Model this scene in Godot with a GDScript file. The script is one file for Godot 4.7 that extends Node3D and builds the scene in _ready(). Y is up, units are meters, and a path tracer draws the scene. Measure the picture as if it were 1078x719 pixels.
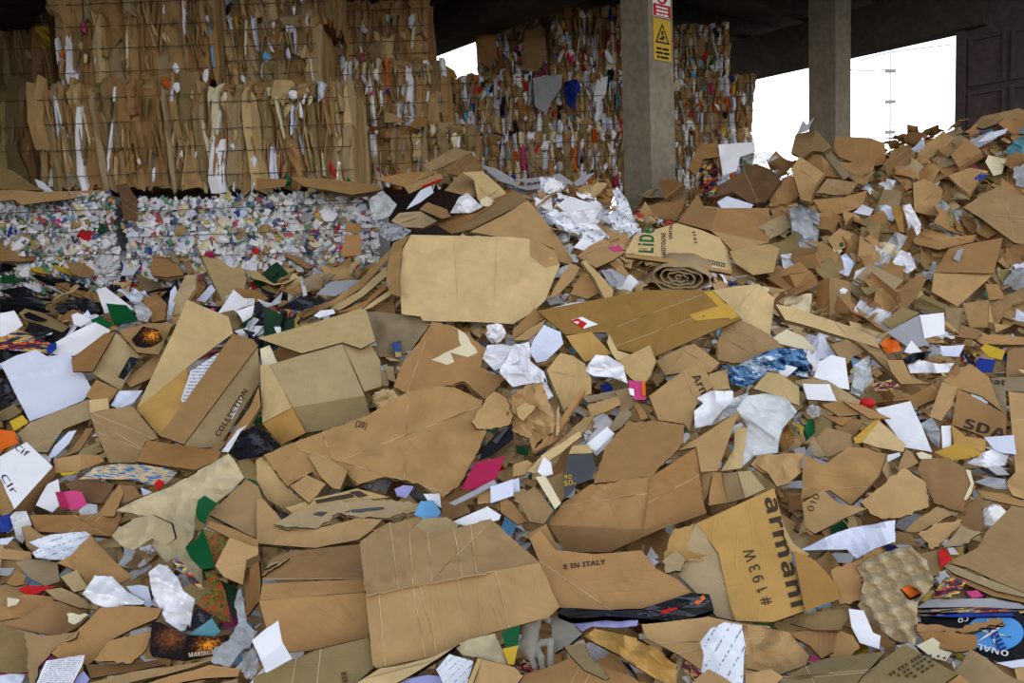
extends Node3D
# A shed full of waste paper: baled stacks at the back, a loose heap of cartons and paper in front, daylight from the open side.

const FOCAL := 880.0          # pixels, in the 1078 x 719 frame
const EYE := Vector3(0, 1.75, 0)
var cam_basis := Basis.from_euler(Vector3(deg_to_rad(-5.7), 0, deg_to_rad(-2.2)))
var M := {}
var used := {}
var rng := RandomNumberGenerator.new()
var wob := FastNoiseLite.new()
var crumple := FastNoiseLite.new()
var traced: Array[PackedVector2Array] = []
var serial := 0
var mother := {}
var font := SystemFont.new()
var pen_font := SystemFont.new()

# building axes on plan, measured from the signed concrete column
const HUB := Vector3(1.70, 0, -10.0)
const AX := Vector3(-0.63, 0, -0.777)   # away to the far left
const BX := Vector3(0.777, 0, -0.63)    # away to the far right

const CATEGORY := {
	"cardboard_sheet": "cardboard", "cardboard_scrap": "cardboard", "cardboard_strip": "cardboard", "flat_board": "cardboard", "flattened_carton": "carton", "carton": "carton",
	"paper_sheet": "paper", "crumpled_paper": "paper", "wrapping_paper": "paper", "paper_bag": "paper bag", "magazine": "magazine", "leaflet": "leaflet", "booklet": "booklet",
	"plastic_film": "plastic film", "plastic_bag": "plastic bag", "poster": "poster", "card": "card", "package": "package", "folder": "folder", "envelope": "envelope", "ribbon": "strap",
	"board_stack": "cardboard", "newspaper": "newspaper", "foam_sheet": "foam", "dish": "dish", "bottle_cap": "cap", "egg_tray": "egg tray", "work_glove": "glove", "jar": "jar", "cardboard_roll": "cardboard", "paper_ball": "paper",
}
const GROUPS := {
	"cardboard_sheet": "loose cardboard sheets in the heap", "cardboard_scrap": "torn cardboard pieces in the heap", "cardboard_strip": "cardboard strips in the heap", "flattened_carton": "flattened cartons in the heap",
	"carton": "cartons in the heap", "paper_sheet": "loose paper sheets in the heap", "crumpled_paper": "crumpled papers in the heap", "magazine": "magazines in the heap", "plastic_film": "plastic films in the heap",
	"leaflet": "leaflets in the heap", "package": "printed packages in the heap", "ribbon": "packing straps in the heap", "newspaper": "newspapers in the heap", "foam_sheet": "foam sheets in the heap", "card": "white cards in the heap", "folder": "folders in the heap", "flat_board": "flattened boards between the bale layers",
}

# ---------------------------------------------------------------- naming
func numbered(called: String) -> String:
	var n: int = used.get(called, 0)
	used[called] = n + 1
	return called if n == 0 else "%s_%03d" % [called, n]

func tag(o: Node, label: String, category: String, group := "", kind := "") -> void:
	if label: o.set_meta("label", label)
	if category: o.set_meta("category", category)
	if group: o.set_meta("group", group)
	if kind: o.set_meta("kind", kind)

func mesh_node(m: Mesh, mat: Material, called: String, parent: Node) -> MeshInstance3D:
	var o := MeshInstance3D.new()
	o.mesh = m
	if mat: o.material_override = mat
	o.name = called
	parent.add_child(o, true)
	return o

func structure(m: Mesh, mat: Material, called: String, where: Vector3, turn := 0.0, parent: Node = null) -> MeshInstance3D:
	var o := mesh_node(m, mat, called if parent else numbered(called), parent if parent else self)
	o.position = where
	o.rotation.y = turn
	if not parent: o.set_meta("kind", "structure")
	return o

# ---------------------------------------------------------------- camera geometry
const X0 := [0.0, 270.0, 540.0, 808.0]
const Y0 := [0.0, 60.0, 219.0, 379.0, 539.0]
const CROPS := {100: Vector2(0, 240), 101: Vector2(718, 479), 102: Vector2(718, 240), 103: Vector2(0, 479), 104: Vector2(360, 0), 105: Vector2(718, 0), 106: Vector2(360, 240), 107: Vector2(360, 479)}

func px(tile: int, x: float, y: float) -> Vector2:   # a reading on one of my enlargements, as a point of the 1078 x 719 frame
	if tile == 0: return Vector2(x, y)
	if tile >= 100:
		var c: Vector2 = CROPS[tile]
		return c + Vector2(x, y) / 2.994
	return Vector2(X0[tile % 10] + x / 3.993, Y0[tile / 10] + y / 3.993)

func pxs(tile: int, flat: Array) -> PackedVector2Array:
	var out := PackedVector2Array()
	for i in range(0, flat.size(), 2): out.append(px(tile, flat[i], flat[i + 1]))
	return out

func ray(p: Vector2) -> Vector3:   # depth 1 along the viewing axis
	return cam_basis * Vector3((p.x - 539.0) / FOCAL, (359.5 - p.y) / FOCAL, -1.0)

func to_pixel(w: Vector3) -> Vector2:
	var l := cam_basis.transposed() * (w - EYE)
	if l.z > -0.1: return Vector2(-9999, -9999)
	return Vector2(539.0 + FOCAL * l.x / -l.z, 359.5 - FOCAL * l.y / -l.z)

# ---------------------------------------------------------------- the heap's shape on plan: height by depth (rows) and across (columns)
const HX := [-7.0, -4.0, -2.5, -1.0, 0.0, 1.0, 2.5, 4.0, 6.5]
const HZ := [1.6, 2.4, 3.2, 4.0, 5.0, 6.0, 7.0, 8.0, 9.0, 10.0, 11.0, 12.0]
const HH := [
	[0.0, 0.0, 0.0, 0.0, 0.0, 0.0, 0.0, 0.0, 0.0],
	[0.0, 0.0, 0.0, 0.0, 0.0, 0.0, 0.0, 0.0, 0.0],
	[0.16, 0.16, 0.16, 0.16, 0.15, 0.15, 0.15, 0.12, 0.1],
	[0.5, 0.5, 0.48, 0.5, 0.5, 0.47, 0.42, 0.36, 0.3],
	[1.0, 0.98, 0.95, 1.02, 1.05, 1.0, 0.86, 0.7, 0.6],
	[1.5, 1.48, 1.45, 1.5, 1.57, 1.55, 1.3, 0.95, 0.85],
	[1.62, 1.6, 1.58, 1.8, 2.05, 2.0, 1.3, 1.05, 1.3],
	[1.3, 1.25, 1.25, 1.75, 2.42, 2.3, 1.75, 1.9, 2.3],
	[0.8, 0.8, 0.8, 1.2, 2.1, 2.1, 2.4, 2.75, 3.1],
	[0.4, 0.4, 0.4, 0.7, 1.4, 1.8, 2.6, 2.95, 3.2],
	[0.2, 0.2, 0.2, 0.3, 0.6, 1.0, 1.6, 1.8, 2.0],
	[0.0, 0.0, 0.0, 0.0, 0.0, 0.2, 0.6, 0.6, 0.6],
]
func heap_height(x: float, depth: float) -> float:
	var i := 0
	while i < HX.size() - 2 and x > HX[i + 1]: i += 1
	var j := 0
	while j < HZ.size() - 2 and depth > HZ[j + 1]: j += 1
	var u := clampf((x - HX[i]) / (HX[i + 1] - HX[i]), 0, 1)
	var v := clampf((depth - HZ[j]) / (HZ[j + 1] - HZ[j]), 0, 1)
	return lerpf(lerpf(HH[j][i], HH[j][i + 1], u), lerpf(HH[j + 1][i], HH[j + 1][i + 1], u), v)

func heap_normal(p: Vector3) -> Vector3:
	var e := 0.25
	var dx := heap_height(p.x + e, -p.z) - heap_height(p.x - e, -p.z)
	var dz := heap_height(p.x, -p.z - e) - heap_height(p.x, -p.z + e)
	return Vector3(-dx, 2 * e, -dz).normalized()

func heap_hit(p: Vector2) -> Vector3:
	var r := ray(p)
	var t := 1.4
	while t < 12.0:
		var w := EYE + r * t
		if w.y <= heap_height(w.x, -w.z): return w
		t += 0.02
	return EYE + r * 9.0

# ---------------------------------------------------------------- sheets: a bent polygon with thickness
func roughen(poly: PackedVector2Array, amount: float, step: float, s: float) -> PackedVector2Array:
	var out := PackedVector2Array()
	for i in poly.size():
		var a := poly[i]
		var b := poly[(i + 1) % poly.size()]
		var n := maxi(1, int(a.distance_to(b) / step))
		var side := (b - a).normalized().orthogonal()
		for k in n:
			var q := a.lerp(b, float(k) / n)
			var j := wob.get_noise_2d(q.x * 900.0 + s * 37.0, q.y * 900.0 - s * 11.0) * 0.5 + wob.get_noise_2d(q.x * 5200.0 + s * 5.0, q.y * 5200.0 + s * 3.0) * 1.1
			out.append(q + side * amount * j * (0.4 if k == 0 else 1.0))
	return out

func sheet_mesh(poly: PackedVector2Array, f: Callable, thick: float, cell: float, facing: Vector3, uv_shift: Vector2, uv_turn: float, fit: bool, faceted := false, cuts := []) -> ArrayMesh:
	var lo := poly[0]
	var hi := poly[0]
	for q in poly:
		lo = lo.min(q)
		hi = hi.max(q)
	var V := PackedVector3Array()
	var N := PackedVector3Array()
	var T := PackedVector2Array()
	var E := 0.004
	var seen := {}
	var nx := maxi(1, ceili((hi.x - lo.x) / cell))
	var ny := maxi(1, ceili((hi.y - lo.y) / cell))
	# folds are crisp: the outline is cut along each, and each side keeps its own slope up to the cut
	var pieces: Array = [poly]
	for cut in cuts:
		var along := (cut[1] as Vector2).orthogonal() * 20.0
		var half := PackedVector2Array([cut[0] - along, cut[0] + along, cut[0] + along + cut[1] * 20.0, cut[0] - along + cut[1] * 20.0])
		var next := []
		for pc in pieces:
			next.append_array(Geometry2D.intersect_polygons(pc, half))
			next.append_array(Geometry2D.clip_polygons(pc, half))
		pieces = next
	var look := func(q: Vector2, mid: Vector2, id: int) -> Array:
		var key := Vector3i(roundi(q.x * 20000), roundi(q.y * 20000), id)
		if seen.has(key): return seen[key]
		var p: Vector3 = f.call(q)
		var qi := q + (mid - q).normalized() * 0.006 if id else q
		var pi: Vector3 = f.call(qi)
		var n: Vector3 = ((f.call(qi + Vector2(E, 0)) as Vector3) - pi).cross((f.call(qi + Vector2(0, E)) as Vector3) - pi).normalized()
		if n.dot(facing) < 0: n = -n
		var t: Vector2
		if fit: t = Vector2((q.x - lo.x) / (hi.x - lo.x), 1.0 - (q.y - lo.y) / (hi.y - lo.y))
		else: t = q.rotated(uv_turn) + uv_shift
		var r := [p, n, t]
		seen[key] = r
		return r
	var id := 0
	for piece in pieces:
		id += 1
		var mid := Vector2.ZERO
		for q in piece: mid += q
		mid /= piece.size()
		if pieces.size() == 1: id = 0
		var plo: Vector2 = piece[0]
		var phi: Vector2 = piece[0]
		for q in piece:
			plo = plo.min(q)
			phi = phi.max(q)
		for ix in nx:
			for iy in ny:
				if lo.x + (ix + 1) * cell < plo.x or lo.x + ix * cell > phi.x or lo.y + (iy + 1) * cell < plo.y or lo.y + iy * cell > phi.y: continue
				var a := lo + Vector2(ix, iy) * cell
				var bits := Geometry2D.intersect_polygons(piece, PackedVector2Array([a, a + Vector2(cell, 0), a + Vector2(cell, cell), a + Vector2(0, cell)]))
				for bit in bits:
					var idx := Geometry2D.triangulate_polygon(bit)
					for k in range(0, idx.size(), 3):
						var A: Array = look.call(bit[idx[k]], mid, id)
						var B: Array = look.call(bit[idx[k + 1]], mid, id)
						var C: Array = look.call(bit[idx[k + 2]], mid, id)
						if ((B[0] - A[0]) as Vector3).cross(C[0] - A[0]).dot(facing) > 0:
							var s := B
							B = C
							C = s
						var flat_n := ((C[0] - A[0]) as Vector3).cross(B[0] - A[0]).normalized()
						for W in [A, B, C]:
							V.append(W[0])
							N.append(flat_n if faceted else W[1])
							T.append(W[2])
						for W in [A, C, B]:
							V.append(W[0] - W[1] * thick)
							N.append(-flat_n if faceted else -W[1])
							T.append(W[2])
	var faces := V.size()
	var ccw := not Geometry2D.is_polygon_clockwise(poly)
	for i in poly.size():
		var A: Array = look.call(poly[i], Vector2.ZERO, 0)
		var B: Array = look.call(poly[(i + 1) % poly.size()], Vector2.ZERO, 0)
		var out: Vector3 = ((B[0] - A[0]) as Vector3).cross(A[1]).normalized()
		if not ccw: out = -out
		var a2: Vector3 = A[0] - A[1] * thick
		var b2: Vector3 = B[0] - B[1] * thick
		for W in [[A[0], A[2]], [B[0], B[2]], [b2, B[2]], [A[0], A[2]], [b2, B[2]], [a2, A[2]]]:
			V.append(W[0])
			N.append(out)
			T.append(W[1])
	var m := ArrayMesh.new()
	var arr := []
	arr.resize(Mesh.ARRAY_MAX)
	for part in [[0, faces], [faces, V.size()]]:   # the two faces, then the cut edge
		if part[1] <= part[0]: continue
		arr[Mesh.ARRAY_VERTEX] = V.slice(part[0], part[1])
		arr[Mesh.ARRAY_NORMAL] = N.slice(part[0], part[1])
		arr[Mesh.ARRAY_TEX_UV] = T.slice(part[0], part[1])
		m.add_surface_from_arrays(Mesh.PRIMITIVE_TRIANGLES, arr)
	return m

# how far a sheet stands out of its plane at (u, v)
func relief(q: Vector2, o: Dictionary, s: float) -> float:
	var d := 0.0
	if o.has("bend"):   # [metres out at 0.5 m from the middle, direction in degrees]
		var c := Vector2.from_angle(deg_to_rad(o.bend[1])).dot(q)
		d += o.bend[0] * c * c * 4.0
	for k in o.get("folds_uv", []):
		d += k[2] * maxf(0.0, (q - (k[0] as Vector2)).dot(k[1]))
	var w: float = o.get("wave", 0.010)
	d += w * wob.get_noise_2d(q.x * 260.0 + s * 91.0, q.y * 260.0 + s * 17.0) * 2.0
	var cr: float = o.get("crease", 0.0035)
	if cr > 0.0:
		var n3 := crumple.get_noise_2d(q.x * 170.0 + s * 41.0, q.y * 170.0 + s * 67.0)
		var n4 := crumple.get_noise_2d(q.x * 420.0 - s * 13.0, q.y * 260.0 + s * 19.0)
		d += cr * (maxf(0.0, 1.0 - absf(n3) * 9.0) + 0.5 * maxf(0.0, 1.0 - absf(n4) * 7.0)) + cr * 0.8 * n4
	if o.has("crush"):
		var n := crumple.get_noise_2d(q.x * 330.0 + s * 53.0, q.y * 330.0 - s * 29.0)
		var n2 := crumple.get_noise_2d(q.x * 800.0 - s * 23.0, q.y * 800.0 + s * 7.0)
		d += o.crush * (1.0 - 2.0 * absf(n) * 1.2) + o.crush * 0.35 * (1.0 - 2.0 * absf(n2) * 1.2)
	if o.has("cups"):   # moulded cups and pegs on a grid
		var t: float = TAU / o.cups
		var qq := q.rotated(o.get("cups_turn", 0.0))
		var wv := sin(qq.x * t) * sin(qq.y * t)
		d += 0.032 * signf(wv) * pow(absf(wv), 0.6) + 0.03 * wob.get_noise_2d(q.x * 400.0, q.y * 400.0)
	return d

# a thing's own frame: where it lies and how it is turned
func lay(points: PackedVector2Array, o: Dictionary) -> Dictionary:
	var c := Vector2.ZERO
	for q in points: c += q
	c /= points.size()
	var anchor: Vector3
	var up: Vector3
	var look := -ray(c).normalized()
	if o.has("d"):
		anchor = EYE + ray(c) * o.d
		up = Vector3.UP * 0.5
	else:
		anchor = heap_hit(c)
		up = heap_normal(anchor)
	anchor += look * o.get("l", 0.07)
	var t: Array = o.get("t", [rng.randf_range(-0.22, 0.22), rng.randf_range(-0.12, 0.2)])
	var n: Vector3 = (up + look * o.get("f", 0.55) + cam_basis.x * t[0] + cam_basis.y * t[1]).normalized()
	if n.dot(look) < 0.42: n = (n + look * (0.45 - n.dot(look)) * 1.6).normalized()
	return plane(anchor, n)

func plane(anchor: Vector3, n: Vector3) -> Dictionary:
	var e1 := (cam_basis.x - n * n.dot(cam_basis.x)).normalized()
	return {"o": anchor, "n": n, "e1": e1, "e2": n.cross(e1)}

func drop(p: Vector2, P: Dictionary) -> Vector2:   # a point of the frame onto the plane, in the plane's metres
	var r := ray(p)
	var t: float = (P.o - EYE).dot(P.n) / r.dot(P.n)
	var w: Vector3 = EYE + r * t - P.o
	return Vector2(w.dot(P.e1), w.dot(P.e2))

func surface_of(P: Dictionary, o: Dictionary, s: float, origin: Vector3) -> Callable:
	return func(q: Vector2) -> Vector3:
		var w: Vector3 = P.o + P.e1 * q.x + P.e2 * q.y
		return w - (w - EYE).normalized() * relief(q, o, s) - origin

func panel(tile: int, flat: Array, mat: String, called: String, parent: Node, P: Dictionary, o: Dictionary, origin: Vector3) -> MeshInstance3D:
	serial += 1
	var s: float = o.get("seed", float(serial))
	var pts := pxs(tile, flat)
	traced.append(pts)
	var poly := PackedVector2Array()
	for q in pts: poly.append(drop(q, P))
	var box := Rect2(poly[0], Vector2.ZERO)
	for q in poly: box = box.expand(q)
	var size := maxf(box.size.x, box.size.y)
	if o.has("folds"):
		var list := []
		for k in o.folds:
			var a := drop(px(tile, k[0], k[1]), P)
			var b := drop(px(tile, k[2], k[3]), P)
			list.append([a, (b - a).normalized().orthogonal(), k[4]])
		o.folds_uv = list
	poly = roughen(poly, o.get("tear", 0.003), 0.016 if o.get("tear", 0.003) > 0.005 else 0.06, s)
	if o.has("crush"): o.crush *= clampf(size / 0.35, 0.35, 1.3)
	var cell: float = o.get("cell", clampf(size / 20.0, 0.018, 0.045))
	if o.has("crush") and not o.has("cell"): cell = clampf(size / 18.0, 0.014, 0.045)
	var fit: bool = o.get("fit", mat.begins_with("pr_"))
	var f := surface_of(P, o, s, origin)
	var m := sheet_mesh(poly, f, o.get("thick", 0.007 if mat.begins_with("k") else 0.0025), cell, P.n, Vector2(fmod(s * 0.377, 1.0), fmod(s * 0.713, 1.0)), o.get("turn", fmod(s * 1.9, 6.28)), fit, (o.has("crush") and o.crush > 0.012) or o.has("cups"), [] if o.has("crush") else o.get("folds_uv", []))
	var face_mat: Material = M[mat]
	var kraft := mat.length() == 2 and mat[0] == "k"
	if kraft: face_mat = M["%s_%d" % [mat, o.get("variant", serial % 4)]]
	for i in m.get_surface_count(): m.surface_set_material(i, M.edge if kraft and i == 1 else face_mat)
	var node := mesh_node(m, null, called, parent)
	if kraft and size > 0.35 and called != "back_layer" and not o.has("crush"):   # the board is rubbed pale along its folds
		for k in o.get("folds_uv", []):
			var dir := (k[1] as Vector2).orthogonal()
			for line in Geometry2D.intersect_polyline_with_polygon(PackedVector2Array([k[0] - dir * 3.0, k[0] + dir * 3.0]), poly):
				if line.size() < 2 or line[0].distance_to(line[-1]) < 0.08: continue
				var strip := PackedVector2Array()
				var n := maxi(3, int(line[0].distance_to(line[-1]) / 0.03))
				for i in n + 1: strip.append(line[0].lerp(line[-1], float(i) / n) + k[1] * (0.0008 + 0.0016 * absf(wob.get_noise_2d(i * 90.0, s * 77.0))))
				for i in n + 1: strip.append(line[0].lerp(line[-1], float(n - i) / n) - k[1] * (0.0008 + 0.0016 * absf(wob.get_noise_2d(i * 80.0 + 500.0, s * 55.0))))
				var lifted := func(q: Vector2) -> Vector3: return (f.call(q) as Vector3) + P.n * 0.0015
				mesh_node(sheet_mesh(strip, lifted, 0.001, 0.2, P.n, Vector2.ZERO, 0.0, false), M.rubbed, "worn_crease", node if parent == self else parent)
	mother = {"P": P, "o": o, "s": s, "origin": origin, "node": node, "tile": tile}
	return node

var neighbours := []   # [where, short phrase] of every piece placed by hand, to say what a small scrap lies beside
func kinds(o: Node, called: String, label: String) -> void:
	var short := label
	for cut in [" beside ", " under ", " in ", " on ", " lying ", " at ", " left ", " right ", " below ", " above ", " behind ", " next ", " before ", " of the ", " across ", " along ", " against ", " leaning ", " standing ", " between ", " over ", " sticking ", " hanging ", " spread ", " sloping ", " draped "]:
		var k := short.find(cut)
		if k > 8: short = short.substr(0, k)
	if short.split(" ").size() >= 2: neighbours.append([(o as Node3D).position, short])
	tag(o, label, CATEGORY.get(called, "cardboard"), GROUPS.get(called, ""))

func S(tile: int, mat: String, called: String, label: String, flat: Array, o := {}) -> MeshInstance3D:
	var P := lay(pxs(tile, flat), o)
	var kraft := mat.length() == 2 and mat[0] == "k"
	var box := Rect2(drop(px(tile, flat[0], flat[1]), P), Vector2.ZERO)
	for i in range(0, flat.size(), 2): box = box.expand(drop(px(tile, flat[i], flat[i + 1]), P))
	var size := maxf(box.size.x, box.size.y)
	if kraft and size > 0.28 and not o.has("folds") and not o.has("crush"):
		var turn := rng.randf_range(0, PI)
		var list := []
		for i in rng.randi_range(1, 3):
			list.append([box.get_center() + Vector2(rng.randf_range(-0.3, 0.3) * box.size.x, rng.randf_range(-0.3, 0.3) * box.size.y), Vector2.from_angle(turn + (PI / 2 if rng.randf() < 0.3 else 0.0) + rng.randf_range(-0.15, 0.15)), rng.randf_range(0.08, 0.26) * (1.0 if rng.randf() < 0.5 else -1.0)])
		o.folds_uv = list
		if not o.has("bend"): o.bend = [rng.randf_range(-0.12, 0.18), rng.randf_range(0, 180)]
	o.seed = float(serial + 1)
	var node := panel(tile, flat, mat, numbered(called), self, P, o, P.o)
	node.position = P.o
	kinds(node, called, label)
	if kraft and size > 0.3 and not o.has("crush") and not o.has("d"):   # double-walled or folded over: a second layer peeps out
		var keep := mother
		var o2 := o.duplicate()
		o2.erase("folds")
		var P2 := P.duplicate()
		P2.o = P.o - P.n * rng.randf_range(0.018, 0.035)
		var k := 3.993 if tile < 100 else 2.994
		var by := Vector2(rng.randf_range(-2.0, 2.0), rng.randf_range(0.8, 2.6)) * (k if tile else 1.0)
		var low := []
		for i in range(0, flat.size(), 2): low.append_array([flat[i] + by.x, flat[i + 1] + by.y])
		panel(tile, low, mat, "back_layer", node, P2, o2, P.o)
		mother = keep
	return node

# a thing of several panels; each panel's first three corners stand dd metres towards the viewer out of the thing's own plane
func B(tile: int, called: String, label: String, panels: Array, o := {}) -> Node3D:
	var all := PackedVector2Array()
	for p in panels: all.append_array(pxs(tile, p[2]))
	var P := lay(all, o)
	var root := Node3D.new()
	root.name = numbered(called)
	add_child(root)
	root.position = P.o
	kinds(root, called, label)
	for p in panels:
		var dd: Array = p[3] if p.size() > 3 else [0, 0, 0]
		var po: Dictionary = p[4] if p.size() > 4 else {}
		if not po.has("tear"): po.tear = 0.0012
		if not po.has("wave"): po.wave = 0.005
		var c := []
		for i in 3:
			var q := px(tile, p[2][2 * i], p[2][2 * i + 1])
			var uv := drop(q, P)
			var w: Vector3 = P.o + P.e1 * uv.x + P.e2 * uv.y
			c.append(w - ray(q).normalized() * dd[i])
		var n: Vector3 = ((c[1] - c[0]) as Vector3).cross(c[2] - c[0]).normalized()
		var look := -ray(px(tile, p[2][0], p[2][1])).normalized()
		if n.dot(look) < 0: n = -n
		if n.dot(look) < 0.2: n = (n + look * 0.25).normalized()
		panel(tile, p[2], p[1], p[0], root, plane(c[0], n), po, P.o)
		for w in po.get("patches", []): patch(w[0], w[1], w[2])
		for w in po.get("write", []): write(w[0], w[1], w[2], w[3], w[4], w[5], w[6], w[7] if w.size() > 7 else "printed_lettering")
	return root

# lettering that lies on the panel made last: from (x, y) along (dx, dy), cap height h, all as read on the enlargement
func write(text: String, x: float, y: float, dx: float, dy: float, h: float, mat: String, called := "printed_lettering", stand := 0.0025, sides := 1.0) -> void:
	var tm := TextMesh.new()
	tm.font = pen_font if called == "handwriting" else font
	tm.text = text
	tm.font_size = 48
	tm.pixel_size = 0.01
	tm.depth = 0.02
	tm.curve_step = 3.0
	tm.horizontal_alignment = HORIZONTAL_ALIGNMENT_LEFT
	tm.vertical_alignment = VERTICAL_ALIGNMENT_BOTTOM
	var arr := tm.get_mesh_arrays()
	var V: PackedVector3Array = arr[Mesh.ARRAY_VERTEX]
	if V.is_empty(): return
	var lo := V[0]
	var hi := V[0]
	for v in V:
		lo = lo.min(v)
		hi = hi.max(v)
	var P: Dictionary = mother.P
	var f := surface_of(P, mother.o, mother.s, mother.origin)
	var along := Vector2(dx, dy)
	var rise := Vector2(dy, -dx).normalized() * h * sides
	var out := PackedVector3Array()
	for v in V:
		var gx := (v.x - lo.x) / (hi.x - lo.x)
		var gy := (v.y - lo.y) / (hi.y - lo.y)
		var q := Vector2(x, y) + along * gx + rise * gy
		var uv := drop(px(mother.tile, q.x, q.y), P)
		out.append((f.call(uv) as Vector3) + P.n * (stand + (0.001 if v.z > 0 else 0.0)))
	arr[Mesh.ARRAY_VERTEX] = out
	arr[Mesh.ARRAY_TANGENT] = null
	var m := ArrayMesh.new()
	m.add_surface_from_arrays(Mesh.PRIMITIVE_TRIANGLES, arr)
	mesh_node(m, M[mat], called, mother.node)

# a patch (tape, label, stain of print) stuck on the panel made last
func patch(mat: String, called: String, flat: Array, stand := 0.0025, tear := 0.002) -> void:
	var keep := mother
	var P: Dictionary = mother.P
	var poly := PackedVector2Array()
	for q in pxs(mother.tile, flat): poly.append(drop(q, P))
	poly = roughen(poly, tear, 0.04, float(serial))
	var inner := surface_of(P, mother.o, mother.s, mother.origin)
	var n: Vector3 = P.n
	var f := func(q: Vector2) -> Vector3: return (inner.call(q) as Vector3) + n * stand
	var m := sheet_mesh(poly, f, stand * 0.7, 0.06, n, Vector2.ZERO, 0.0, mat.begins_with("pr_"))
	mesh_node(m, M[mat], called, keep.node)

# ================================================================ the scene
func _ready() -> void:
	rng.seed = 20240
	wob.seed = 5
	wob.noise_type = FastNoiseLite.TYPE_SIMPLEX_SMOOTH
	wob.frequency = 0.01
	wob.fractal_octaves = 2
	crumple.seed = 9
	crumple.noise_type = FastNoiseLite.TYPE_SIMPLEX
	crumple.frequency = 0.01
	crumple.fractal_octaves = 1
	font.font_names = PackedStringArray(["Droid Sans"])
	font.font_weight = 700
	pen_font.font_names = PackedStringArray(["Droid Sans"])
	pen_font.font_weight = 400
	pen_font.font_italic = true

	var camera := Camera3D.new()
	camera.name = "camera"
	camera.fov = rad_to_deg(2.0 * atan(359.5 / FOCAL))
	camera.position = EYE
	camera.basis = cam_basis
	camera.far = 200.0
	add_child(camera)
	camera.current = true

	# overcast daylight: the same pale sky all round
	var air := ProceduralSkyMaterial.new()
	air.sky_top_color = Color(0.40, 0.44, 0.50)
	air.sky_horizon_color = Color(0.97, 0.97, 0.97)
	air.sky_curve = 0.4
	air.ground_horizon_color = Color(0.55, 0.54, 0.52)
	air.ground_bottom_color = Color(0.42, 0.41, 0.39)
	air.sky_energy_multiplier = 2.0
	air.ground_energy_multiplier = 1.0
	var sky := Sky.new()
	sky.sky_material = air
	var env := Environment.new()
	env.background_mode = Environment.BG_SKY
	env.sky = sky
	env.tonemap_mode = Environment.TONE_MAPPER_LINEAR
	env.tonemap_exposure = 0.66
	env.sdfgi_enabled = true
	env.ssao_enabled = true
	env.ssil_enabled = true
	var world := WorldEnvironment.new()
	world.name = "world"
	world.environment = env
	add_child(world)

	make_materials()
	build_shed()
	build_heap()
	build_bales()
	build_pieces_back()
	build_pieces_left()
	build_pieces_middle()
	build_pieces_right()
	build_pieces_front()
	build_specials()
	scatter()

# ================================================================ materials
func picture(w: int, h: int, f: Callable) -> ImageTexture:
	var im := Image.create(w, h, false, Image.FORMAT_RGB8)
	for y in h:
		for x in w: im.set_pixel(x, y, f.call(x, y))
	im.generate_mipmaps()
	return ImageTexture.create_from_image(im)

func flat_material(c: Color, rough := 0.85) -> StandardMaterial3D:
	var m := StandardMaterial3D.new()
	m.albedo_color = c
	m.roughness = rough
	m.metallic_specular = 0.3
	return m

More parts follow.
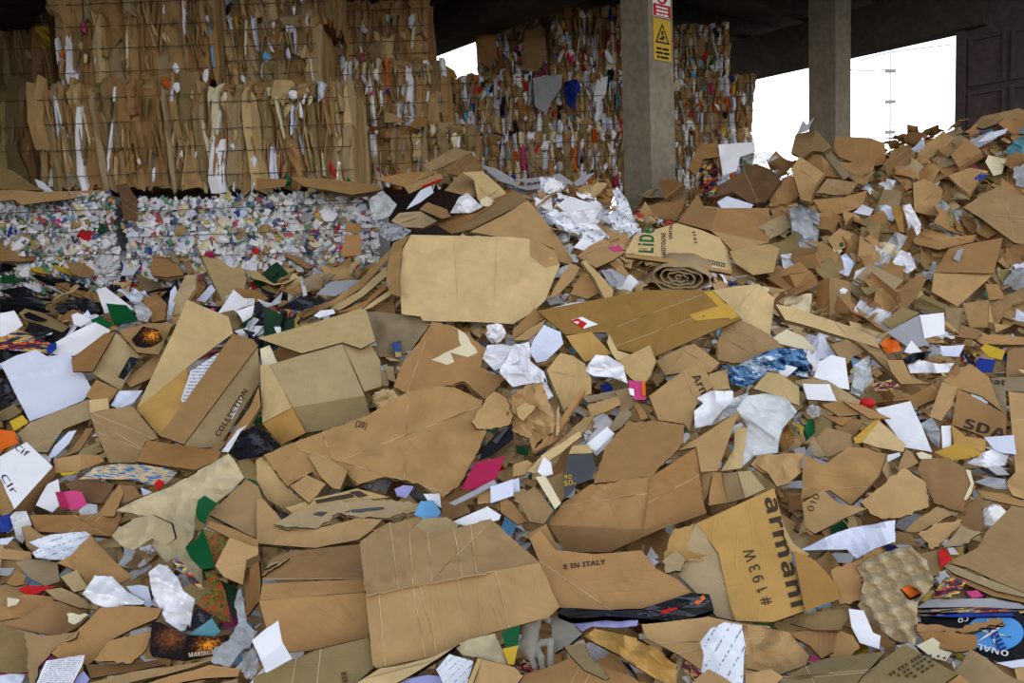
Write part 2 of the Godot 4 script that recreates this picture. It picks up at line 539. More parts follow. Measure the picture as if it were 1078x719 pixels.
func make_materials() -> void:
	var n1 := FastNoiseLite.new()
	n1.seed = 3
	n1.frequency = 0.02
	n1.fractal_octaves = 4
	var n2 := FastNoiseLite.new()
	n2.seed = 8
	n2.frequency = 0.006
	var n3 := FastNoiseLite.new()
	n3.seed = 21
	n3.noise_type = FastNoiseLite.TYPE_CELLULAR
	n3.frequency = 0.018
	n3.cellular_return_type = FastNoiseLite.RETURN_DISTANCE2_SUB
	n3.domain_warp_enabled = true
	n3.domain_warp_amplitude = 25.0
	n3.domain_warp_frequency = 0.02
	var broad := n2.get_seamless_image(512, 512)
	var fine := n1.get_seamless_image(512, 512)
	var cells := n3.get_seamless_image(512, 512)
	var ridge := FastNoiseLite.new()
	ridge.seed = 33
	ridge.frequency = 0.007
	ridge.fractal_type = FastNoiseLite.FRACTAL_RIDGED
	ridge.fractal_octaves = 3
	var rid := ridge.get_seamless_image(512, 512)
	# kraft board: fibres, faint flutes, rubbed and soiled patches
	# worn creases: straight scuffed lines, most of them along the flutes
	var scuff := PackedFloat32Array()
	scuff.resize(512 * 512)
	var pen := RandomNumberGenerator.new()
	pen.seed = 404
	for i in 46:
		var p := Vector2(pen.randf() * 512, pen.randf() * 512)
		var ang := PI / 2 + pen.randf_range(-0.05, 0.05) if i % 5 < 3 else pen.randf_range(0, PI)
		var dir := Vector2.from_angle(ang)
		var power := pen.randf_range(0.3, 1.0)
		for k in pen.randi_range(50, 260):
			p += dir
			dir = dir.rotated(pen.randf_range(-0.02, 0.02))
			var xi := posmod(int(p.x), 512)
			var yi := posmod(int(p.y), 512)
			scuff[yi * 512 + xi] = maxf(scuff[yi * 512 + xi], power)
			scuff[yi * 512 + (xi + 1) % 512] = maxf(scuff[yi * 512 + (xi + 1) % 512], power * 0.5)
	var board := picture(512, 512, func(x: int, y: int) -> Color:
		var v := 0.91 + 0.05 * (fine.get_pixel(x, y).r - 0.5) + 0.018 * sin(x * TAU / 4.0) + 0.05 * (broad.get_pixel(x, y).r - 0.5)
		v += 0.03 * (fine.get_pixel((x * 7) % 512, (y * 3) % 512).r - 0.5)
		var c := Color(v, v * 0.995, v * 0.98)
		var crease_shade := scuff[y * 512 + (x + 3) % 512]  # dark line beside each scuff: the crease's shade put into the colour
		return c.darkened(crease_shade * 0.07).lerp(Color(1, 1, 0.97), scuff[y * 512 + x] * 0.5))
	var board_h := picture(512, 512, func(x: int, y: int) -> Color:
		var c := 0.3 + 0.2 * smoothstep(0.75, 1.0, rid.get_pixel(x, y).r) + 0.1 * fine.get_pixel(x, y).r + 0.03 * sin(x * TAU / 4.0) + 0.35 * scuff[y * 512 + x]
		return Color(c, c, c))
	var paper_h := picture(512, 512, func(x: int, y: int) -> Color:
		var c := clampf(cells.get_pixel(x, y).r * 0.9 + 0.1 * fine.get_pixel(x, y).r, 0, 1)
		return Color(c, c, c))
	var tones := {
		"k1": Color(0.83, 0.72, 0.52), "k2": Color(0.74, 0.60, 0.41), "k3": Color(0.69, 0.53, 0.345), "k4": Color(0.70, 0.61, 0.47), "k5": Color(0.70, 0.53, 0.27), "k6": Color(0.48, 0.36, 0.26),
		"k7": Color(0.80, 0.63, 0.36), "k8": Color(0.60, 0.52, 0.36),
	}
	for k in tones:
		var m := flat_material(tones[k], 0.82 if k != "k5" and k != "k7" else 0.45)
		m.albedo_texture = board
		m.heightmap_enabled = true
		m.heightmap_texture = board_h
		m.heightmap_scale = 0.3
		M[k] = m
		for v in 4:   # the same board from other mills: a shade paler, redder, greyer
			var mv: StandardMaterial3D = m.duplicate()
			var t: Color = tones[k]
			mv.albedo_color = [t, t * Color(1.06, 1.06, 1.07), t * Color(0.97, 0.94, 0.90), t * Color(0.91, 0.92, 0.95)][v]
			M["%s_%d" % [k, v]] = mv
	var papers := {"w": Color(0.93, 0.93, 0.95), "wl": Color(0.84, 0.86, 0.93), "g": Color(0.62, 0.62, 0.64), "cream": Color(0.86, 0.81, 0.68), "khaki": Color(0.76, 0.70, 0.56), "egg": Color(0.72, 0.65, 0.52), "glove": Color(0.66, 0.64, 0.59)}
	for k in papers:
		var m := flat_material(papers[k], 0.8)
		m.heightmap_enabled = true
		m.heightmap_texture = paper_h
		m.heightmap_scale = 0.12
		M[k] = m
	for e in [["blk", Color(0.08, 0.08, 0.10)], ["grn", Color(0.07, 0.33, 0.18)], ["red", Color(0.75, 0.12, 0.12)], ["yel", Color(0.80, 0.66, 0.20)], ["blu", Color(0.14, 0.22, 0.55)], ["pnk", Color(0.78, 0.26, 0.48)], ["lbl", Color(0.45, 0.70, 0.90)],
			["crimson", Color(0.66, 0.13, 0.30)], ["ora", Color(0.85, 0.40, 0.12)], ["teal", Color(0.35, 0.55, 0.60)], ["lav", Color(0.62, 0.62, 0.82)], ["ink", Color(0.27, 0.23, 0.19)], ["inkgreen", Color(0.12, 0.38, 0.24)], ["dgrn", Color(0.10, 0.22, 0.14)], ["sky", Color(0.33, 0.60, 0.86)], ["brown", Color(0.36, 0.26, 0.19)], ["dgrey", Color(0.28, 0.28, 0.30)], ["white", Color(0.94, 0.94, 0.94)], ["tape", Color(0.76, 0.60, 0.24)]]:
		M[e[0]] = flat_material(e[1], 0.45)
	var film := flat_material(Color(0.86, 0.88, 0.90, 0.42), 0.12)
	film.transparency = BaseMaterial3D.TRANSPARENCY_ALPHA
	film.metallic_specular = 0.6
	M["film"] = film
	var milky := flat_material(Color(0.86, 0.87, 0.88, 0.86), 0.25)
	milky.transparency = BaseMaterial3D.TRANSPARENCY_ALPHA
	M["milky"] = milky
	var grey_film := flat_material(Color(0.66, 0.67, 0.69, 0.9), 0.3)
	grey_film.transparency = BaseMaterial3D.TRANSPARENCY_ALPHA
	M["greyfilm"] = grey_film
	# print
	var spots := FastNoiseLite.new()
	spots.seed = 77
	spots.noise_type = FastNoiseLite.TYPE_CELLULAR
	spots.frequency = 0.07
	spots.cellular_return_type = FastNoiseLite.RETURN_CELL_VALUE
	var pick := func(list: Array, x: int, y: int, s: int) -> Color:
		var v := spots.get_noise_2d(x + s * 500, y - s * 300) * 0.5 + 0.5
		return list[clampi(int(v * list.size()), 0, list.size() - 1)]
	var prints := {
		"pr_film": func(x: int, y: int) -> Color:
			var d := Vector2(x - 70, y - 52).length() / 60.0
			var g := clampf(1.0 - d + 0.5 * n1.get_noise_2d(x * 3, y * 3), 0, 1)
			return Color(0.09, 0.06, 0.06).lerp(Color(0.62, 0.34, 0.16), g * 0.8),
		"pr_fire": func(x: int, y: int) -> Color:
			var d := Vector2(x - 80, y - 45).length() / 62.0
			var g := clampf(1.15 - d + 0.6 * n1.get_noise_2d(x * 3, y * 3 + 90), 0, 1)
			return Color(0.10, 0.04, 0.03).lerp(Color(0.95, 0.58, 0.14), g * g),
		"pr_veg": func(x: int, y: int) -> Color: return pick.call([Color(0.10, 0.34, 0.16), Color(0.78, 0.16, 0.10), Color(0.20, 0.42, 0.14), Color(0.66, 0.30, 0.16), Color(0.42, 0.48, 0.24), Color(0.12, 0.28, 0.14), Color(0.85, 0.34, 0.12)], x, y, 1),
		"pr_mix": func(x: int, y: int) -> Color: return pick.call([Color(0.80, 0.80, 0.82), Color(0.12, 0.16, 0.34), Color(0.20, 0.22, 0.24), Color(0.75, 0.18, 0.18), Color(0.84, 0.72, 0.30), Color(0.30, 0.42, 0.60), Color(0.9, 0.9, 0.9)], x / 2, y, 2),
		"pr_dark": func(x: int, y: int) -> Color: return pick.call([Color(0.07, 0.08, 0.11), Color(0.10, 0.12, 0.20), Color(0.14, 0.13, 0.12), Color(0.06, 0.06, 0.07), Color(0.30, 0.30, 0.34), Color(0.16, 0.14, 0.10)], x / 2, y / 2, 3),
		"pr_foil": func(x: int, y: int) -> Color: return pick.call([Color(0.16, 0.36, 0.60), Color(0.85, 0.88, 0.92), Color(0.40, 0.58, 0.74), Color(0.12, 0.22, 0.40), Color(0.9, 0.92, 0.95)], x / 2, y / 2, 4),
		"pr_text": func(x: int, y: int) -> Color:
			var line := y % 8 < 3 and x > 10 and x < 118 and n1.get_noise_2d(x * 9, (y / 8) * 97) > -0.12
			return Color(0.52, 0.53, 0.58) if line else Color(0.90, 0.90, 0.93),
		"pr_bag": func(x: int, y: int) -> Color:
			var line := (x + y) % 34 < 5 and n1.get_noise_2d(x * 4, y * 4) > 0.0
			return Color(0.52, 0.54, 0.62) if line else Color(0.86, 0.88, 0.92),
		"pr_blot": func(x: int, y: int) -> Color:
			return Color(0.22, 0.48, 0.74) if n1.get_noise_2d(x * 2.2, y * 3.2) > 0.16 else Color(0.80, 0.71, 0.56),
		"pr_marks": func(x: int, y: int) -> Color:
			return Color(0.50, 0.50, 0.56) if n1.get_noise_2d(x * 3.0, y * 3.0 + 400) > 0.36 else Color(0.90, 0.91, 0.94),
	}
	for k in prints:
		var m := flat_material(Color(1, 1, 1), 0.5)
		m.albedo_texture = picture(128, 128, prints[k])
		M[k] = m
	# concrete, roof, rust
	var conc := picture(256, 256, func(x: int, y: int) -> Color:
		var v := 0.86 + 0.16 * (fine.get_pixel(x * 2, y * 2).r - 0.5) + 0.12 * (broad.get_pixel(x * 2, y * 2).r - 0.5)
		return Color(v, v, v * 0.98))
	for e in [["concrete", Color(0.64, 0.60, 0.53)], ["roof", Color(0.36, 0.33, 0.31)], ["wallp", Color(0.40, 0.35, 0.36)], ["ground", Color(0.48, 0.46, 0.43)]]:
		var m := flat_material(e[1], 0.9)
		m.albedo_texture = conc
		m.uv1_triplanar = true
		m.uv1_scale = Vector3(0.7, 0.7, 0.7)
		M[e[0]] = m
	M["wire"] = flat_material(Color(0.30, 0.26, 0.21), 0.6)
	M["rubbed"] = flat_material(Color(0.84, 0.75, 0.60), 0.9)
	M["edge"] = flat_material(Color(0.73, 0.62, 0.46), 0.9)
	var tint := flat_material(Color(1, 1, 1), 0.8)
	tint.vertex_color_use_as_albedo = true
	M["tint"] = tint

# ================================================================ the shed
func on_plan(a: float, b: float, y: float) -> Vector3:
	return HUB + AX * a + BX * b + Vector3(0, y, 0)

func block(a0: float, a1: float, b0: float, b1: float, y0: float, y1: float, mat: String, called: String, parent: Node = null) -> MeshInstance3D:
	var m := BoxMesh.new()
	m.size = Vector3(b1 - b0, y1 - y0, a1 - a0)
	var o := mesh_node(m, M[mat], called if parent else numbered(called), parent if parent else self)
	# the box's x runs along BX, its -z along AX
	var at := on_plan((a0 + a1) / 2, (b0 + b1) / 2, (y0 + y1) / 2)
	var turn := atan2(-BX.z, BX.x)
	if parent:
		o.transform = (parent as Node3D).transform.affine_inverse() * Transform3D(Basis(Vector3.UP, turn), at)
	else:
		o.transform = Transform3D(Basis(Vector3.UP, turn), at)
		o.set_meta("kind", "structure")
	return o

const ROOF_FRONT := -1.6
const ROOF_BACK := 8.0      # over the left stacks
const ROOF_BACK_RIGHT := 4.85
const SHADE_CANOPY_FRONT := -5.0
const LEFT_B := -16.0
const WALL_B := 5.4

func build_shed() -> void:
	var g := BoxMesh.new()
	g.size = Vector3(120, 0.3, 120)
	structure(g, M.ground, "floor", Vector3(0, -0.15, -12))
	block(ROOF_FRONT, ROOF_BACK + 0.3, LEFT_B - 0.3, -1.2, 5.75, 6.05, "roof", "ceiling")
	block(ROOF_FRONT, ROOF_BACK_RIGHT, -1.2, WALL_B + 1.0, 5.75, 6.05, "roof", "ceiling")
	block(SHADE_CANOPY_FRONT, ROOF_FRONT, -2.6, WALL_B + 1.0, 5.75, 6.05, "roof", "ceiling")  # unseen canopy, added to keep skylight off the rear heap
	# joists under the roof, running across to the outer beam
	for i in 10:
		var a := ROOF_FRONT + 0.2 + i * 1.25
		block(a, a + 0.22, LEFT_B, WALL_B + 0.9 if a < ROOF_BACK_RIGHT - 0.2 else -1.4, 5.5, 5.75, "roof", "trim_1")
	block(ROOF_FRONT, ROOF_BACK_RIGHT, -0.25, 0.25, 5.0, 5.5, "roof", "trim_2")
	block(ROOF_FRONT, ROOF_BACK_RIGHT + 1.5, WALL_B - 0.2, WALL_B + 0.15, 4.75, 5.42, "roof", "trim_3")
	block(ROOF_FRONT, ROOF_BACK, -5.75, -5.25, 5.0, 5.5, "roof", "trim_4")
	# columns
	var c1 := block(-0.21, 0.21, -0.21, 0.21, 0.0, 5.0, "concrete", "concrete_column")
	c1.remove_meta("kind")
	tag(c1, "square concrete column with two safety signs at the heap", "column", "concrete columns")
	var c2 := block(-0.21, 0.21, 3.75, 4.17, 0.0, 5.5, "concrete", "concrete_column")
	c2.remove_meta("kind")
	tag(c2, "bare square concrete column standing in front of the bright opening", "column", "concrete columns")
	# walls: closed at the back left, open above the bales further right; outer wall with its wide opening
	block(ROOF_BACK, ROOF_BACK + 0.25, LEFT_B, -0.7, 0, 5.75, "wallp", "wall_back")
	block(ROOF_BACK_RIGHT, ROOF_BACK_RIGHT + 0.25, -0.5, WALL_B - 1.6, 0, 3.3, "wallp", "wall_back")
	block(ROOF_BACK_RIGHT, ROOF_BACK + 0.25, -0.7, -0.5, 0, 5.75, "wallp", "wall_back")
	block(ROOF_BACK_RIGHT, ROOF_BACK + 0.3, -1.2, -0.5, 5.75, 6.05, "roof", "ceiling")
	block(ROOF_FRONT, ROOF_BACK, LEFT_B - 0.25, LEFT_B, 0, 5.75, "wallp", "wall_left")
	var w := block(SHADE_CANOPY_FRONT, -1.25, WALL_B - 0.05, WALL_B + 0.15, 0, 4.75, "wallp", "wall_right")
	block(SHADE_CANOPY_FRONT, ROOF_FRONT, WALL_B - 0.05, WALL_B + 0.15, 4.75, 5.75, "wallp", "wall_right")
	# the wall's raised panel frames
	for row in 5:
		for col in 2:
			var a0 := -2.42 + col * 0.56
			var y0 := 0.9 + row * 0.76
			for e in [[a0, a0 + 0.5, y0, y0 + 0.05], [a0, a0 + 0.5, y0 + 0.64, y0 + 0.69], [a0, a0 + 0.05, y0 + 0.05, y0 + 0.64], [a0 + 0.45, a0 + 0.5, y0 + 0.05, y0 + 0.64]]:
				block(e[0], e[1], WALL_B - 0.09, WALL_B - 0.05, e[2], e[3], "wallp", "panel_frame", w)
	block(-1.33, -1.2, WALL_B - 0.12, WALL_B - 0.05, 0, 4.75, "wallp", "door_post", w)
	build_signs()
	# what stands outside, its washed-out glare put into pale colours
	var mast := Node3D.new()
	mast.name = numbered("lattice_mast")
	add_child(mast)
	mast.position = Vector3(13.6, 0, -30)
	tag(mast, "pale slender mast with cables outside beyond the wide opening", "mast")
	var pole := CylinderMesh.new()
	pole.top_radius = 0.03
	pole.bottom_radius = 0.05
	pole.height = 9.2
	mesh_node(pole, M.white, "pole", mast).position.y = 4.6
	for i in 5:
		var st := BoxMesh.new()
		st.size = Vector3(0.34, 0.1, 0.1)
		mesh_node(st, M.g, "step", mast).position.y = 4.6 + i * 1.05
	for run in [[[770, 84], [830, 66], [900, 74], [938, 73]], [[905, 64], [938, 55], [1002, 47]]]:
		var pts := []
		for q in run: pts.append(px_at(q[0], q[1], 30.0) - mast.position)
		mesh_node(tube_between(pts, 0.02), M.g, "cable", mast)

func px_at(x: float, y: float, d: float) -> Vector3:
	return EYE + ray(Vector2(x, y)) * d

func tube_between(points: Array, r: float, sides := 6) -> ArrayMesh:
	var c := Curve3D.new()
	for i in points.size():
		var t: Vector3 = (points[mini(i + 1, points.size() - 1)] - points[maxi(i - 1, 0)]) * 0.18
		c.add_point(points[i], -t, t)
	c.bake_interval = maxf(c.get_baked_length() / 40.0, 0.01)
	var b := c.get_baked_points()
	var st := SurfaceTool.new()
	st.begin(Mesh.PRIMITIVE_TRIANGLES)
	st.set_smooth_group(0)
	var rings := []
	for i in b.size():
		var d := (b[mini(i + 1, b.size() - 1)] - b[maxi(i - 1, 0)]).normalized()
		var u := d.cross(Vector3(0.13, 1, 0.21)).normalized()
		var v := d.cross(u)
		var ring := []
		for k in sides: ring.append(b[i] + (u * cos(TAU * k / sides) + v * sin(TAU * k / sides)) * r)
		rings.append(ring)
	for i in rings.size() - 1:
		for k in sides:
			var k2 := (k + 1) % sides
			for p in [rings[i][k], rings[i + 1][k], rings[i + 1][k2], rings[i][k], rings[i + 1][k2], rings[i][k2]]: st.add_vertex(p)
	st.generate_normals()
	return st.commit()

# two safety signs on the column's lit face (the face towards -AX)
func build_signs() -> void:
	var face := on_plan(-0.212, 0.0, 0)
	var turn := atan2(-BX.z, BX.x)   # local x along BX, local z out of the face
	var sign_at := func(called: String, label: String, y: float, w: float, h: float, mat: Material) -> Node3D:
		var root := Node3D.new()
		root.name = numbered(called)
		add_child(root)
		root.transform = Transform3D(Basis(Vector3.UP, turn), face + Vector3(0, y, 0) + BX * 0.015)
		tag(root, label, "sign", "safety signs on the concrete column")
		var b := BoxMesh.new()
		b.size = Vector3(w, h, 0.006)
		mesh_node(b, mat, "plate", root).position = Vector3(0, 0, 0.004)
		return root
	var y_top := 4.78
	var red_sign: Node3D = sign_at.call("safety_sign", "white and red no smoking sign above the yellow warning sign", y_top - 0.19, 0.30, 0.36, M.white)
	var band := BoxMesh.new()
	band.size = Vector3(0.29, 0.135, 0.003)
	mesh_node(band, M.red, "red_field", red_sign).position = Vector3(0, -0.107, 0.0085)
	var ring := TorusMesh.new()
	ring.inner_radius = 0.078
	ring.outer_radius = 0.102
	ring.rings = 32
	ring.ring_segments = 8
	var rn := mesh_node(ring, M.red, "red_ring", red_sign)
	rn.transform = Transform3D(Basis(Vector3.RIGHT, PI / 2).scaled_local(Vector3(1, 0.2, 1)), Vector3(0, 0.067, 0.009))
	var bar := BoxMesh.new()
	bar.size = Vector3(0.17, 0.022, 0.004)
	mesh_node(bar, M.red, "red_slash", red_sign).transform = Transform3D(Basis(Vector3.BACK, -PI / 4), Vector3(0, 0.067, 0.0105))
	bar = BoxMesh.new()
	bar.size = Vector3(0.11, 0.018, 0.003)
	mesh_node(bar, M.blk, "cigarette", red_sign).transform = Transform3D(Basis(Vector3.BACK, PI / 9), Vector3(0, 0.06, 0.0085))
	for i in 3:
		sign_line(red_sign, [[0.08, 0.11], [0.2], [0.06, 0.05, 0.07]][i], -0.075 - i * 0.04, 0.022, "white", 0.0105)
	var yellow: Node3D = sign_at.call("safety_sign", "yellow warning sign with a black triangle below the red sign", y_top - 0.62, 0.30, 0.46, M.yel)
	var tri := SurfaceTool.new()
	tri.begin(Mesh.PRIMITIVE_TRIANGLES)
	var o := [Vector2(0, 0.19), Vector2(0.125, -0.04), Vector2(-0.125, -0.04)]
	var inn := [Vector2(0, 0.15), Vector2(0.092, -0.02), Vector2(-0.092, -0.02)]
	for k in 3:
		var k2 := (k + 1) % 3
		for q in [o[k], o[k2], inn[k2], o[k], inn[k2], inn[k]]:
			tri.set_normal(Vector3.BACK)
			tri.add_vertex(Vector3(q.x, q.y, 0.0085))
	mesh_node(tri.commit(), M.blk, "triangle", yellow)
	for e in [[0.0, 0.075, 0.03, 0.05], [0.012, 0.03, 0.055, 0.025], [-0.015, 0.008, 0.07, 0.02]]:
		var fl := BoxMesh.new()
		fl.size = Vector3(e[2], e[3], 0.003)
		mesh_node(fl, M.blk, "symbol", yellow).position = Vector3(e[0], e[1], 0.008)
	for i in 3: sign_line(yellow, [[0.09, 0.11], [0.12, 0.1], [0.05, 0.14]][i], -0.10 - i * 0.047, 0.026, "blk", 0.0075)

func sign_line(parent: Node3D, words: Array, y: float, h: float, mat: String, z: float) -> void:   # a line of small print, too small to read: one bar for each word
	var total := -0.012
	for w in words: total += w + 0.012
	var x := -total / 2
	for w in words:
		var b := BoxMesh.new()
		b.size = Vector3(w, h, 0.002)
		mesh_node(b, M[mat], "print_line", parent).position = Vector3(x + w / 2, y, z)
		x += w + 0.012

# ================================================================ the pieces one can tell apart, traced and laid out in depth
func build_pieces_back() -> void:
	# flattened boards sticking out between the bale layers
	S(10, "k2", "flat_board", "flat brown boards edge sticking out on the left pale bale", [0, 560, 90, 558, 160, 568, 400, 560, 480, 545, 440, 570, 300, 596, 90, 622, 60, 600, 0, 606], {"d": 8.75, "t": [0, 0.9], "f": 0.3})
	S(10, "k8", "flat_board", "ragged flattened carton slumped on the corner of the left pale bale", [0, 460, 60, 480, 140, 540, 190, 560, 90, 560, 0, 555], {"d": 8.7})
	S(10, "wl", "paper_sheet", "white strip sticking out under the lower left brown bale", [145, 512, 180, 525, 240, 580, 215, 592, 160, 545], {"d": 8.86})
	S(10, "k6", "cardboard_scrap", "dark brown flap hanging in the gap between the two pale bales", [490, 540, 530, 530, 580, 600, 575, 680, 520, 690, 510, 600], {"d": 8.8})
	S(11, "k3", "flat_board", "thin brown board squeezed under the white-streaked bale", [0, 508, 130, 515, 120, 545, 0, 560], {"d": 8.75, "t": [0, 0.8]})
	S(11, "k2", "flat_board", "stack of flattened boards jutting out over the wide pale bale, top sheet", [140, 505, 300, 512, 520, 540, 525, 560, 400, 580, 300, 560, 200, 545], {"d": 8.62, "t": [0, 0.9], "f": 0.3})
	S(11, "k4", "flat_board", "stack of flattened boards jutting out over the wide pale bale, bottom sheet", [250, 560, 420, 575, 525, 562, 520, 580, 390, 590], {"d": 8.68, "t": [0, 0.9], "f": 0.3})
	S(11, "k3", "flat_board", "brown board lying between the smaller brown bale and the streaked bale", [0, 120, 130, 128, 60, 165, 0, 180], {"d": 9.05, "t": [0, 0.7]})
	S(11, "k2", "cardboard_scrap", "brown triangular flap on top of the squat bale with curled sheets", [535, 275, 545, 230, 580, 240, 625, 275], {"d": 10.2})
	S(11, "k3", "cardboard_scrap", "red-brown folded board on top of the squat bale with curled sheets", [640, 290, 680, 245, 720, 265, 715, 290, 670, 302], {"d": 10.2})
	S(0, "yel", "plastic_film", "yellow plastic scrap hanging on the bale in the dark corner", [36, 29, 51, 26, 53, 50, 45, 52], {"d": 10.3, "crush": 0.03})
	S(0, "g", "cardboard_sheet", "large grey board on the face of the middle mixed bale", [561, 82, 592, 78, 591, 92, 580, 108, 575, 120, 563, 112], {"d": 12.1, "f": 3.0})
	S(0, "blu", "plastic_film", "crumpled blue plastic wrapper on the face of the middle mixed bale", [595, 86, 607, 83, 612, 92, 606, 102, 605, 115, 598, 112, 594, 98], {"d": 12.1, "f": 3.0, "crush": 0.04})
	S(0, "k3", "cardboard_sheet", "brown board face of the colourful bale next to the sky gap", [501, 34, 520, 31, 524, 55, 516, 72, 503, 64], {"d": 12.3, "f": 3.0})
	S(0, "k3", "cardboard_sheet", "brown board face in the middle of the colourful stack", [552, 33, 573, 28, 575, 60, 566, 75, 549, 74], {"d": 12.3, "f": 3.0})
	S(0, "w", "paper_sheet", "white torn sheet at the right of the middle mixed bale", [628, 84, 640, 80, 638, 98, 630, 110, 625, 105], {"d": 12.22, "f": 3.0})
	S(0, "k7", "cardboard_scrap", "orange lump of board on top of the bales in the sky gap", [459, 76, 462, 70, 470, 69, 478, 74, 482, 82, 466, 84], {"d": 12.15, "f": 2.0})

	# crest of the heap in front of the bales
	S(11, "k4", "cardboard_sheet", "dark flat board leaning on the squat bale at the heap crest", [700, 455, 780, 410, 830, 380, 905, 400, 790, 460, 730, 482], {"l": 0.05, "d": 8.6})
	S(11, "k3", "cardboard_sheet", "large brown board tilted against the bales at the heap crest", [780, 462, 905, 402, 945, 460, 940, 480, 860, 500, 800, 490], {"d": 8.5})
	S(11, "k3", "cardboard_sheet", "plain brown flattened board under the crest boards", [490, 510, 640, 485, 770, 480, 690, 515, 620, 545, 560, 530], {"d": 8.4})
	S(11, "k2", "cardboard_strip", "brown strip with red printed edge on the heap crest", [620, 545, 770, 488, 785, 510, 640, 575], {"d": 8.2})
	patch("red", "red_print", [690, 545, 775, 512, 780, 518, 700, 552])
	S(11, "wl", "paper_sheet", "pale sheet leaning left of the crest cartons", [630, 640, 690, 560, 735, 540, 745, 570, 690, 610], {"d": 8.0})
	S(11, "k2", "cardboard_sheet", "brown crumpled board behind the white paper at the crest", [790, 560, 870, 480, 910, 510, 930, 590, 870, 580], {"d": 8.0, "wave": 0.04})
	S(11, "k1", "carton", "open light carton end at the heap crest", [865, 485, 950, 480, 1020, 540, 1060, 580, 1000, 620, 930, 600, 915, 520], {"d": 7.9, "wave": 0.04, "bend": [0.3, 30]})
	S(11, "w", "crumpled_paper", "bright white crumpled paper on the heap crest", [815, 655, 850, 590, 885, 570, 950, 630, 900, 655], {"d": 7.6, "crush": 0.04})
	S(11, "cream", "crumpled_paper", "cream crumpled tissue next to the bright white crest paper", [935, 600, 970, 585, 1010, 610, 985, 630, 945, 625], {"d": 7.6, "crush": 0.04})
	S(11, "k3", "cardboard_scrap", "folded brown piece below the pale leaning sheet", [685, 640, 720, 610, 800, 640, 820, 670, 780, 680], {"d": 7.6})
	S(11, "k4", "cardboard_scrap", "curved grey-brown board left of the long crest carton", [565, 690, 600, 655, 690, 648, 760, 690, 700, 719, 620, 715], {"d": 7.4, "bend": [0.6, 0]})
	S(11, "milky", "plastic_film", "whitish crumpled film on the pale bale by the crest", [470, 600, 530, 560, 590, 620, 560, 670, 490, 690], {"d": 8.2, "crush": 0.04})
	B(21, "carton", "long flattened brown carton pointing up along the heap crest", [["side_panel", "k3", [655, 105, 1085, -75, 820, 108, 755, 70], [0, 0, 0.03]], ["top_panel", "k2", [820, 108, 1085, -75, 1142, -30, 905, 90], [0.03, 0, 0.05]]], {"l": 0.12})
	S(22, "k2", "flattened_carton", "brown carton panel sloping down behind the big pale carton", [-180, 100, -40, 30, 62, -32, 92, 0, 180, 110, 250, 215, 240, 238, 195, 225, 170, 170, 75, 128, -60, 122], {"l": 0.1, "folds": [[-180, 100, 62, -32, 0.0]]})
	# grey boards and white paper near the column foot
	S(12, "g", "cardboard_sheet", "upper grey board slid over the heap crest before the middle bales", [0, 515, 120, 505, 170, 500, 175, 512, 60, 530], {"d": 8.30, "t": [0.1, 0.3]})
	S(12, "g", "cardboard_sheet", "middle grey board slid over the heap crest before the middle bales", [0, 545, 80, 535, 175, 530, 180, 545, 60, 560], {"d": 8.28, "t": [0.1, 0.3]})
	S(12, "g", "cardboard_sheet", "lower grey board slid over the heap crest above the clean white sheet", [-20, 560, 60, 545, 135, 600, 120, 615, 40, 600], {"d": 8.26, "t": [0.1, 0.3]})
	S(12, "g", "cardboard_sheet", "long grey board slid down from the crest beside the open light carton end", [-140, 450, -70, 470, 0, 510, 20, 545, -60, 520], {"d": 8.30, "t": [0.1, 0.3]})
	S(12, "g", "cardboard_scrap", "pale curled board leaning below the lowest mixed bale", [165, 495, 200, 490, 255, 530, 240, 548, 190, 545], {"d": 8.3})
	S(12, "g", "cardboard_scrap", "grey board wedge next to the curled board by the column", [255, 530, 290, 500, 345, 485, 300, 530, 270, 545], {"d": 8.3})
	S(12, "w", "paper_sheet", "large clean white sheet on the crest left of the column", [182, 622, 240, 585, 378, 630, 340, 702, 300, 716, 230, 660], {"l": 0.16, "bend": [0.3, 20]})
	S(12, "pr_marks", "crumpled_paper", "white paper with black marks crumpled below the clean white sheet", [120, 650, 180, 640, 260, 690, 320, 719, 400, 745, 350, 790, 250, 760, 190, 720], {"l": 0.12, "crush": 0.04})
	S(22, "w", "crumpled_paper", "white crumpled sheet behind the brown sloping carton", [200, 15, 300, 10, 365, 0, 340, 60, 410, 125, 350, 142, 285, 105], {"l": 0.13, "crush": 0.04})
	S(22, "w", "paper_sheet", "small white folded paper below the marked paper", [255, 165, 290, 125, 345, 150, 300, 180], {"l": 0.12})
	S(12, "pr_marks", "paper_sheet", "tall torn white sheet with dark stains at the column foot", [418, 560, 440, 545, 480, 600, 522, 715, 470, 735, 420, 700, 440, 640], {"l": 0.12, "crush": 0.03})
	S(12, "k3", "cardboard_scrap", "brown crumpled pieces between grey boards and stained sheet", [330, 520, 400, 510, 430, 560, 400, 640, 350, 600], {"l": 0.1, "crush": 0.05})
	S(22, "pr_marks", "crumpled_paper", "torn printed paper crumple beside the green lettered carton", [395, 30, 440, 0, 490, 10, 528, 95, 480, 130, 430, 100], {"l": 0.12, "crush": 0.05})
	# rear heap; its light boards in a darker tan, dimness put into colour
	S(12, "w", "card", "upright white board in the rear heap right of the column", [862, 368, 940, 362, 1015, 358, 1020, 400, 955, 420, 940, 480, 882, 496], {"l": 0.12, "f": 1.3})
	S(12, "k6", "cardboard_sheet", "big dark brown board leaning in the rear heap", [840, 592, 858, 545, 1020, 448, 1090, 475, 1130, 520, 1060, 610, 1000, 615, 925, 568], {"l": 0.16, "folds": [[1000, 540, 1030, 610, 0.5]]})
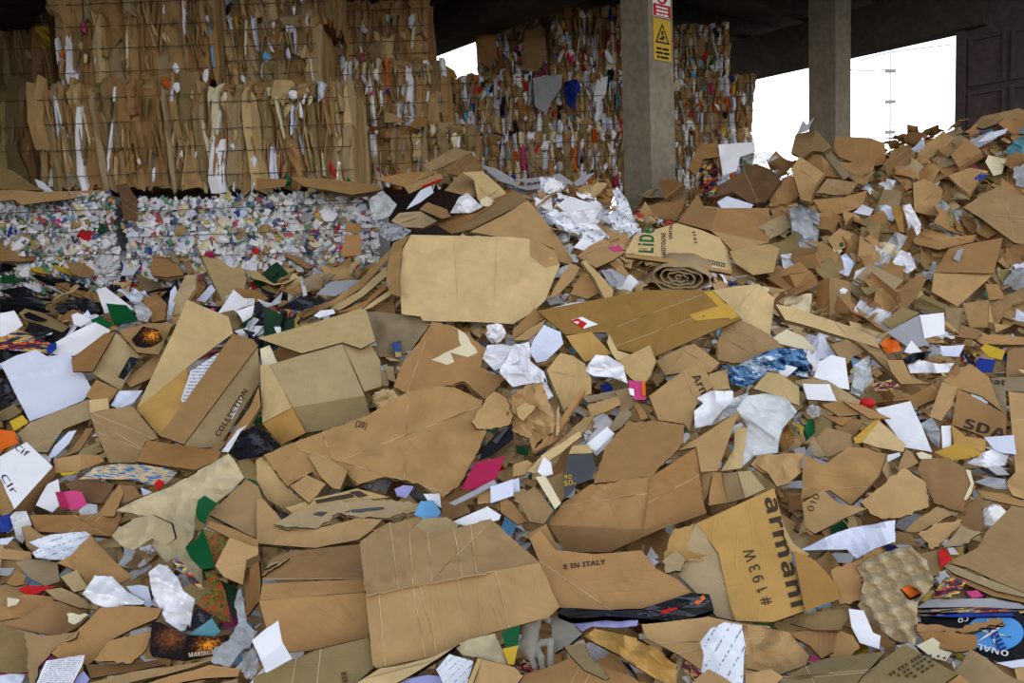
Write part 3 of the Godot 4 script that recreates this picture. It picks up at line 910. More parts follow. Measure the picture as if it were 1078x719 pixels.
	B(12, "flattened_carton", "long light flattened carton lying across the foot of the rear heap", [["end_panel", "k2", [685, 705, 778, 575, 800, 625, 870, 719, 740, 760], [0, 0, 0.06]], ["side_panel", "k2", [800, 625, 870, 719, 1090, 690, 1078, 660, 930, 640], [0.06, 0.04, 0]]], {"l": 0.14})
	S(12, "k3", "cardboard_sheet", "brown board strip rising beside the column foot", [520, 640, 620, 610, 700, 560, 730, 590, 690, 690, 600, 700], {"l": 0.1})
	S(12, "k3", "cardboard_scrap", "brown folded board wedged at the column foot", [610, 520, 690, 515, 720, 540, 640, 600], {"l": 0.1})
	S(12, "pr_mix", "plastic_film", "crumpled printed plastic with orange bits in the rear heap", [785, 470, 840, 430, 870, 480, 850, 580, 790, 560, 775, 530], {"l": 0.12, "crush": 0.05})
	S(12, "wl", "paper_sheet", "pale flat sheet under the big dark board of the rear heap", [858, 610, 900, 585, 1010, 620, 1000, 642, 880, 640], {"l": 0.14})
	S(12, "k3", "cardboard_sheet", "tall brown board standing left of the upright white board", [735, 470, 790, 360, 860, 365, 865, 420, 800, 430, 770, 500], {"l": 0.1})
	S(12, "film", "plastic_film", "clear film with blue print behind the upright white board", [950, 420, 1060, 395, 1120, 420, 1060, 450, 990, 450], {"l": 0.14, "crush": 0.04})
	B(13, "carton", "large open brown carton lying on the ridge below the opening", [["side_panel", "k3", [285, 332, 432, 340, 425, 462, 350, 440, 300, 420, 278, 380], [0, 0.05, 0.05]], ["open_end", "k3", [432, 340, 425, 462, 498, 450, 492, 362], [0.05, 0.05, -0.1]]], {"l": 0.14, "f": 0.8})
	S(13, "k2", "cardboard_sheet", "light brown board bent on the ridge by the bare column", [118, 325, 205, 306, 270, 380, 235, 400, 190, 395, 150, 425, 98, 402], {"l": 0.12})
	S(13, "k2", "cardboard_sheet", "brown board with folded flap below the bent ridge board", [100, 470, 135, 418, 240, 490, 210, 530, 180, 610, 140, 600], {"l": 0.14})
	S(13, "k4", "cardboard_strip", "narrow folded board strip slanting down the rear heap", [215, 382, 245, 368, 350, 500, 320, 516], {"l": 0.18})
	S(13, "k3", "cardboard_sheet", "brown board behind the slanting strip in the rear heap", [150, 430, 215, 395, 310, 510, 240, 500], {"l": 0.12})
	S(13, "k2", "cardboard_sheet", "brown crumpled board below the slanting strip", [205, 570, 250, 510, 330, 520, 380, 530, 340, 575, 280, 580], {"l": 0.15, "wave": 0.03})
	S(13, "k3", "cardboard_sheet", "dark creased board low in the rear heap middle", [190, 600, 320, 590, 420, 560, 400, 630, 300, 660, 220, 650], {"l": 0.1})
	S(13, "k3", "cardboard_sheet", "brown peaked board on the ridge under the sky", [488, 450, 530, 398, 570, 365, 622, 400, 600, 455, 545, 495, 505, 500], {"l": 0.14})
	S(13, "k2", "cardboard_sheet", "flat brown board pointing up beside the panelled wall", [640, 395, 690, 350, 740, 310, 782, 345, 740, 390, 650, 445, 600, 470], {"l": 0.14})
	S(13, "k2", "cardboard_sheet", "long curved brown board on top of the heap by the panelled wall", [862, 290, 900, 250, 1060, 215, 1090, 240, 1050, 260, 1000, 268, 940, 290, 905, 302], {"l": 0.18, "bend": [0.5, 80]})
	S(13, "g", "foam_sheet", "grey foam sheet under the long curved board", [800, 385, 850, 350, 945, 308, 965, 340, 870, 392], {"l": 0.14})
	S(13, "wl", "foam_sheet", "pale foam sheet below the grey foam sheet", [880, 360, 930, 320, 1010, 300, 1000, 320, 930, 350], {"l": 0.18})
	S(13, "teal", "plastic_film", "bluish grey plastic sheet at the edge of the rear heap", [998, 395, 1040, 350, 1090, 325, 1090, 425, 1020, 432], {"l": 0.16, "crush": 0.03})
	S(13, "k2", "carton", "standing light carton panel in the middle of the rear heap", [610, 530, 660, 510, 715, 540, 738, 560, 722, 672, 680, 665, 618, 650], {"l": 0.18, "f": 1.0, "bend": [0.4, 0]})
	S(13, "cream", "paper_sheet", "cream crumpled paper cup shape beside the panelled wall heap", [915, 440, 930, 412, 1005, 428, 985, 490, 950, 500], {"l": 0.16, "bend": [1.0, 0]})
	S(13, "k2", "flattened_carton", "large smooth flattened carton sliding down the far side of the rear heap", [822, 632, 900, 580, 980, 538, 1095, 590, 1095, 790, 1040, 782, 980, 740, 900, 680], {"l": 0.2, "wave": 0.006})
	S(13, "k2", "cardboard_sheet", "brown board with blue mark above the large smooth carton", [760, 500, 850, 465, 930, 480, 880, 530, 850, 580, 800, 540], {"l": 0.14})
	patch("blu", "blue_print", [868, 512, 900, 485, 925, 498, 890, 525])
	S(13, "w", "paper_sheet", "white torn sheet beside the yellow board of the rear heap", [568, 625, 600, 618, 645, 700, 640, 760, 600, 740], {"l": 0.18, "crush": 0.03})
	S(13, "k5", "cardboard_strip", "yellowish upright board strip next to the white torn sheet", [520, 630, 565, 628, 575, 735, 555, 735], {"l": 0.18})
	S(13, "wl", "paper_sheet", "white slip lying left of the yellow board strip", [360, 655, 400, 620, 445, 640, 430, 668], {"l": 0.14})
	S(13, "greyfilm", "plastic_film", "clear crumpled film under the dark creased board", [90, 640, 140, 620, 220, 660, 210, 800, 130, 850, 100, 740], {"l": 0.16, "crush": 0.05})
	S(13, "milky", "plastic_film", "whitish film hanging over boards in the rear heap middle", [480, 600, 500, 510, 540, 520, 500, 610], {"l": 0.18, "crush": 0.03})
	S(13, "g", "crumpled_paper", "grey newspaper crumple beside the standing light carton", [705, 625, 735, 600, 790, 650, 770, 680, 730, 670], {"l": 0.2, "crush": 0.05})
	S(13, "greyfilm", "plastic_film", "grey plastic horns sticking up next to the bare column", [122, 325, 150, 265, 165, 285, 200, 250, 170, 310], {"l": 0.14, "f": 1.2})
	# lower part of the rear heap
	B(23, "carton", "standing carton with a white label in the hollow of the rear heap", [["side_panel", "k3", [205, 312, 260, 290, 258, 462, 208, 442], [-0.08, 0, 0]], ["front_panel", "k2", [260, 290, 258, 462, 360, 484, 345, 308], [0, 0, 0.02]]], {"l": 0.15, "f": 1.0})
	patch("white", "label", [303, 345, 318, 335, 338, 345, 328, 360, 308, 360])
	B(23, "carton", "large brown carton with faded grey print in the rear heap", [["upper_panel", "k3", [700, 270, 765, 165, 990, 125, 950, 275, 835, 272], [0, -0.1, -0.1]], ["lower_panel", "k2", [700, 272, 835, 272, 950, 278, 800, 415, 690, 352], [0, 0, 0]]], {"l": 0.2})
	patch("g", "faded_print", [780, 215, 800, 175, 825, 170, 805, 225])
	S(23, "k2", "cardboard_roll", "rolled light board above the large carton with faded print", [610, 135, 660, 85, 780, 120, 880, 112, 865, 142, 720, 176, 622, 152], {"l": 0.22, "bend": [2.0, 80]})
	B(23, "carton", "grey-lined carton with a white page at the foot of the rear heap", [["grey_panel", "g", [500, 522, 640, 448, 660, 548, 680, 575, 600, 592], [0, 0.02, 0.04]], ["white_page", "w", [640, 450, 660, 548, 746, 530, 742, 440], [0.03, 0.05, 0.03]]], {"l": 0.16})
	S(23, "k4", "flat_board", "greyish board end beside the white page", [748, 422, 815, 420, 802, 522, 752, 528], {"l": 0.14})
	B(23, "carton", "open light carton with spread flaps at the foot of the rear heap", [["side_panel", "k2", [820, 402, 930, 385, 925, 502, 850, 502], [0, 0.04, 0.04]], ["flap", "k2", [932, 395, 928, 480, 1025, 495, 960, 525], [0.04, 0.04, 0]]], {"l": 0.16})
	S(23, "k2", "cardboard_scrap", "small light board above the open carton with spread flaps", [915, 318, 970, 320, 1000, 380, 932, 388], {"l": 0.16})
	S(23, "k2", "cardboard_strip", "light board strip bending toward the edge of the rear heap", [1012, 362, 1095, 325, 1095, 385, 965, 422, 940, 402], {"l": 0.18})
	S(23, "k3", "cardboard_strip", "flat brown board under the open carton with spread flaps", [860, 545, 950, 530, 1095, 545, 1095, 575, 900, 572], {"l": 0.12})
	S(23, "k3", "cardboard_scrap", "brown folded flap below the open carton", [810, 490, 870, 505, 905, 520, 880, 552, 800, 542], {"l": 0.14})
	B(23, "package", "yellow and dark blue printed snack boxes at the rear heap foot", [["yellow_box", "yel", [895, 590, 915, 570, 1000, 600, 985, 640, 930, 625], [0, 0, 0.02]], ["blue_box", "blu", [875, 650, 890, 630, 960, 640, 945, 690, 890, 690], [0.02, 0, 0]]], {"l": 0.14})
	S(23, "w", "plastic_film", "white crumpled plastic at the foot of the rear heap", [588, 660, 640, 638, 720, 655, 785, 650, 760, 692, 600, 694], {"l": 0.14, "crush": 0.05})
	S(23, "wl", "paper_sheet", "pale curved paper above the white crumpled plastic", [725, 580, 830, 575, 805, 625, 735, 622], {"l": 0.14, "bend": [1.0, 90]})
	S(23, "blk", "plastic_film", "black plastic strip above the white crumpled plastic", [562, 640, 610, 610, 692, 600, 650, 642, 575, 656], {"l": 0.14, "crush": 0.04})
	S(23, "ora", "plastic_film", "orange netting next to the end of the curved board strip", [472, 570, 500, 545, 550, 560, 565, 600, 500, 612], {"l": 0.12, "crush": 0.05})
	S(23, "w", "paper_sheet", "white paper tip behind the black plastic strip", [575, 605, 605, 555, 650, 605, 610, 615], {"l": 0.13})
	S(23, "k3", "cardboard_sheet", "brown board at the very edge below the snack boxes", [1008, 605, 1040, 585, 1095, 600, 1095, 719, 1002, 719], {"l": 0.14})
	S(23, "film", "plastic_film", "tall clear film streamer at the side of the rear hollow", [100, 60, 150, 0, 190, 60, 195, 150, 150, 260, 110, 200], {"l": 0.16, "crush": 0.05})
	S(23, "w", "crumpled_paper", "white crumple between film streamer and standing carton", [55, 195, 100, 190, 125, 240, 95, 275, 65, 250], {"l": 0.16, "crush": 0.05})
	S(23, "wl", "crumpled_paper", "greyish crumpled paper high in the rear hollow", [280, 215, 330, 190, 365, 230, 340, 290, 295, 270], {"l": 0.16, "crush": 0.05})
	S(23, "w", "crumpled_paper", "white torn slip hanging in the rear hollow", [355, 320, 370, 265, 415, 245, 420, 265, 385, 330], {"l": 0.16, "crush": 0.03})
	S(23, "w", "crumpled_paper", "white paper bundle with red print in the rear heap", [528, 225, 560, 175, 600, 190, 625, 250, 580, 285, 545, 260], {"l": 0.18, "crush": 0.05})
	S(23, "k2", "cardboard_scrap", "light board with green mark high in the rear hollow", [250, 130, 305, 85, 360, 110, 335, 160, 290, 188], {"l": 0.16})
	patch("grn", "green_print", [302, 150, 315, 142, 320, 158, 306, 165])
	S(23, "film", "plastic_film", "clear film bundle above the white bundle with red print", [490, 160, 540, 100, 590, 120, 560, 170, 510, 200], {"l": 0.16, "crush": 0.05})
	S(23, "k3", "cardboard_sheet", "brown board slanting between white bundle and large carton", [545, 350, 640, 270, 660, 290, 610, 390, 560, 400], {"l": 0.14})
	S(23, "k8", "cardboard_sheet", "olive board with white edge above the grey-lined carton", [480, 480, 570, 415, 640, 440, 560, 490, 520, 510], {"l": 0.12})

func build_pieces_left() -> void:
	# along the foot of the pale bales
	S(20, "k2", "cardboard_sheet", "brown board lying flat below the left pale bale", [0, 140, 100, 165, 190, 172, 206, 215, 90, 226, 0, 222], {"l": 0.12})
	B(20, "carton", "small brown box standing before the left pale bale", [["front_panel", "k2", [265, 192, 290, 165, 362, 208, 340, 292, 300, 272], [0, 0, 0.05]], ["side_panel", "k3", [362, 208, 340, 292, 395, 280, 392, 185], [0.05, 0.05, -0.05]]], {"l": 0.12, "f": 0.9})
	S(20, "wl", "paper_sheet", "white bent sheet next to the clear bag with scraps", [485, 180, 560, 185, 592, 240, 560, 282, 508, 285, 520, 240], {"l": 0.1, "bend": [0.7, 30]})
	B(20, "carton", "greyish open box leaning before the pale bale gap", [["inner_panel", "k4", [560, 266, 642, 262, 690, 342, 640, 372, 600, 340], [0, 0, 0.04]], ["edge_strip", "cream", [642, 262, 690, 342, 700, 338, 655, 258], [0.02, 0.05, 0.05]]], {"l": 0.12})
	S(20, "k3", "cardboard_sheet", "jagged brown board standing up in front of the pale bales", [630, 242, 660, 180, 690, 130, 745, 40, 757, 130, 722, 182, 772, 282, 700, 292, 640, 284], {"l": 0.1, "f": 0.9, "tear": 0.007})
	S(20, "k4", "cardboard_strip", "grey-brown strip inside the group of standing boards", [705, 140, 738, 158, 757, 238, 722, 222], {"l": 0.16, "f": 1.0})
	S(20, "k3", "cardboard_strip", "short brown strip standing next to the tall light board", [755, 186, 786, 180, 812, 272, 790, 282], {"l": 0.14, "f": 1.0})
	S(20, "k3", "cardboard_strip", "curved brown strip touching the tall light board", [815, 242, 840, 225, 867, 330, 828, 382], {"l": 0.12, "f": 1.0})
	S(20, "k1", "flattened_carton", "tall light flattened box standing against the pale bales", [835, 176, 862, 120, 890, 70, 952, 110, 972, 132, 1036, 292, 1020, 402, 942, 404, 900, 322], {"l": 0.14, "f": 1.1, "folds": [[905, 180, 960, 330, 0.15]]})
	patch("k2", "taped_patch", [865, 118, 900, 105, 936, 165, 890, 182])
	S(20, "k3", "cardboard_sheet", "brown board at the foot of the tall light box", [990, 335, 1075, 345, 1130, 380, 1060, 420, 1000, 400], {"l": 0.1})
	S(20, "red", "package", "red printed paper corner beside the tall light box", [1050, 310, 1078, 312, 1080, 345, 1058, 340], {"l": 0.12})
	S(20, "k4", "cardboard_sheet", "long grey-brown board leaning over the tall yellowish carton", [698, 482, 722, 400, 780, 282, 826, 280, 822, 340, 790, 388, 722, 542], {"l": 0.2, "f": 0.9})
	S(20, "wl", "leaflet", "narrow white leaflet beside the long grey-brown board", [700, 472, 716, 350, 735, 325, 750, 362, 712, 470], {"l": 0.18, "f": 1.0})
	S(20, "wl", "leaflet", "folded white and blue leaflet under the tall light box", [825, 388, 888, 320, 906, 345, 862, 396], {"l": 0.16, "f": 1.0})
	S(20, "film", "plastic_film", "clear crumpled film right of the green folder", [560, 410, 600, 395, 640, 440, 620, 480, 580, 470], {"l": 0.12, "crush": 0.04})
	S(20, "k3", "cardboard_scrap", "brown broken board below the greyish open box", [600, 380, 660, 360, 700, 400, 690, 470, 640, 480], {"l": 0.1})
	# dark magazines
	var layers := [[[0, 345, 90, 330, 190, 328, 300, 372, 200, 378, 60, 372], "pr_dark"], [[0, 375, 120, 372, 230, 380, 330, 425, 180, 420, 0, 400], "pr_dark"], [[0, 402, 150, 410, 210, 432, 100, 440, 0, 430], "blk"], [[130, 280, 220, 275, 300, 310, 200, 320], "pr_dark"], [[200, 330, 260, 310, 350, 370, 300, 385], "blk"], [[320, 400, 350, 370, 440, 420, 420, 450, 360, 440], "pr_dark"], [[200, 360, 240, 375, 300, 440, 250, 440], "dgrey"], [[0, 235, 60, 225, 110, 235, 40, 262, 0, 265], "blk"], [[180, 300, 280, 290, 420, 340, 400, 350, 290, 330], "pr_dark"]]
	for e in layers: S(20, e[1], "magazine", "thin dark glossy magazine in the slumped stack left of the green folder", e[0], {"l": 0.12 + 0.01 * (serial % 5), "thick": 0.012, "t": [0.0, 0.5]})
	S(20, "yel", "magazine", "yellow edged magazine on top of the dark magazines", [128, 252, 160, 245, 245, 268, 240, 285, 140, 268], {"l": 0.15, "thick": 0.01})
	S(20, "yel", "leaflet", "yellow folded leaflet beside the small brown box", [225, 225, 245, 220, 330, 275, 300, 285, 240, 262], {"l": 0.15})
	S(20, "grn", "package", "green printed bag at the edge of the magazine pile", [0, 295, 30, 270, 118, 245, 130, 298, 60, 315, 10, 318], {"l": 0.16, "crush": 0.02})
	S(20, "k3", "cardboard_strip", "brown strip across the dark magazines", [230, 318, 280, 312, 410, 372, 400, 388, 300, 352], {"l": 0.18})
	S(20, "w", "leaflet", "white edged leaflet among the dark magazines", [195, 330, 215, 325, 268, 355, 262, 362], {"l": 0.2})
	B(20, "folder", "dark green folder with white paper below the open box", [["white_sheet", "w", [405, 345, 440, 330, 480, 360, 565, 425, 520, 432, 440, 442], [0, 0.02, 0.02]], ["green_cover", "grn", [445, 400, 530, 408, 582, 470, 540, 482, 480, 492], [0.05, 0.06, 0.06]]], {"l": 0.16})
	S(20, "w", "paper_sheet", "clean white sheet lying on the magazines above the white board", [215, 575, 300, 525, 400, 480, 466, 515, 390, 570, 310, 622, 210, 612], {"l": 0.14, "bend": [0.4, 20], "wave": 0.02})
	S(20, "w", "leaflet", "white leaflet tip left of the green folder", [300, 450, 325, 440, 385, 470, 340, 500, 310, 490], {"l": 0.14})
	S(20, "grn", "leaflet", "green leaflet below the green folder", [380, 470, 420, 455, 480, 492, 450, 505, 400, 495], {"l": 0.13})
	B(20, "magazine", "rolled olive magazine at the left of the white sheet", [["cover", "k8", [80, 440, 105, 422, 180, 440, 292, 500, 262, 522, 150, 482, 100, 470], [0, 0.03, 0.04], {"bend": [1.5, 60]}], ["pages", "blk", [98, 448, 120, 436, 200, 470, 160, 478, 110, 462], [0.04, 0.04, 0.05]]], {"l": 0.12})
	S(20, "w", "paper_sheet", "rounded white paper at the far end of the magazine pile", [0, 442, 60, 430, 96, 492, 50, 530, 0, 542], {"l": 0.15, "bend": [0.6, 0]})
	S(20, "pr_mix", "magazine", "magazine with colourful picture cover at the white board", [0, 545, 80, 510, 150, 540, 240, 580, 200, 612, 100, 602, 0, 592], {"l": 0.12})
	S(20, "blu", "package", "small shiny blue packet next to the white sheet", [195, 600, 205, 570, 236, 565, 238, 590, 210, 615], {"l": 0.2, "crush": 0.02})
	S(20, "yel", "package", "yellow scrap of packaging under the greyish box", [565, 335, 590, 312, 612, 360, 585, 390], {"l": 0.14})
	S(20, "red", "package", "red printed flap left of the greyish box", [505, 310, 555, 298, 575, 330, 520, 335], {"l": 0.1})
	# white board and what lies around it
	S(30, "wl", "flattened_carton", "large white flattened carton with one crease on the left slope", [0, 15, 70, -20, 150, -44, 200, -14, 290, -30, 350, 60, 388, 125, 350, 170, 240, 215, 125, 258, 90, 190, 40, 90], {"l": 0.16, "folds": [[110, -30, 235, 215, 0.12]], "wave": 0.006})
	S(30, "k4", "cardboard_sheet", "grey-brown board tucked under the white carton", [78, 305, 130, 260, 250, 212, 370, 165, 384, 245, 265, 292, 200, 388, 110, 385], {"l": 0.1})
	B(30, "carton", "white carton with handwriting lying on its side", [["white_panel", "w", [0, 405, 112, 345, 222, 448, 60, 628, 0, 495], [0, 0, 0.06], {"write": [["Cif", 60, 372, 52, 38, 26, "dgrey", "handwriting"], ["Clr", 2, 492, 50, 75, 28, "dgrey", "handwriting"]]}], ["brown_side", "k3", [222, 448, 60, 628, 80, 645, 132, 640, 238, 478], [0.06, 0.06, 0.0]], ["side_flap", "k2", [0, 498, 60, 628, 30, 660, 0, 650], [0, 0.06, 0]]], {"l": 0.16})
	S(30, "w", "paper_sheet", "white sheet below the carton with handwriting", [150, 610, 200, 520, 245, 500, 262, 600, 220, 640], {"l": 0.1})
	S(30, "pr_dark", "magazine", "magazine with a dark portrait cover beside the white carton", [0, 75, 40, 92, 72, 162, 30, 182, 0, 172], {"l": 0.14})
	S(30, "k8", "leaflet", "olive printed leaflet under the dark portrait magazine", [0, 215, 60, 185, 90, 220, 40, 250, 0, 255], {"l": 0.12})
	S(30, "yel", "package", "yellow and black snack carton left of the grey-brown board", [40, 258, 95, 232, 120, 262, 58, 298], {"l": 0.16})
	S(30, "ora", "package", "orange snack carton on the left edge of the heap", [0, 292, 62, 300, 78, 350, 20, 372, 0, 390], {"l": 0.15})
	S(30, "wl", "paper_sheet", "grey-white paper wedge beside the small carton with fringe", [195, 422, 230, 360, 290, 300, 322, 295, 290, 350, 235, 402], {"l": 0.18})
	S(30, "k3", "cardboard_strip", "brown board edge behind the paper wedge", [235, 412, 300, 380, 360, 288, 396, 284, 335, 382, 260, 412], {"l": 0.16})
	B(30, "carton", "small torn carton with yellow fringe left of the house-shaped board", [["front_panel", "k2", [230, 416, 340, 395, 345, 462, 230, 476], [0.03, 0.03, 0]], ["side_panel", "k3", [340, 395, 345, 462, 440, 425, 420, 400], [0.03, 0, -0.05]], ["fringe", "yel", [250, 474, 300, 470, 345, 460, 300, 482, 260, 486], [0.02, 0.02, 0.02]]], {"l": 0.16})
	S(30, "k2", "cardboard_sheet", "house-shaped brown board between the white carton and the yellowish carton", [375, 225, 460, 205, 560, 195, 665, 330, 612, 342, 570, 432, 460, 432, 402, 300], {"l": 0.16, "wave": 0.008})
	S(30, "k1", "cardboard_scrap", "small square light board on top of the house-shaped board", [372, 168, 455, 160, 459, 205, 378, 223], {"l": 0.2})
	S(30, "k3", "cardboard_strip", "long narrow brown box side at the foot of the yellowish carton", [570, 425, 620, 338, 780, 360, 930, 385, 915, 422, 820, 462, 700, 446], {"l": 0.2, "folds": [[570, 425, 620, 338, 0.0]]})
	S(30, "k3", "cardboard_scrap", "brown board with faint print above the square light board", [360, 150, 405, 82, 498, 125, 450, 195, 380, 165], {"l": 0.13})
	S(30, "wl", "crumpled_paper", "pale blue-white packaging between boards left of the yellowish carton", [465, 190, 500, 130, 600, 128, 560, 180, 500, 205], {"l": 0.13, "crush": 0.03})
	B(100, "carton", "folded light carton with a fire-coloured picture behind it", [["flap", "k3", [225, 412, 330, 332, 365, 326, 292, 452, 230, 452], [-0.03, 0, 0.05]], ["front_panel", "k1", [365, 332, 292, 458, 380, 512, 440, 402], [0.05, 0.05, 0.06]], ["rear_panel", "k2", [372, 322, 470, 300, 545, 300, 500, 400, 432, 392], [0, -0.05, -0.05]], ["lower_flap", "k2", [390, 482, 500, 392, 522, 382, 480, 472, 412, 502], [0.02, 0, 0]]], {"l": 0.16})
	S(100, "pr_fire", "leaflet", "glossy picture with fire colours on the folded light carton", [415, 352, 450, 310, 500, 320, 512, 350, 470, 382, 430, 372], {"l": 0.34})
	S(100, "pr_dark", "leaflet", "dark photograph label on the folded light carton", [372, 470, 410, 405, 440, 412, 390, 478], {"l": 0.27})
	B(100, "carton", "tall open yellowish carton lying on its back with loose paper inside", [["back_panel", "k1", [590, 226, 720, 280, 735, 332, 640, 402, 590, 440, 430, 570, 510, 402, 545, 330], [-0.05, -0.05, -0.05]], ["bottom_flap", "k7", [430, 570, 590, 440, 602, 522, 502, 655], [-0.05, -0.02, 0.02], {"wave": 0.02}], ["inner_side", "k2", [735, 332, 800, 352, 812, 372, 580, 682, 502, 655, 602, 520], [-0.05, 0.04, 0.10]], ["outer_side", "k1", [812, 372, 822, 482, 690, 692, 590, 692, 578, 682], [0.10, 0.0, 0.02]]], {"l": 0.2, "t": [0.05, 0.05]})
	write("COLLECTION", 690, 660, 92, -145, 17, "brown")
	patch("white", "label", [722, 598, 758, 535, 766, 540, 732, 602])
	S(100, "pr_text", "paper_sheet", "loose white printed sheet inside the tall yellowish carton", [570, 540, 600, 452, 695, 390, 682, 440, 620, 520, 580, 560], {"l": 0.28})
	S(100, "k3", "cardboard_sheet", "brown board edge right of the tall yellowish carton", [700, 690, 790, 560, 815, 500, 822, 560, 760, 660], {"l": 0.12})
	# yellowish carton in the left middle
	B(31, "carton", "yellowish wide carton with torn corner left of the big pale carton", [["upper_face", "k1", [55, 20, 360, -72, 455, 150, 150, 200], [0.02, 0.0, 0.04]], ["lower_face", "k8", [150, 200, 455, 150, 478, 232, 300, 292, 208, 306], [0.06, 0.04, 0.0]], ["end_panel", "k1", [55, 20, 150, 200, 25, 265, 20, 150, 15, 20], [0.02, 0.06, -0.06]], ["end_flap", "k7", [150, 202, 208, 306, 105, 357, 25, 268], [0.06, 0.05, -0.02]], ["corner_flap", "k1", [362, -72, 455, 130, 526, 110, 520, 0, 482, -62], [0.0, 0.04, 0.0]], ["lid", "k1", [5, -92, 200, -144, 440, -218, 462, -208, 500, -80, 440, -48, 360, -74, 190, -28], [-0.08, -0.1, -0.14]]], {"l": 0.18, "t": [0.0, 0.1]})
	S(21, "k3", "cardboard_sheet", "brown inner board showing inside the yellowish wide carton", [70, 602, 150, 558, 192, 600, 180, 620, 92, 652], {"l": 0.12})
	S(21, "cream", "cardboard_scrap", "torn pale corner of the yellowish wide carton", [15, 592, 55, 576, 96, 665, 76, 722, 30, 720], {"l": 0.26, "crush": 0.02})
	B(30, "magazine", "open white-edged magazine curling beside the long narrow box side", [["cover", "w", [930, 385, 1000, 292, 1040, 272, 1012, 300, 960, 388], [0.02, 0, 0]], ["pages", "pr_dark", [960, 388, 1012, 300, 1078, 280, 1120, 302, 1182, 362, 1110, 402, 1000, 420], [0.0, -0.02, -0.02], {"bend": [0.5, 0]}]], {"l": 0.16})
	# papers left of the pale carton
	S(21, "pr_dark", "magazine", "dark magazine with a blue stripe lying left of the pale carton", [88, 422, 180, 372, 320, 386, 200, 428], {"l": 0.14})
	S(21, "g", "newspaper", "grey newspaper sheets standing open left of the pale carton", [250, 362, 310, 310, 442, 300, 400, 330, 330, 372], {"l": 0.14})
	S(21, "k4", "cardboard_sheet", "grey-brown board behind the grey newspaper", [198, 302, 250, 272, 330, 278, 300, 310, 240, 362, 200, 352], {"l": 0.12})
	S(21, "w", "leaflet", "rolled white leaflet lying on the layered boards", [240, 452, 270, 430, 322, 424, 332, 442, 262, 462], {"l": 0.17})
	S(21, "k3", "cardboard_strip", "bent brown strip sticking up in front of the pale bale", [10, 152, 60, 126, 135, 180, 235, 250, 215, 258, 110, 196, 60, 160], {"l": 0.1, "f": 1.0})
	S(21, "k6", "cardboard_scrap", "dark board at the foot of the bent brown strip", [128, 262, 150, 230, 232, 262, 170, 292], {"l": 0.1})
	S(21, "k3", "cardboard_scrap", "brown board square in front of the wide pale bale", [370, 96, 378, 56, 440, 70, 432, 110], {"d": 7.9, "f": 1.2})
	S(21, "k3", "cardboard_sheet", "brown board standing under the board square before the wide pale bale", [355, 205, 372, 110, 440, 112, 442, 198], {"d": 7.7, "f": 1.0})
	S(21, "k4", "cardboard_scrap", "dark brown board lying below the standing boards of the pale bale", [285, 235, 350, 210, 465, 200, 400, 225, 300, 252], {"l": 0.1})
	S(21, "pr_marks", "crumpled_paper", "white printed paper crumple left above the big pale carton", [500, 95, 520, 55, 600, 70, 652, 95, 612, 132, 555, 140], {"l": 0.12, "crush": 0.05})
	S(21, "film", "plastic_film", "clear film on the papers left of the layered boards", [0, 380, 60, 400, 110, 350, 100, 400, 40, 420], {"l": 0.14, "crush": 0.03})
	for e in [[[150, 452, 330, 382, 440, 300, 555, 180, 552, 215, 450, 330, 340, 402, 200, 462], 0.15, "k2"], [[310, 420, 430, 350, 545, 245, 548, 285, 450, 370, 350, 430], 0.17, "k1"], [[330, 442, 460, 390, 542, 310, 545, 340, 450, 420, 420, 430], 0.19, "k3"], [[440, 432, 500, 385, 560, 345, 575, 360, 480, 420], 0.21, "k1"]]:
		S(21, e[2], "cardboard_sheet", "thin bowed cardboard sheet in the layered bundle left of the pale carton", e[0], {"l": e[1], "bend": [-0.25, 30]})

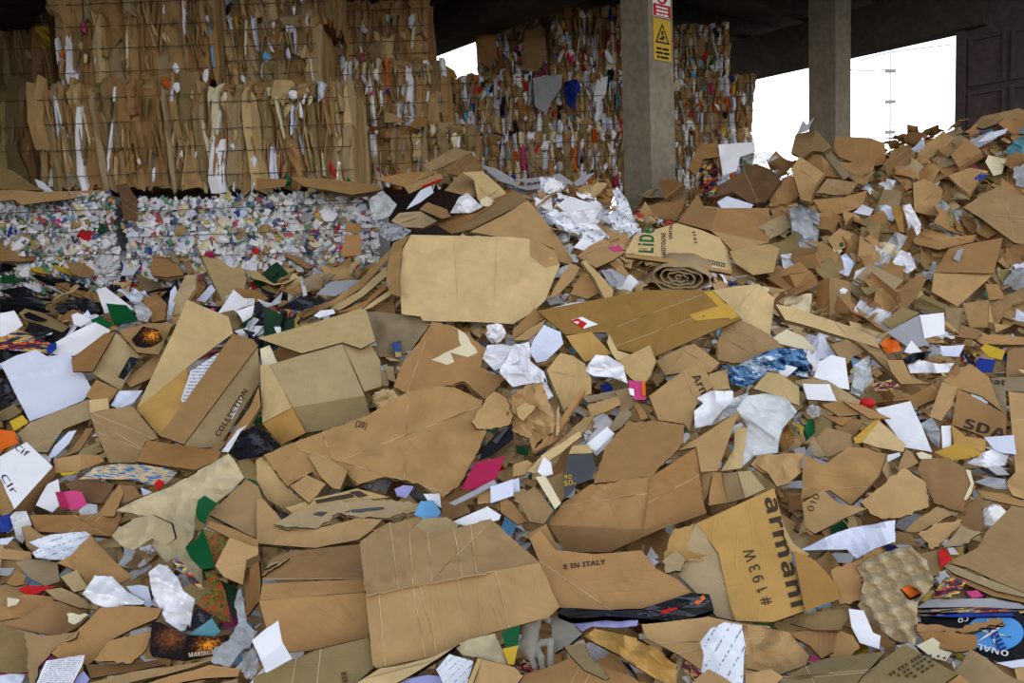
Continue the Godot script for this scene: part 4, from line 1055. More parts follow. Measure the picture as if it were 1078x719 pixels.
func build_pieces_middle() -> void:
	B(21, "flattened_carton", "big pale flattened carton with stains dominating the heap centre", [["front_panel", "k1", [615, 165, 645, 112, 1080, 122, 1155, 130, 1155, 166, 1250, 176, 1276, 236, 1215, 386, 1165, 436, 1078, 487, 900, 478, 700, 475, 690, 456, 610, 446, 600, 300], [0.02, 0, 0], {"wave": 0.014, "cell": 0.035, "crease": 0.004, "variant": 1, "folds": [[830, 110, 850, 475, 0.06], [1010, 120, 1000, 480, -0.07]], "patches": [["k2", "worn_patch", [1150, 132, 1158, 130, 1250, 178, 1276, 238, 1215, 250, 1150, 200]]]}], ["folded_edge", "k2", [575, 146, 645, 112, 612, 168, 600, 300, 605, 372, 560, 362, 545, 300, 558, 180], [-0.05, 0, 0.02], {"wave": 0.02}], ["shaded_under_flap", "k4", [605, 446, 455, 432, 520, 720, 590, 722, 650, 592, 732, 482, 690, 458], [0.0, -0.05, 0.06], {"wave": 0.03}]], {"l": 0.22, "t": [0.02, 0.0], "f": 0.9})  # the flap underneath is greyer: shading put into its board colour
	S(31, "k3", "cardboard_sheet", "peaked reddish brown board with torn pale patch under the pale carton", [575, 112, 612, 20, 680, -70, 740, -162, 835, -140, 885, -105, 965, -50, 942, 30, 1000, 60, 1062, 60, 1000, 130, 960, 165, 870, 90, 750, 122, 632, 137], {"l": 0.2, "tear": 0.007, "folds": [[740, -162, 632, 137, 0.12]]})
	patch("cream", "torn_patch", [735, 0, 800, 20, 830, 10, 815, -30, 890, -10, 930, -30, 880, -110, 845, -130, 860, -60], 0.003, 0.01)
	S(31, "k2", "flattened_carton", "long wide reddish tan board spread across the heap centre", [30, 400, 200, 330, 470, 232, 630, 135, 730, 110, 830, 115, 950, 170, 940, 290, 968, 298, 920, 400, 850, 530, 785, 577, 740, 560, 700, 530, 620, 505, 540, 490, 425, 522, 380, 480, 300, 505, 270, 520, 235, 470, 130, 532, 90, 480], {"l": 0.22, "tear": 0.006, "wave": 0.02, "cell": 0.03, "crease": 0.006, "folds": [[540, 350, 950, 190, 0.16], [360, 430, 700, 530, -0.16], [640, 130, 620, 500, 0.10], [280, 300, 330, 480, -0.10]]})
	write("(20)", 415, 285, 45, 10, 32, "brown")
	S(31, "k2", "cardboard_scrap", "curled tan flap on the long tan board", [215, 402, 252, 380, 385, 465, 352, 545, 320, 540, 270, 492], {"l": 0.28, "bend": [1.2, 40]})
	S(31, "k2", "cardboard_scrap", "curled torn board corner beside the white crumpled sheets", [905, 260, 960, 172, 1000, 130, 1050, 160, 1080, 232, 1062, 272, 985, 292, 922, 286], {"l": 0.28, "bend": [1.0, 30], "tear": 0.007})
	S(31, "k1", "cardboard_sheet", "light torn board under the left end of the long tan board", [0, 422, 30, 405, 130, 540, 210, 602, 130, 642, 42, 582, 0, 502], {"l": 0.2, "tear": 0.007})
	S(31, "k4", "cardboard_sheet", "grey-brown board with dark printed bars below the long tan board", [72, 690, 160, 640, 330, 600, 480, 585, 690, 602, 692, 636, 530, 662, 420, 662, 350, 640, 260, 705, 130, 706], {"l": 0.22, "tear": 0.01})
	patch("dgrey", "printed_bar", [235, 650, 260, 638, 300, 640, 275, 658])
	patch("dgrey", "printed_bar", [370, 640, 400, 630, 530, 618, 540, 628, 430, 642])
	S(31, "k1", "cardboard_sheet", "board with black bars squeezed under the curled tan flap", [120, 622, 250, 580, 420, 540, 560, 576, 420, 592, 330, 602, 160, 652], {"l": 0.18})
	patch("ink", "printed_bar", [245, 590, 400, 560, 412, 576, 255, 604])
	patch("ink", "printed_bar", [392, 556, 430, 550, 470, 570, 430, 580])
	S(31, "k2", "cardboard_scrap", "curved strip of board hanging from the long tan board", [140, 527, 210, 482, 292, 520, 262, 560, 222, 602, 172, 560], {"l": 0.24, "bend": [1.0, 60]})
	B(31, "dish", "light blue plastic dish with white rim under the torn tan board", [["rim", "w", [700, 562, 770, 560, 777, 622, 720, 592], [0.03, 0.03, 0.03], {"bend": [1.5, 0]}], ["bowl", "lbl", [662, 650, 690, 592, 740, 590, 777, 640, 760, 662, 700, 665], [0.04, 0.04, 0.04], {"bend": [1.5, 0]}]], {"l": 0.22})
	S(31, "lav", "paper_sheet", "lilac paper peeping out under the torn edge of the tan board", [580, 542, 620, 525, 662, 530, 632, 580, 592, 572], {"l": 0.17})
	S(31, "crimson", "folder", "crimson folder wedged right of the long tan board", [860, 542, 920, 430, 1047, 405, 1000, 512, 912, 546], {"l": 0.24, "wave": 0.004})
	S(31, "blk", "folder", "black folder above the crimson folder", [935, 422, 960, 360, 1000, 318, 1075, 268, 1080, 332, 990, 400], {"l": 0.2})
	S(31, "dgrey", "folder", "grey folder edge beside the black folder", [990, 340, 1050, 280, 1062, 285, 1010, 352], {"l": 0.24})
	S(31, "g", "cardboard_strip", "grey-white strip below the crimson folder", [808, 602, 900, 555, 1000, 503, 1012, 520, 900, 580, 832, 612], {"l": 0.25})
	S(31, "wl", "card", "white-lilac box end right of the crimson folder", [983, 532, 1080, 500, 1080, 570, 985, 602], {"l": 0.24})
	S(31, "k2", "cardboard_scrap", "brown box edge left of the white-lilac box end", [930, 560, 985, 530, 985, 602, 930, 606], {"l": 0.22})
	S(31, "w", "paper_sheet", "white notched paper in front of the crimson folder", [818, 682, 970, 615, 1027, 652, 1020, 672, 905, 702], {"l": 0.22})
	S(31, "k3", "cardboard_scrap", "brown scrap between blue dish and white notched paper", [780, 592, 880, 602, 900, 640, 820, 672, 780, 662], {"l": 0.16})
	S(31, "k2", "cardboard_scrap", "rough light board edge above the flattened centre cartons", [480, 719, 560, 690, 680, 660, 760, 680, 820, 700, 760, 725], {"l": 0.2})
	# centre column of white papers
	S(21, "w", "crumpled_paper", "white crumpled sheet under the wad by the pale carton", [950, 632, 970, 576, 1030, 572, 1082, 582, 1110, 640, 1060, 662, 1000, 682], {"l": 0.24, "crush": 0.04})
	S(22, "wl", "paper_sheet", "white sheet leaning left of the glossy brown carton", [68, 602, 92, 545, 130, 490, 200, 520, 212, 570, 140, 642, 100, 650], {"l": 0.2, "wave": 0.02})
	S(22, "w", "crumpled_paper", "long white crumpled sheet with blue corner in the heap centre", [-60, 690, 0, 575, 70, 560, 72, 642, 132, 690, 145, 740, 170, 790, 150, 805, 90, 735, 0, 752], {"l": 0.22, "crush": 0.05})
	patch("blu", "blue_print", [85, 705, 130, 708, 140, 735, 95, 722], 0.004)
	S(22, "w", "crumpled_paper", "white crumpled paper under the torn corner of the glossy carton", [300, 682, 350, 615, 400, 620, 465, 662, 470, 690, 482, 738, 420, 712, 340, 706], {"l": 0.28, "crush": 0.05})
	S(22, "k1", "cardboard_sheet", "rounded kraft board with a small cut below the white leaning sheet", [142, 682, 200, 608, 250, 620, 302, 652, 330, 720, 330, 780, 280, 800, 212, 850, 170, 750], {"l": 0.2, "bend": [0.4, 0]})
	S(22, "k3", "cardboard_strip", "layered board edges left of the glossy brown carton", [0, 512, 92, 420, 135, 462, 80, 500, 0, 552], {"l": 0.16})
	S(22, "k2", "cardboard_sheet", "tan board below the layered board edges", [0, 556, 60, 512, 135, 470, 110, 520, 60, 556], {"l": 0.18})
	S(22, "w", "paper_sheet", "white paper strip along the upper edge of the glossy carton", [155, 422, 240, 400, 372, 385, 342, 402, 200, 437], {"l": 0.17, "crush": 0.02})
	B(22, "carton", "glossy orange-brown flattened carton with tape and red label", [["top_panel", "k5", [100, 432, 560, 345, 840, 345, 962, 466, 780, 545, 592, 627, 420, 590, 390, 522, 220, 532], [0, 0, 0], {"wave": 0.008, "cell": 0.035, "folds": [[380, 520, 700, 400, 0.10], [420, 585, 820, 440, -0.12]], "turn": 0.3, "patches": [["tape", "tape", [740, 450, 900, 402, 950, 458, 860, 466, 770, 476]], ["tape", "tape", [800, 352, 838, 350, 950, 458, 915, 470]], ["white", "label", [245, 472, 290, 458, 358, 490, 300, 508]], ["red", "label", [244, 474, 272, 464, 312, 486, 292, 507]]]}], ["front_edge", "k7", [222, 537, 330, 520, 415, 612, 302, 647, 250, 580], [0.02, 0.02, -0.02]]], {"l": 0.24, "t": [-0.05, 0.1]})
	S(22, "k1", "cardboard_scrap", "torn flap standing at the lower corner of the glossy carton", [395, 565, 405, 528, 440, 600, 502, 618, 440, 645, 416, 612], {"l": 0.3})
	S(22, "k1", "cardboard_sheet", "light board below the glossy carton beside the white crumple", [470, 690, 440, 640, 575, 575, 602, 642, 580, 700, 545, 745, 500, 720], {"l": 0.26})
	S(22, "k2", "cardboard_scrap", "brown torn piece right of the light board below the glossy carton", [600, 642, 700, 590, 762, 570, 870, 652, 830, 692, 720, 690, 640, 702], {"l": 0.22})
	B(32, "package", "small bright pink box with an orange strip", [["pink_face", "pnk", [485, 85, 555, 90, 558, 166, 512, 168, 490, 130], [0.03, 0.03, 0.03]], ["orange_strip", "ora", [540, 90, 556, 92, 558, 150, 543, 150], [0.035, 0.035, 0.035]], ["white_corner", "white", [485, 118, 508, 122, 510, 152, 492, 145], [0.035, 0.035, 0.035]]], {"l": 0.3})
	B(22, "carton", "kraft carton with green lettering lying on the corrugated roll", [["top_panel", "k1", [470, 190, 510, 115, 690, 63, 600, 65, 690, 64, 790, 92, 870, 125, 905, 190, 922, 265, 820, 245, 640, 210], [0, -0.02, -0.02], {"wave": 0.008, "bend": [-0.12, 0], "turn": 0.1}]], {"l": 0.34, "t": [0.0, 0.2]})
	write("LiDe", 590, 190, 6, -108, 66, "inkgreen")
	write("MISTOUNE", 642, 198, 0, -92, 18, "ink")
	write("QUATTRO", 670, 132, 4, -62, 16, "ink")
	write("3 m x 4", 775, 148, -10, -50, 14, "ink")
	write("IIIIIIIIII", 795, 228, 95, 22, 16, "ink")
	S(22, "k2", "cardboard_strip", "front edge of the green lettered carton", [470, 192, 640, 212, 820, 247, 922, 264, 918, 278, 640, 228, 476, 207], {"l": 0.33})
	S(22, "k2", "cardboard_scrap", "small folded brown carton left of the green lettered carton", [270, 202, 320, 160, 380, 130, 472, 185, 420, 220, 350, 252], {"l": 0.18})
	patch("pnk", "pink_print", [400, 165, 450, 160, 462, 180, 425, 185])
	S(22, "k1", "cardboard_strip", "curved board strip standing over the glossy carton", [288, 225, 305, 220, 385, 300, 422, 342, 412, 412, 396, 402, 345, 302], {"l": 0.3, "f": 0.9})
	S(22, "k2", "cardboard_sheet", "brown folded board behind the right edge of the pale carton", [150, 382, 200, 290, 240, 230, 282, 250, 255, 300, 212, 342, 182, 372], {"l": 0.2})
	S(22, "k3", "cardboard_sheet", "plain brown board above the glossy carton", [240, 362, 285, 280, 382, 300, 392, 342, 312, 382], {"l": 0.16})
	S(22, "g", "paper_sheet", "grey-white paper between curved strip and corrugated roll", [370, 262, 420, 255, 480, 290, 460, 330, 410, 330], {"l": 0.16, "crush": 0.03})
	B(22, "flattened_carton", "wide brown carton panel sloping behind the green lettered carton", [["left_panel", "k3", [690, 58, 750, 0, 860, 0, 830, 95], [0, 0, 0.02]], ["right_panel", "k3", [860, 0, 830, 95, 1078, 145, 1078, 0], [0.02, 0.02, 0]], ["lower_panel", "k2", [830, 95, 1078, 145, 920, 178, 870, 125], [0.02, 0, 0.05]]], {"l": 0.14})
	B(22, "carton", "light folded carton with rounded corner right of the lettered carton", [["top_panel", "k1", [910, 182, 1000, 160, 1078, 150, 1120, 170, 1095, 270, 1010, 282, 932, 232], [0, 0, 0.02]], ["front_panel", "k2", [935, 235, 1010, 284, 960, 332, 880, 312, 850, 292], [0, 0.02, 0.04]]], {"l": 0.22})
	S(22, "k2", "cardboard_strip", "curved brown strip beside the tape end of the glossy carton", [838, 322, 870, 305, 905, 320, 885, 362, 850, 345], {"l": 0.26, "bend": [1.5, 20]})
	S(22, "k1", "cardboard_sheet", "light tan board right of the tape on the glossy carton", [832, 345, 930, 330, 1032, 318, 1100, 380, 1080, 540, 960, 470, 900, 400], {"l": 0.2})
	S(22, "k2", "cardboard_sheet", "torn tan board with rough edge above the blue foil", [862, 640, 860, 570, 880, 500, 962, 470, 1080, 530, 1140, 590, 1100, 625, 1040, 642, 940, 652], {"l": 0.25, "tear": 0.009})
	S(102, "k1", "cardboard_strip", "long narrow light board strip running down to the right", [295, 240, 350, 250, 530, 310, 610, 345, 625, 380, 545, 355, 400, 310, 325, 290], {"l": 0.2, "wave": 0.006})
	S(102, "k2", "cardboard_strip", "curving end of the long light strip", [545, 355, 625, 380, 660, 430, 705, 465, 690, 490, 640, 440, 600, 400], {"l": 0.18})
	S(102, "cream", "paper_sheet", "pale curved paper above the blue foil wrapping", [280, 350, 330, 318, 380, 340, 430, 390, 370, 380, 310, 365], {"l": 0.18, "bend": [0.6, 0]})
	S(102, "pr_foil", "plastic_film", "crumpled blue and silver foil wrapping on the tan boards", [125, 432, 170, 436, 260, 392, 300, 378, 380, 380, 402, 430, 395, 472, 350, 462, 280, 450, 200, 502, 155, 492], {"l": 0.27, "crush": 0.06})
	S(102, "w", "crumpled_paper", "white tip crumpled beside the blue foil", [290, 450, 330, 432, 365, 440, 330, 470], {"l": 0.3, "crush": 0.03})
	S(102, "w", "paper_sheet", "clean white torn page right of the blue foil", [415, 470, 430, 425, 470, 400, 515, 410, 528, 510, 470, 500, 450, 480], {"l": 0.24})
	S(102, "w", "card", "small white label card below the clean torn page", [380, 490, 465, 492, 488, 546, 395, 540], {"l": 0.26})
	S(102, "film", "plastic_film", "clear film streaks right of the clean torn page", [530, 520, 545, 430, 590, 400, 600, 480, 560, 530], {"l": 0.2, "crush": 0.05})
	S(102, "k2", "cardboard_scrap", "brown shadowed pieces behind the clear film streaks", [470, 370, 520, 350, 560, 380, 520, 430, 490, 400], {"l": 0.12})
	# centre: boards with lettering and the big brown carton
	S(32, "k2", "cardboard_sheet", "kraft board with black letters beside the white crumpled sheet", [572, 152, 640, 100, 722, 42, 790, 0, 842, 110, 802, 146, 770, 190, 742, 302, 722, 268, 612, 252], {"l": 0.26, "folds": [[722, 42, 770, 190, 0.15]]})
	write("Arn", 752, 70, 40, 78, 34, "ink")
	S(32, "k1", "cardboard_sheet", "light board corner right of the kraft board with letters", [822, 60, 900, 38, 912, 120, 842, 130], {"l": 0.22})
	S(32, "w", "crumpled_paper", "white crumpled sheet between lettered board and brown carton", [772, 160, 830, 130, 925, 130, 928, 170, 880, 212, 832, 272, 765, 287, 762, 215, 800, 182], {"l": 0.32, "crush": 0.05})
	B(32, "carton", "big smooth brown carton with open flaps in the front centre", [["top_flap", "k3", [580, 490, 340, 520, 388, 365, 480, 262, 600, 256, 722, 272, 715, 342, 690, 382], [0.06, 0.02, -0.05], {"tear": 0.007}], ["left_face", "k3", [580, 490, 550, 714, 150, 692, 210, 600, 330, 520], [0.06, 0.10, 0.0], {"wave": 0.01, "crease": 0.006, "folds": [[180, 620, 580, 560, -0.08]]}], ["right_face", "k3", [580, 490, 550, 714, 815, 642, 800, 600, 770, 366, 690, 420], [0.06, 0.10, 0.0], {"wave": 0.01, "crease": 0.006, "folds": [[570, 600, 790, 480, 0.10]]}], ["under_face", "k3", [550, 714, 150, 692, 220, 806, 410, 806, 600, 720, 815, 642], [0.10, 0.0, -0.06]], ["rear_flap", "k2", [690, 382, 952, 214, 860, 466, 790, 470, 770, 364], [-0.02, -0.10, -0.02]]], {"l": 0.3, "t": [0.0, 0.0]})
	S(32, "k1", "cardboard_strip", "pale vertical board strip next to the white plastic sheet", [935, 280, 986, 285, 962, 455, 872, 468, 930, 372], {"l": 0.26})
	S(32, "milky", "plastic_film", "large white plastic sheet draped right of the brown carton", [962, 450, 986, 282, 940, 205, 985, 150, 1070, 140, 1150, 160, 1195, 215, 1132, 290, 1110, 392, 1062, 396, 1020, 400], {"l": 0.34, "crush": 0.025})
	S(32, "film", "plastic_film", "clear plastic fold above the big brown carton", [830, 275, 930, 160, 990, 135, 960, 210, 900, 240], {"l": 0.3, "crush": 0.03})
	B(32, "carton", "crushed carton with ribbed flaps right of the big brown carton", [["first_flap", "k2", [790, 476, 842, 470, 822, 562, 800, 602], [0, 0, 0]], ["second_flap", "k3", [842, 470, 880, 474, 902, 600, 822, 612, 825, 560], [0, -0.04, -0.04]], ["third_flap", "k4", [880, 474, 942, 470, 972, 582, 902, 602], [-0.03, 0.02, 0.02]], ["fourth_flap", "k1", [942, 470, 1000, 465, 1062, 542, 975, 582], [0.02, 0.02, 0]]], {"l": 0.22})
	S(32, "k2", "cardboard_scrap", "brown folded corner beside the crushed carton with ribbed flaps", [1000, 440, 1030, 400, 1078, 395, 1130, 430, 1100, 490, 1040, 470], {"l": 0.28})
	# between
	S(32, "k2", "cardboard_sheet", "crumpled torn brown board with a hole beside the rounded kraft board", [-20, 160, 60, 100, 120, 92, 178, 240, 170, 302, 100, 350, 80, 392, 70, 330, 0, 300, -20, 230], {"l": 0.26, "crush": 0.035, "tear": 0.009})
	S(32, "k1", "cardboard_scrap", "star-shaped torn light scrap on the crumpled brown board", [15, 205, 50, 178, 95, 195, 70, 230, 45, 258, 20, 240], {"l": 0.34, "tear": 0.007})
	S(32, "k4", "cardboard_strip", "wide grey-brown corrugated edge on top of the broken board stack", [285, 156, 380, 138, 480, 118, 490, 150, 320, 178], {"l": 0.2, "tear": 0.006})
	S(32, "k2", "cardboard_strip", "tan corrugated edge just below the top of the broken board stack", [310, 192, 440, 150, 455, 190, 330, 240], {"l": 0.24, "tear": 0.006})
	S(32, "k3", "cardboard_strip", "long thin brown board edge rising steeply in the broken board stack", [80, 392, 180, 270, 290, 118, 302, 128, 240, 230, 182, 342], {"l": 0.24, "tear": 0.006})
	S(32, "k2", "cardboard_strip", "tan board edge with a bent tip in the broken board stack", [130, 392, 220, 320, 300, 240, 342, 238, 300, 302, 182, 388], {"l": 0.27, "tear": 0.006})
	S(32, "k1", "cardboard_strip", "narrow pale upright splinter of board in the broken board stack", [180, 300, 190, 185, 198, 240, 188, 335], {"l": 0.28, "tear": 0.006})
	S(32, "k1", "cardboard_strip", "pale curved board edge at the foot of the broken board stack", [60, 470, 120, 400, 280, 300, 290, 320, 160, 420, 90, 480], {"l": 0.28, "tear": 0.006})
	S(32, "k4", "cardboard_strip", "grey-brown folded end closing the broken board stack", [430, 130, 482, 118, 512, 192, 440, 250, 450, 190], {"l": 0.18, "tear": 0.006})
	S(32, "k4", "cardboard_strip", "short grey-brown flap between the broken board stack and the white-grey card", [400, 290, 430, 240, 480, 200, 500, 230, 460, 280, 420, 302], {"l": 0.22, "tear": 0.006})
	S(32, "k3", "cardboard_strip", "brown board splinter under the small bright pink box", [505, 190, 530, 180, 570, 245, 540, 252], {"l": 0.2, "tear": 0.006})
	S(32, "w", "card", "white-grey card wedged in front of the broken board stack", [300, 362, 395, 280, 428, 310, 350, 382], {"l": 0.3})
	B(32, "booklet", "dark grey booklet with yellow lettering standing beside the brown carton", [["cover", "dgrey", [215, 482, 232, 400, 335, 395, 347, 442, 330, 502, 270, 522], [0.02, 0.02, 0.02]], ["lower_cover", "dgrey", [215, 482, 270, 522, 245, 560, 215, 585], [0.02, 0.02, 0.02], {"write": [["SOI", 217, 532, 50, -10, 22, "yel"], ["RO", 217, 500, 30, 0, 16, "yel"]]}]], {"l": 0.3})
	S(32, "k1", "cardboard_scrap", "light folded scrap above the dark grey booklet", [235, 395, 250, 360, 320, 355, 335, 392], {"l": 0.3})
	S(32, "cream", "cardboard_strip", "straight cream board edge leaning left of the dark booklet", [95, 492, 135, 484, 202, 602, 176, 627], {"l": 0.3})
	S(32, "w", "crumpled_paper", "white rounded paper cup left of the dark booklet", [102, 470, 130, 405, 160, 430, 168, 480, 130, 490], {"l": 0.28, "bend": [2.0, 0]})
	S(32, "k2", "cardboard_sheet", "brown board with faint print below the cream board edge", [0, 590, 90, 530, 172, 632, 130, 690, 70, 680, 30, 605], {"l": 0.24})
	S(32, "k3", "cardboard_strip", "brown curled edge under the board with faint print", [-60, 560, 0, 600, 60, 680, 20, 692, -50, 640], {"l": 0.2, "bend": [1.5, 40]})
	S(32, "k2", "cardboard_scrap", "brown strip at the foot of the broken board stack", [0, 440, 60, 420, 85, 435, 60, 480, 0, 490], {"l": 0.2})
	S(32, "wl", "paper_sheet", "white slip at the left of the broken board stack", [-20, 510, 25, 495, 30, 550, -15, 562], {"l": 0.22})
	S(32, "k2", "cardboard_sheet", "tan board between booklet and cream board edge", [140, 500, 212, 470, 215, 580, 200, 600], {"l": 0.22})

func build_pieces_right() -> void:
	S(33, "k1", "cardboard_sheet", "light bent board below the blue foil", [0, 50, 60, 60, 132, 112, 135, 192, 80, 172, 0, 138, -60, 120], {"l": 0.27, "bend": [0.5, 30]})
	S(33, "grn", "plastic_film", "green netting scrap under the small clear bag", [148, 300, 175, 245, 198, 260, 200, 302, 162, 342], {"l": 0.2, "crush": 0.05})
	S(33, "pr_veg", "plastic_film", "green leafy print film at the edge of the white plastic sheet", [45, 330, 80, 270, 120, 290, 110, 350, 60, 385], {"l": 0.2, "crush": 0.04})
	S(33, "k1", "cardboard_sheet", "light board under the small white label card", [140, 80, 250, 85, 390, 170, 380, 210, 290, 175, 160, 165], {"l": 0.2})
	for e in [[[225, 187, 320, 168, 392, 230, 300, 237], 0.26], [[318, 175, 400, 190, 518, 245, 430, 247], 0.3], [[235, 236, 362, 240, 315, 278], 0.24], [[280, 280, 330, 250, 410, 250, 360, 330, 300, 300], 0.2]]:
		S(33, "k3", "cardboard_scrap", "brown folded flap beside the round red cap", e[0], {"l": e[1]})
	S(33, "w", "paper_sheet", "bright white sheet standing behind the yellow striped envelope", [455, 205, 530, 188, 600, 172, 642, 262, 692, 387, 580, 367, 500, 262], {"l": 0.28, "wave": 0.004})
	B(33, "envelope", "kraft envelope with a yellow stripe in front of the bright white sheet", [["body", "k1", [395, 345, 470, 255, 580, 355, 570, 387, 460, 367], [0.02, 0.02, 0.02]], ["yellow_stripe", "tape", [360, 330, 450, 255, 474, 250, 395, 347, 372, 352], [0.02, 0.02, 0.02]]], {"l": 0.3})
	S(33, "k2", "cardboard_scrap", "brown scrap below the folded flaps", [200, 332, 250, 280, 352, 312, 356, 362, 272, 402, 240, 412], {"l": 0.24})
	S(33, "k4", "cardboard_strip", "narrow board edge left of the creased brown carton", [178, 342, 198, 330, 246, 402, 215, 412, 190, 400], {"l": 0.22})
	S(33, "k2", "cardboard_sheet", "crumpled brown board above the lettered yellow-brown carton", [0, 392, 150, 390, 140, 472, 85, 522, 40, 532, 0, 472, -60, 430], {"l": 0.3, "crush": 0.02})
	S(33, "k2", "flattened_carton", "creased brown carton sheet bulging in the right middle", [140, 587, 155, 395, 240, 440, 340, 365, 420, 370, 500, 395, 465, 492, 390, 572, 350, 610, 262, 547], {"l": 0.34, "wave": 0.03, "bend": [-0.3, 60]})
	S(33, "k2", "cardboard_sheet", "handwritten brown board below the creased carton sheet", [145, 602, 235, 545, 300, 602, 420, 625, 330, 662, 260, 700, 200, 730, 160, 707], {"l": 0.3})
	write("010", 190, 640, 30, -70, 26, "brown", "handwriting")
	S(33, "k2", "cardboard_sheet", "leaf-shaped brown board with frayed lower edge", [390, 597, 500, 510, 575, 455, 662, 510, 677, 572, 672, 622, 560, 662, 480, 667, 430, 642], {"l": 0.36, "tear": 0.01})
	S(33, "k3", "cardboard_sheet", "dark tan board with white torn edge right of the leaf-shaped board", [630, 472, 650, 415, 760, 410, 832, 460, 867, 522, 832, 592, 822, 642, 700, 602, 682, 560], {"l": 0.34, "tear": 0.007, "bend": [-0.4, 20]})
	patch("cream", "torn_edge", [832, 462, 850, 465, 868, 522, 834, 592, 826, 588, 855, 522], 0.004, 0.008)
	S(33, "cream", "card", "small cream block on the dark tan board", [625, 392, 650, 385, 692, 402, 690, 420, 640, 415], {"l": 0.4})
	S(33, "w", "paper_sheet", "white slip between envelope and leaf-shaped board", [500, 400, 555, 388, 560, 402, 505, 430], {"l": 0.34})
	S(33, "k2", "cardboard_strip", "folded board ridge over the leaf-shaped board", [560, 420, 582, 375, 605, 385, 635, 432, 600, 450, 545, 470], {"l": 0.38})
	B(33, "carton", "dark brown carton with bold black letters on its side", [["front_face", "k3", [775, 272, 800, 120, 985, 218, 1006, 242, 1000, 322, 930, 332, 860, 302], [0.04, 0.02, 0.02], {"wave": 0.006, "write": [["SDA", 822, 285, 175, 52, 42, "ink"]]}], ["left_flap", "k2", [680, 237, 735, 90, 800, 112, 775, 192, 730, 257], [0.04, 0, 0]], ["top_face", "k2", [735, 86, 850, 15, 930, 70, 985, 215, 900, 152, 800, 120], [0, -0.06, -0.06]]], {"l": 0.28})
	S(33, "k4", "cardboard_sheet", "grey-brown flap with printed letters over the lettered dark carton", [890, 82, 980, 72, 1095, 70, 1095, 135, 1000, 130, 1006, 240, 962, 202], {"l": 0.34})
	write("eat", 918, 98, 80, 10, 22, "ink")
	S(33, "k2", "cardboard_sheet", "tall brown board at the side of the lettered dark carton", [1012, 132, 1095, 140, 1095, 570, 1040, 555, 1005, 512, 1042, 472], {"l": 0.32})
	S(33, "w", "card", "white box corner left of the yellow taped carton", [730, 277, 770, 275, 772, 362, 735, 372], {"l": 0.34})
	B(33, "carton", "yellow-taped brown carton in front of the lettered dark carton", [["front_panel", "k7", [770, 270, 832, 320, 918, 332, 915, 402, 862, 412, 790, 372], [0.03, 0.03, 0.03]], ["taped_flap", "tape", [700, 387, 790, 352, 862, 372, 922, 397, 850, 412, 770, 424], [0.02, 0.05, 0.05]], ["white_plate", "wl", [910, 325, 1036, 315, 1046, 397, 960, 387], [0.02, 0.02, 0.02]]], {"l": 0.32})
	S(33, "w", "crumpled_paper", "shiny white crumpled plastic below the yellow-taped carton", [838, 432, 890, 395, 945, 375, 1012, 402, 1000, 442, 922, 452], {"l": 0.36, "crush": 0.06})
	S(33, "g", "plastic_film", "grey folded wrapping under the tall brown board", [870, 512, 930, 490, 1000, 500, 1012, 542, 960, 542], {"l": 0.26, "crush": 0.03})
	S(33, "k2", "cardboard_strip", "curved board rim at the foot of the tall brown board", [1000, 515, 1030, 530, 1095, 560, 1095, 590, 1030, 570], {"l": 0.3, "bend": [1.0, 20]})
	S(33, "k2", "cardboard_strip", "layered board edge above the jar lid", [880, 547, 1000, 562, 1095, 600, 1095, 622, 1000, 602, 910, 582], {"l": 0.26})
	S(33, "k3", "cardboard_sheet", "brown board left of the jar lid", [780, 719, 800, 642, 900, 560, 906, 592, 900, 719], {"l": 0.2})
	S(33, "k2", "cardboard_strip", "long frayed board strip below the leaf-shaped board", [570, 722, 640, 662, 715, 615, 778, 650, 700, 692, 622, 725], {"l": 0.3, "tear": 0.007})
	S(33, "k4", "cardboard_scrap", "rough greyish board scrap below the frayed strip", [690, 725, 740, 682, 800, 680, 835, 705, 780, 740, 720, 750], {"l": 0.28})
	S(33, "k3", "cardboard_strip", "dark board slat rising toward the rear heap foot", [440, 182, 600, 152, 740, 80, 800, 20, 812, 40, 720, 160, 622, 202, 590, 167], {"l": 0.2})
	S(33, "k2", "cardboard_strip", "board strip bent beside the dark slat", [500, 0, 570, 0, 602, 70, 690, 100, 560, 102, 520, 50], {"l": 0.2})
	S(33, "greyfilm", "plastic_film", "crumpled grey film right of the bright white sheet", [640, 270, 690, 240, 730, 300, 720, 370, 690, 345], {"l": 0.2, "crush": 0.05})
	S(33, "film", "plastic_film", "clear film streamer left of the dark slat", [350, 132, 372, 30, 420, 0, 425, 60, 400, 140], {"l": 0.22, "crush": 0.05})
	S(33, "pr_mix", "magazine", "colourful printed scraps in front of the dark slat", [440, 100, 520, 80, 560, 110, 500, 130, 450, 130], {"l": 0.2})
	# yellow-brown carton with large letters
	B(101, "carton", "yellow-brown carton with large black letters and pen marks", [["front_face", "k7", [45, 216, 290, 104, 390, 490, 290, 526, 170, 523, 150, 470, 115, 310], [0, 0, 0.04], {"wave": 0.008, "cell": 0.06, "bend": [-0.25, 20], "turn": 0.2, "write": [["armani", 258, 138, 88, 345, 52, "ink"], ["# 1 9 3 W", 285, 468, -62, -175, 34, "ink", "handwriting"]]}], ["shaded_side_face", "k4", [45, 216, 115, 310, 170, 523, 110, 510, 60, 450, -10, 380, -20, 320], [0, 0, 0.0]], ["end_face", "k5", [352, 300, 390, 490, 495, 452, 490, 412, 420, 332], [0.02, 0.04, -0.05]], ["torn_flap", "k7", [45, 216, -30, 240, -62, 335, 0, 325, 60, 330, 110, 300], [0, 0.02, 0.04], {"tear": 0.009, "wave": 0.03}]], {"l": 0.36, "t": [-0.05, 0.05]})  # left side in greyer board: its shade is put into the colour
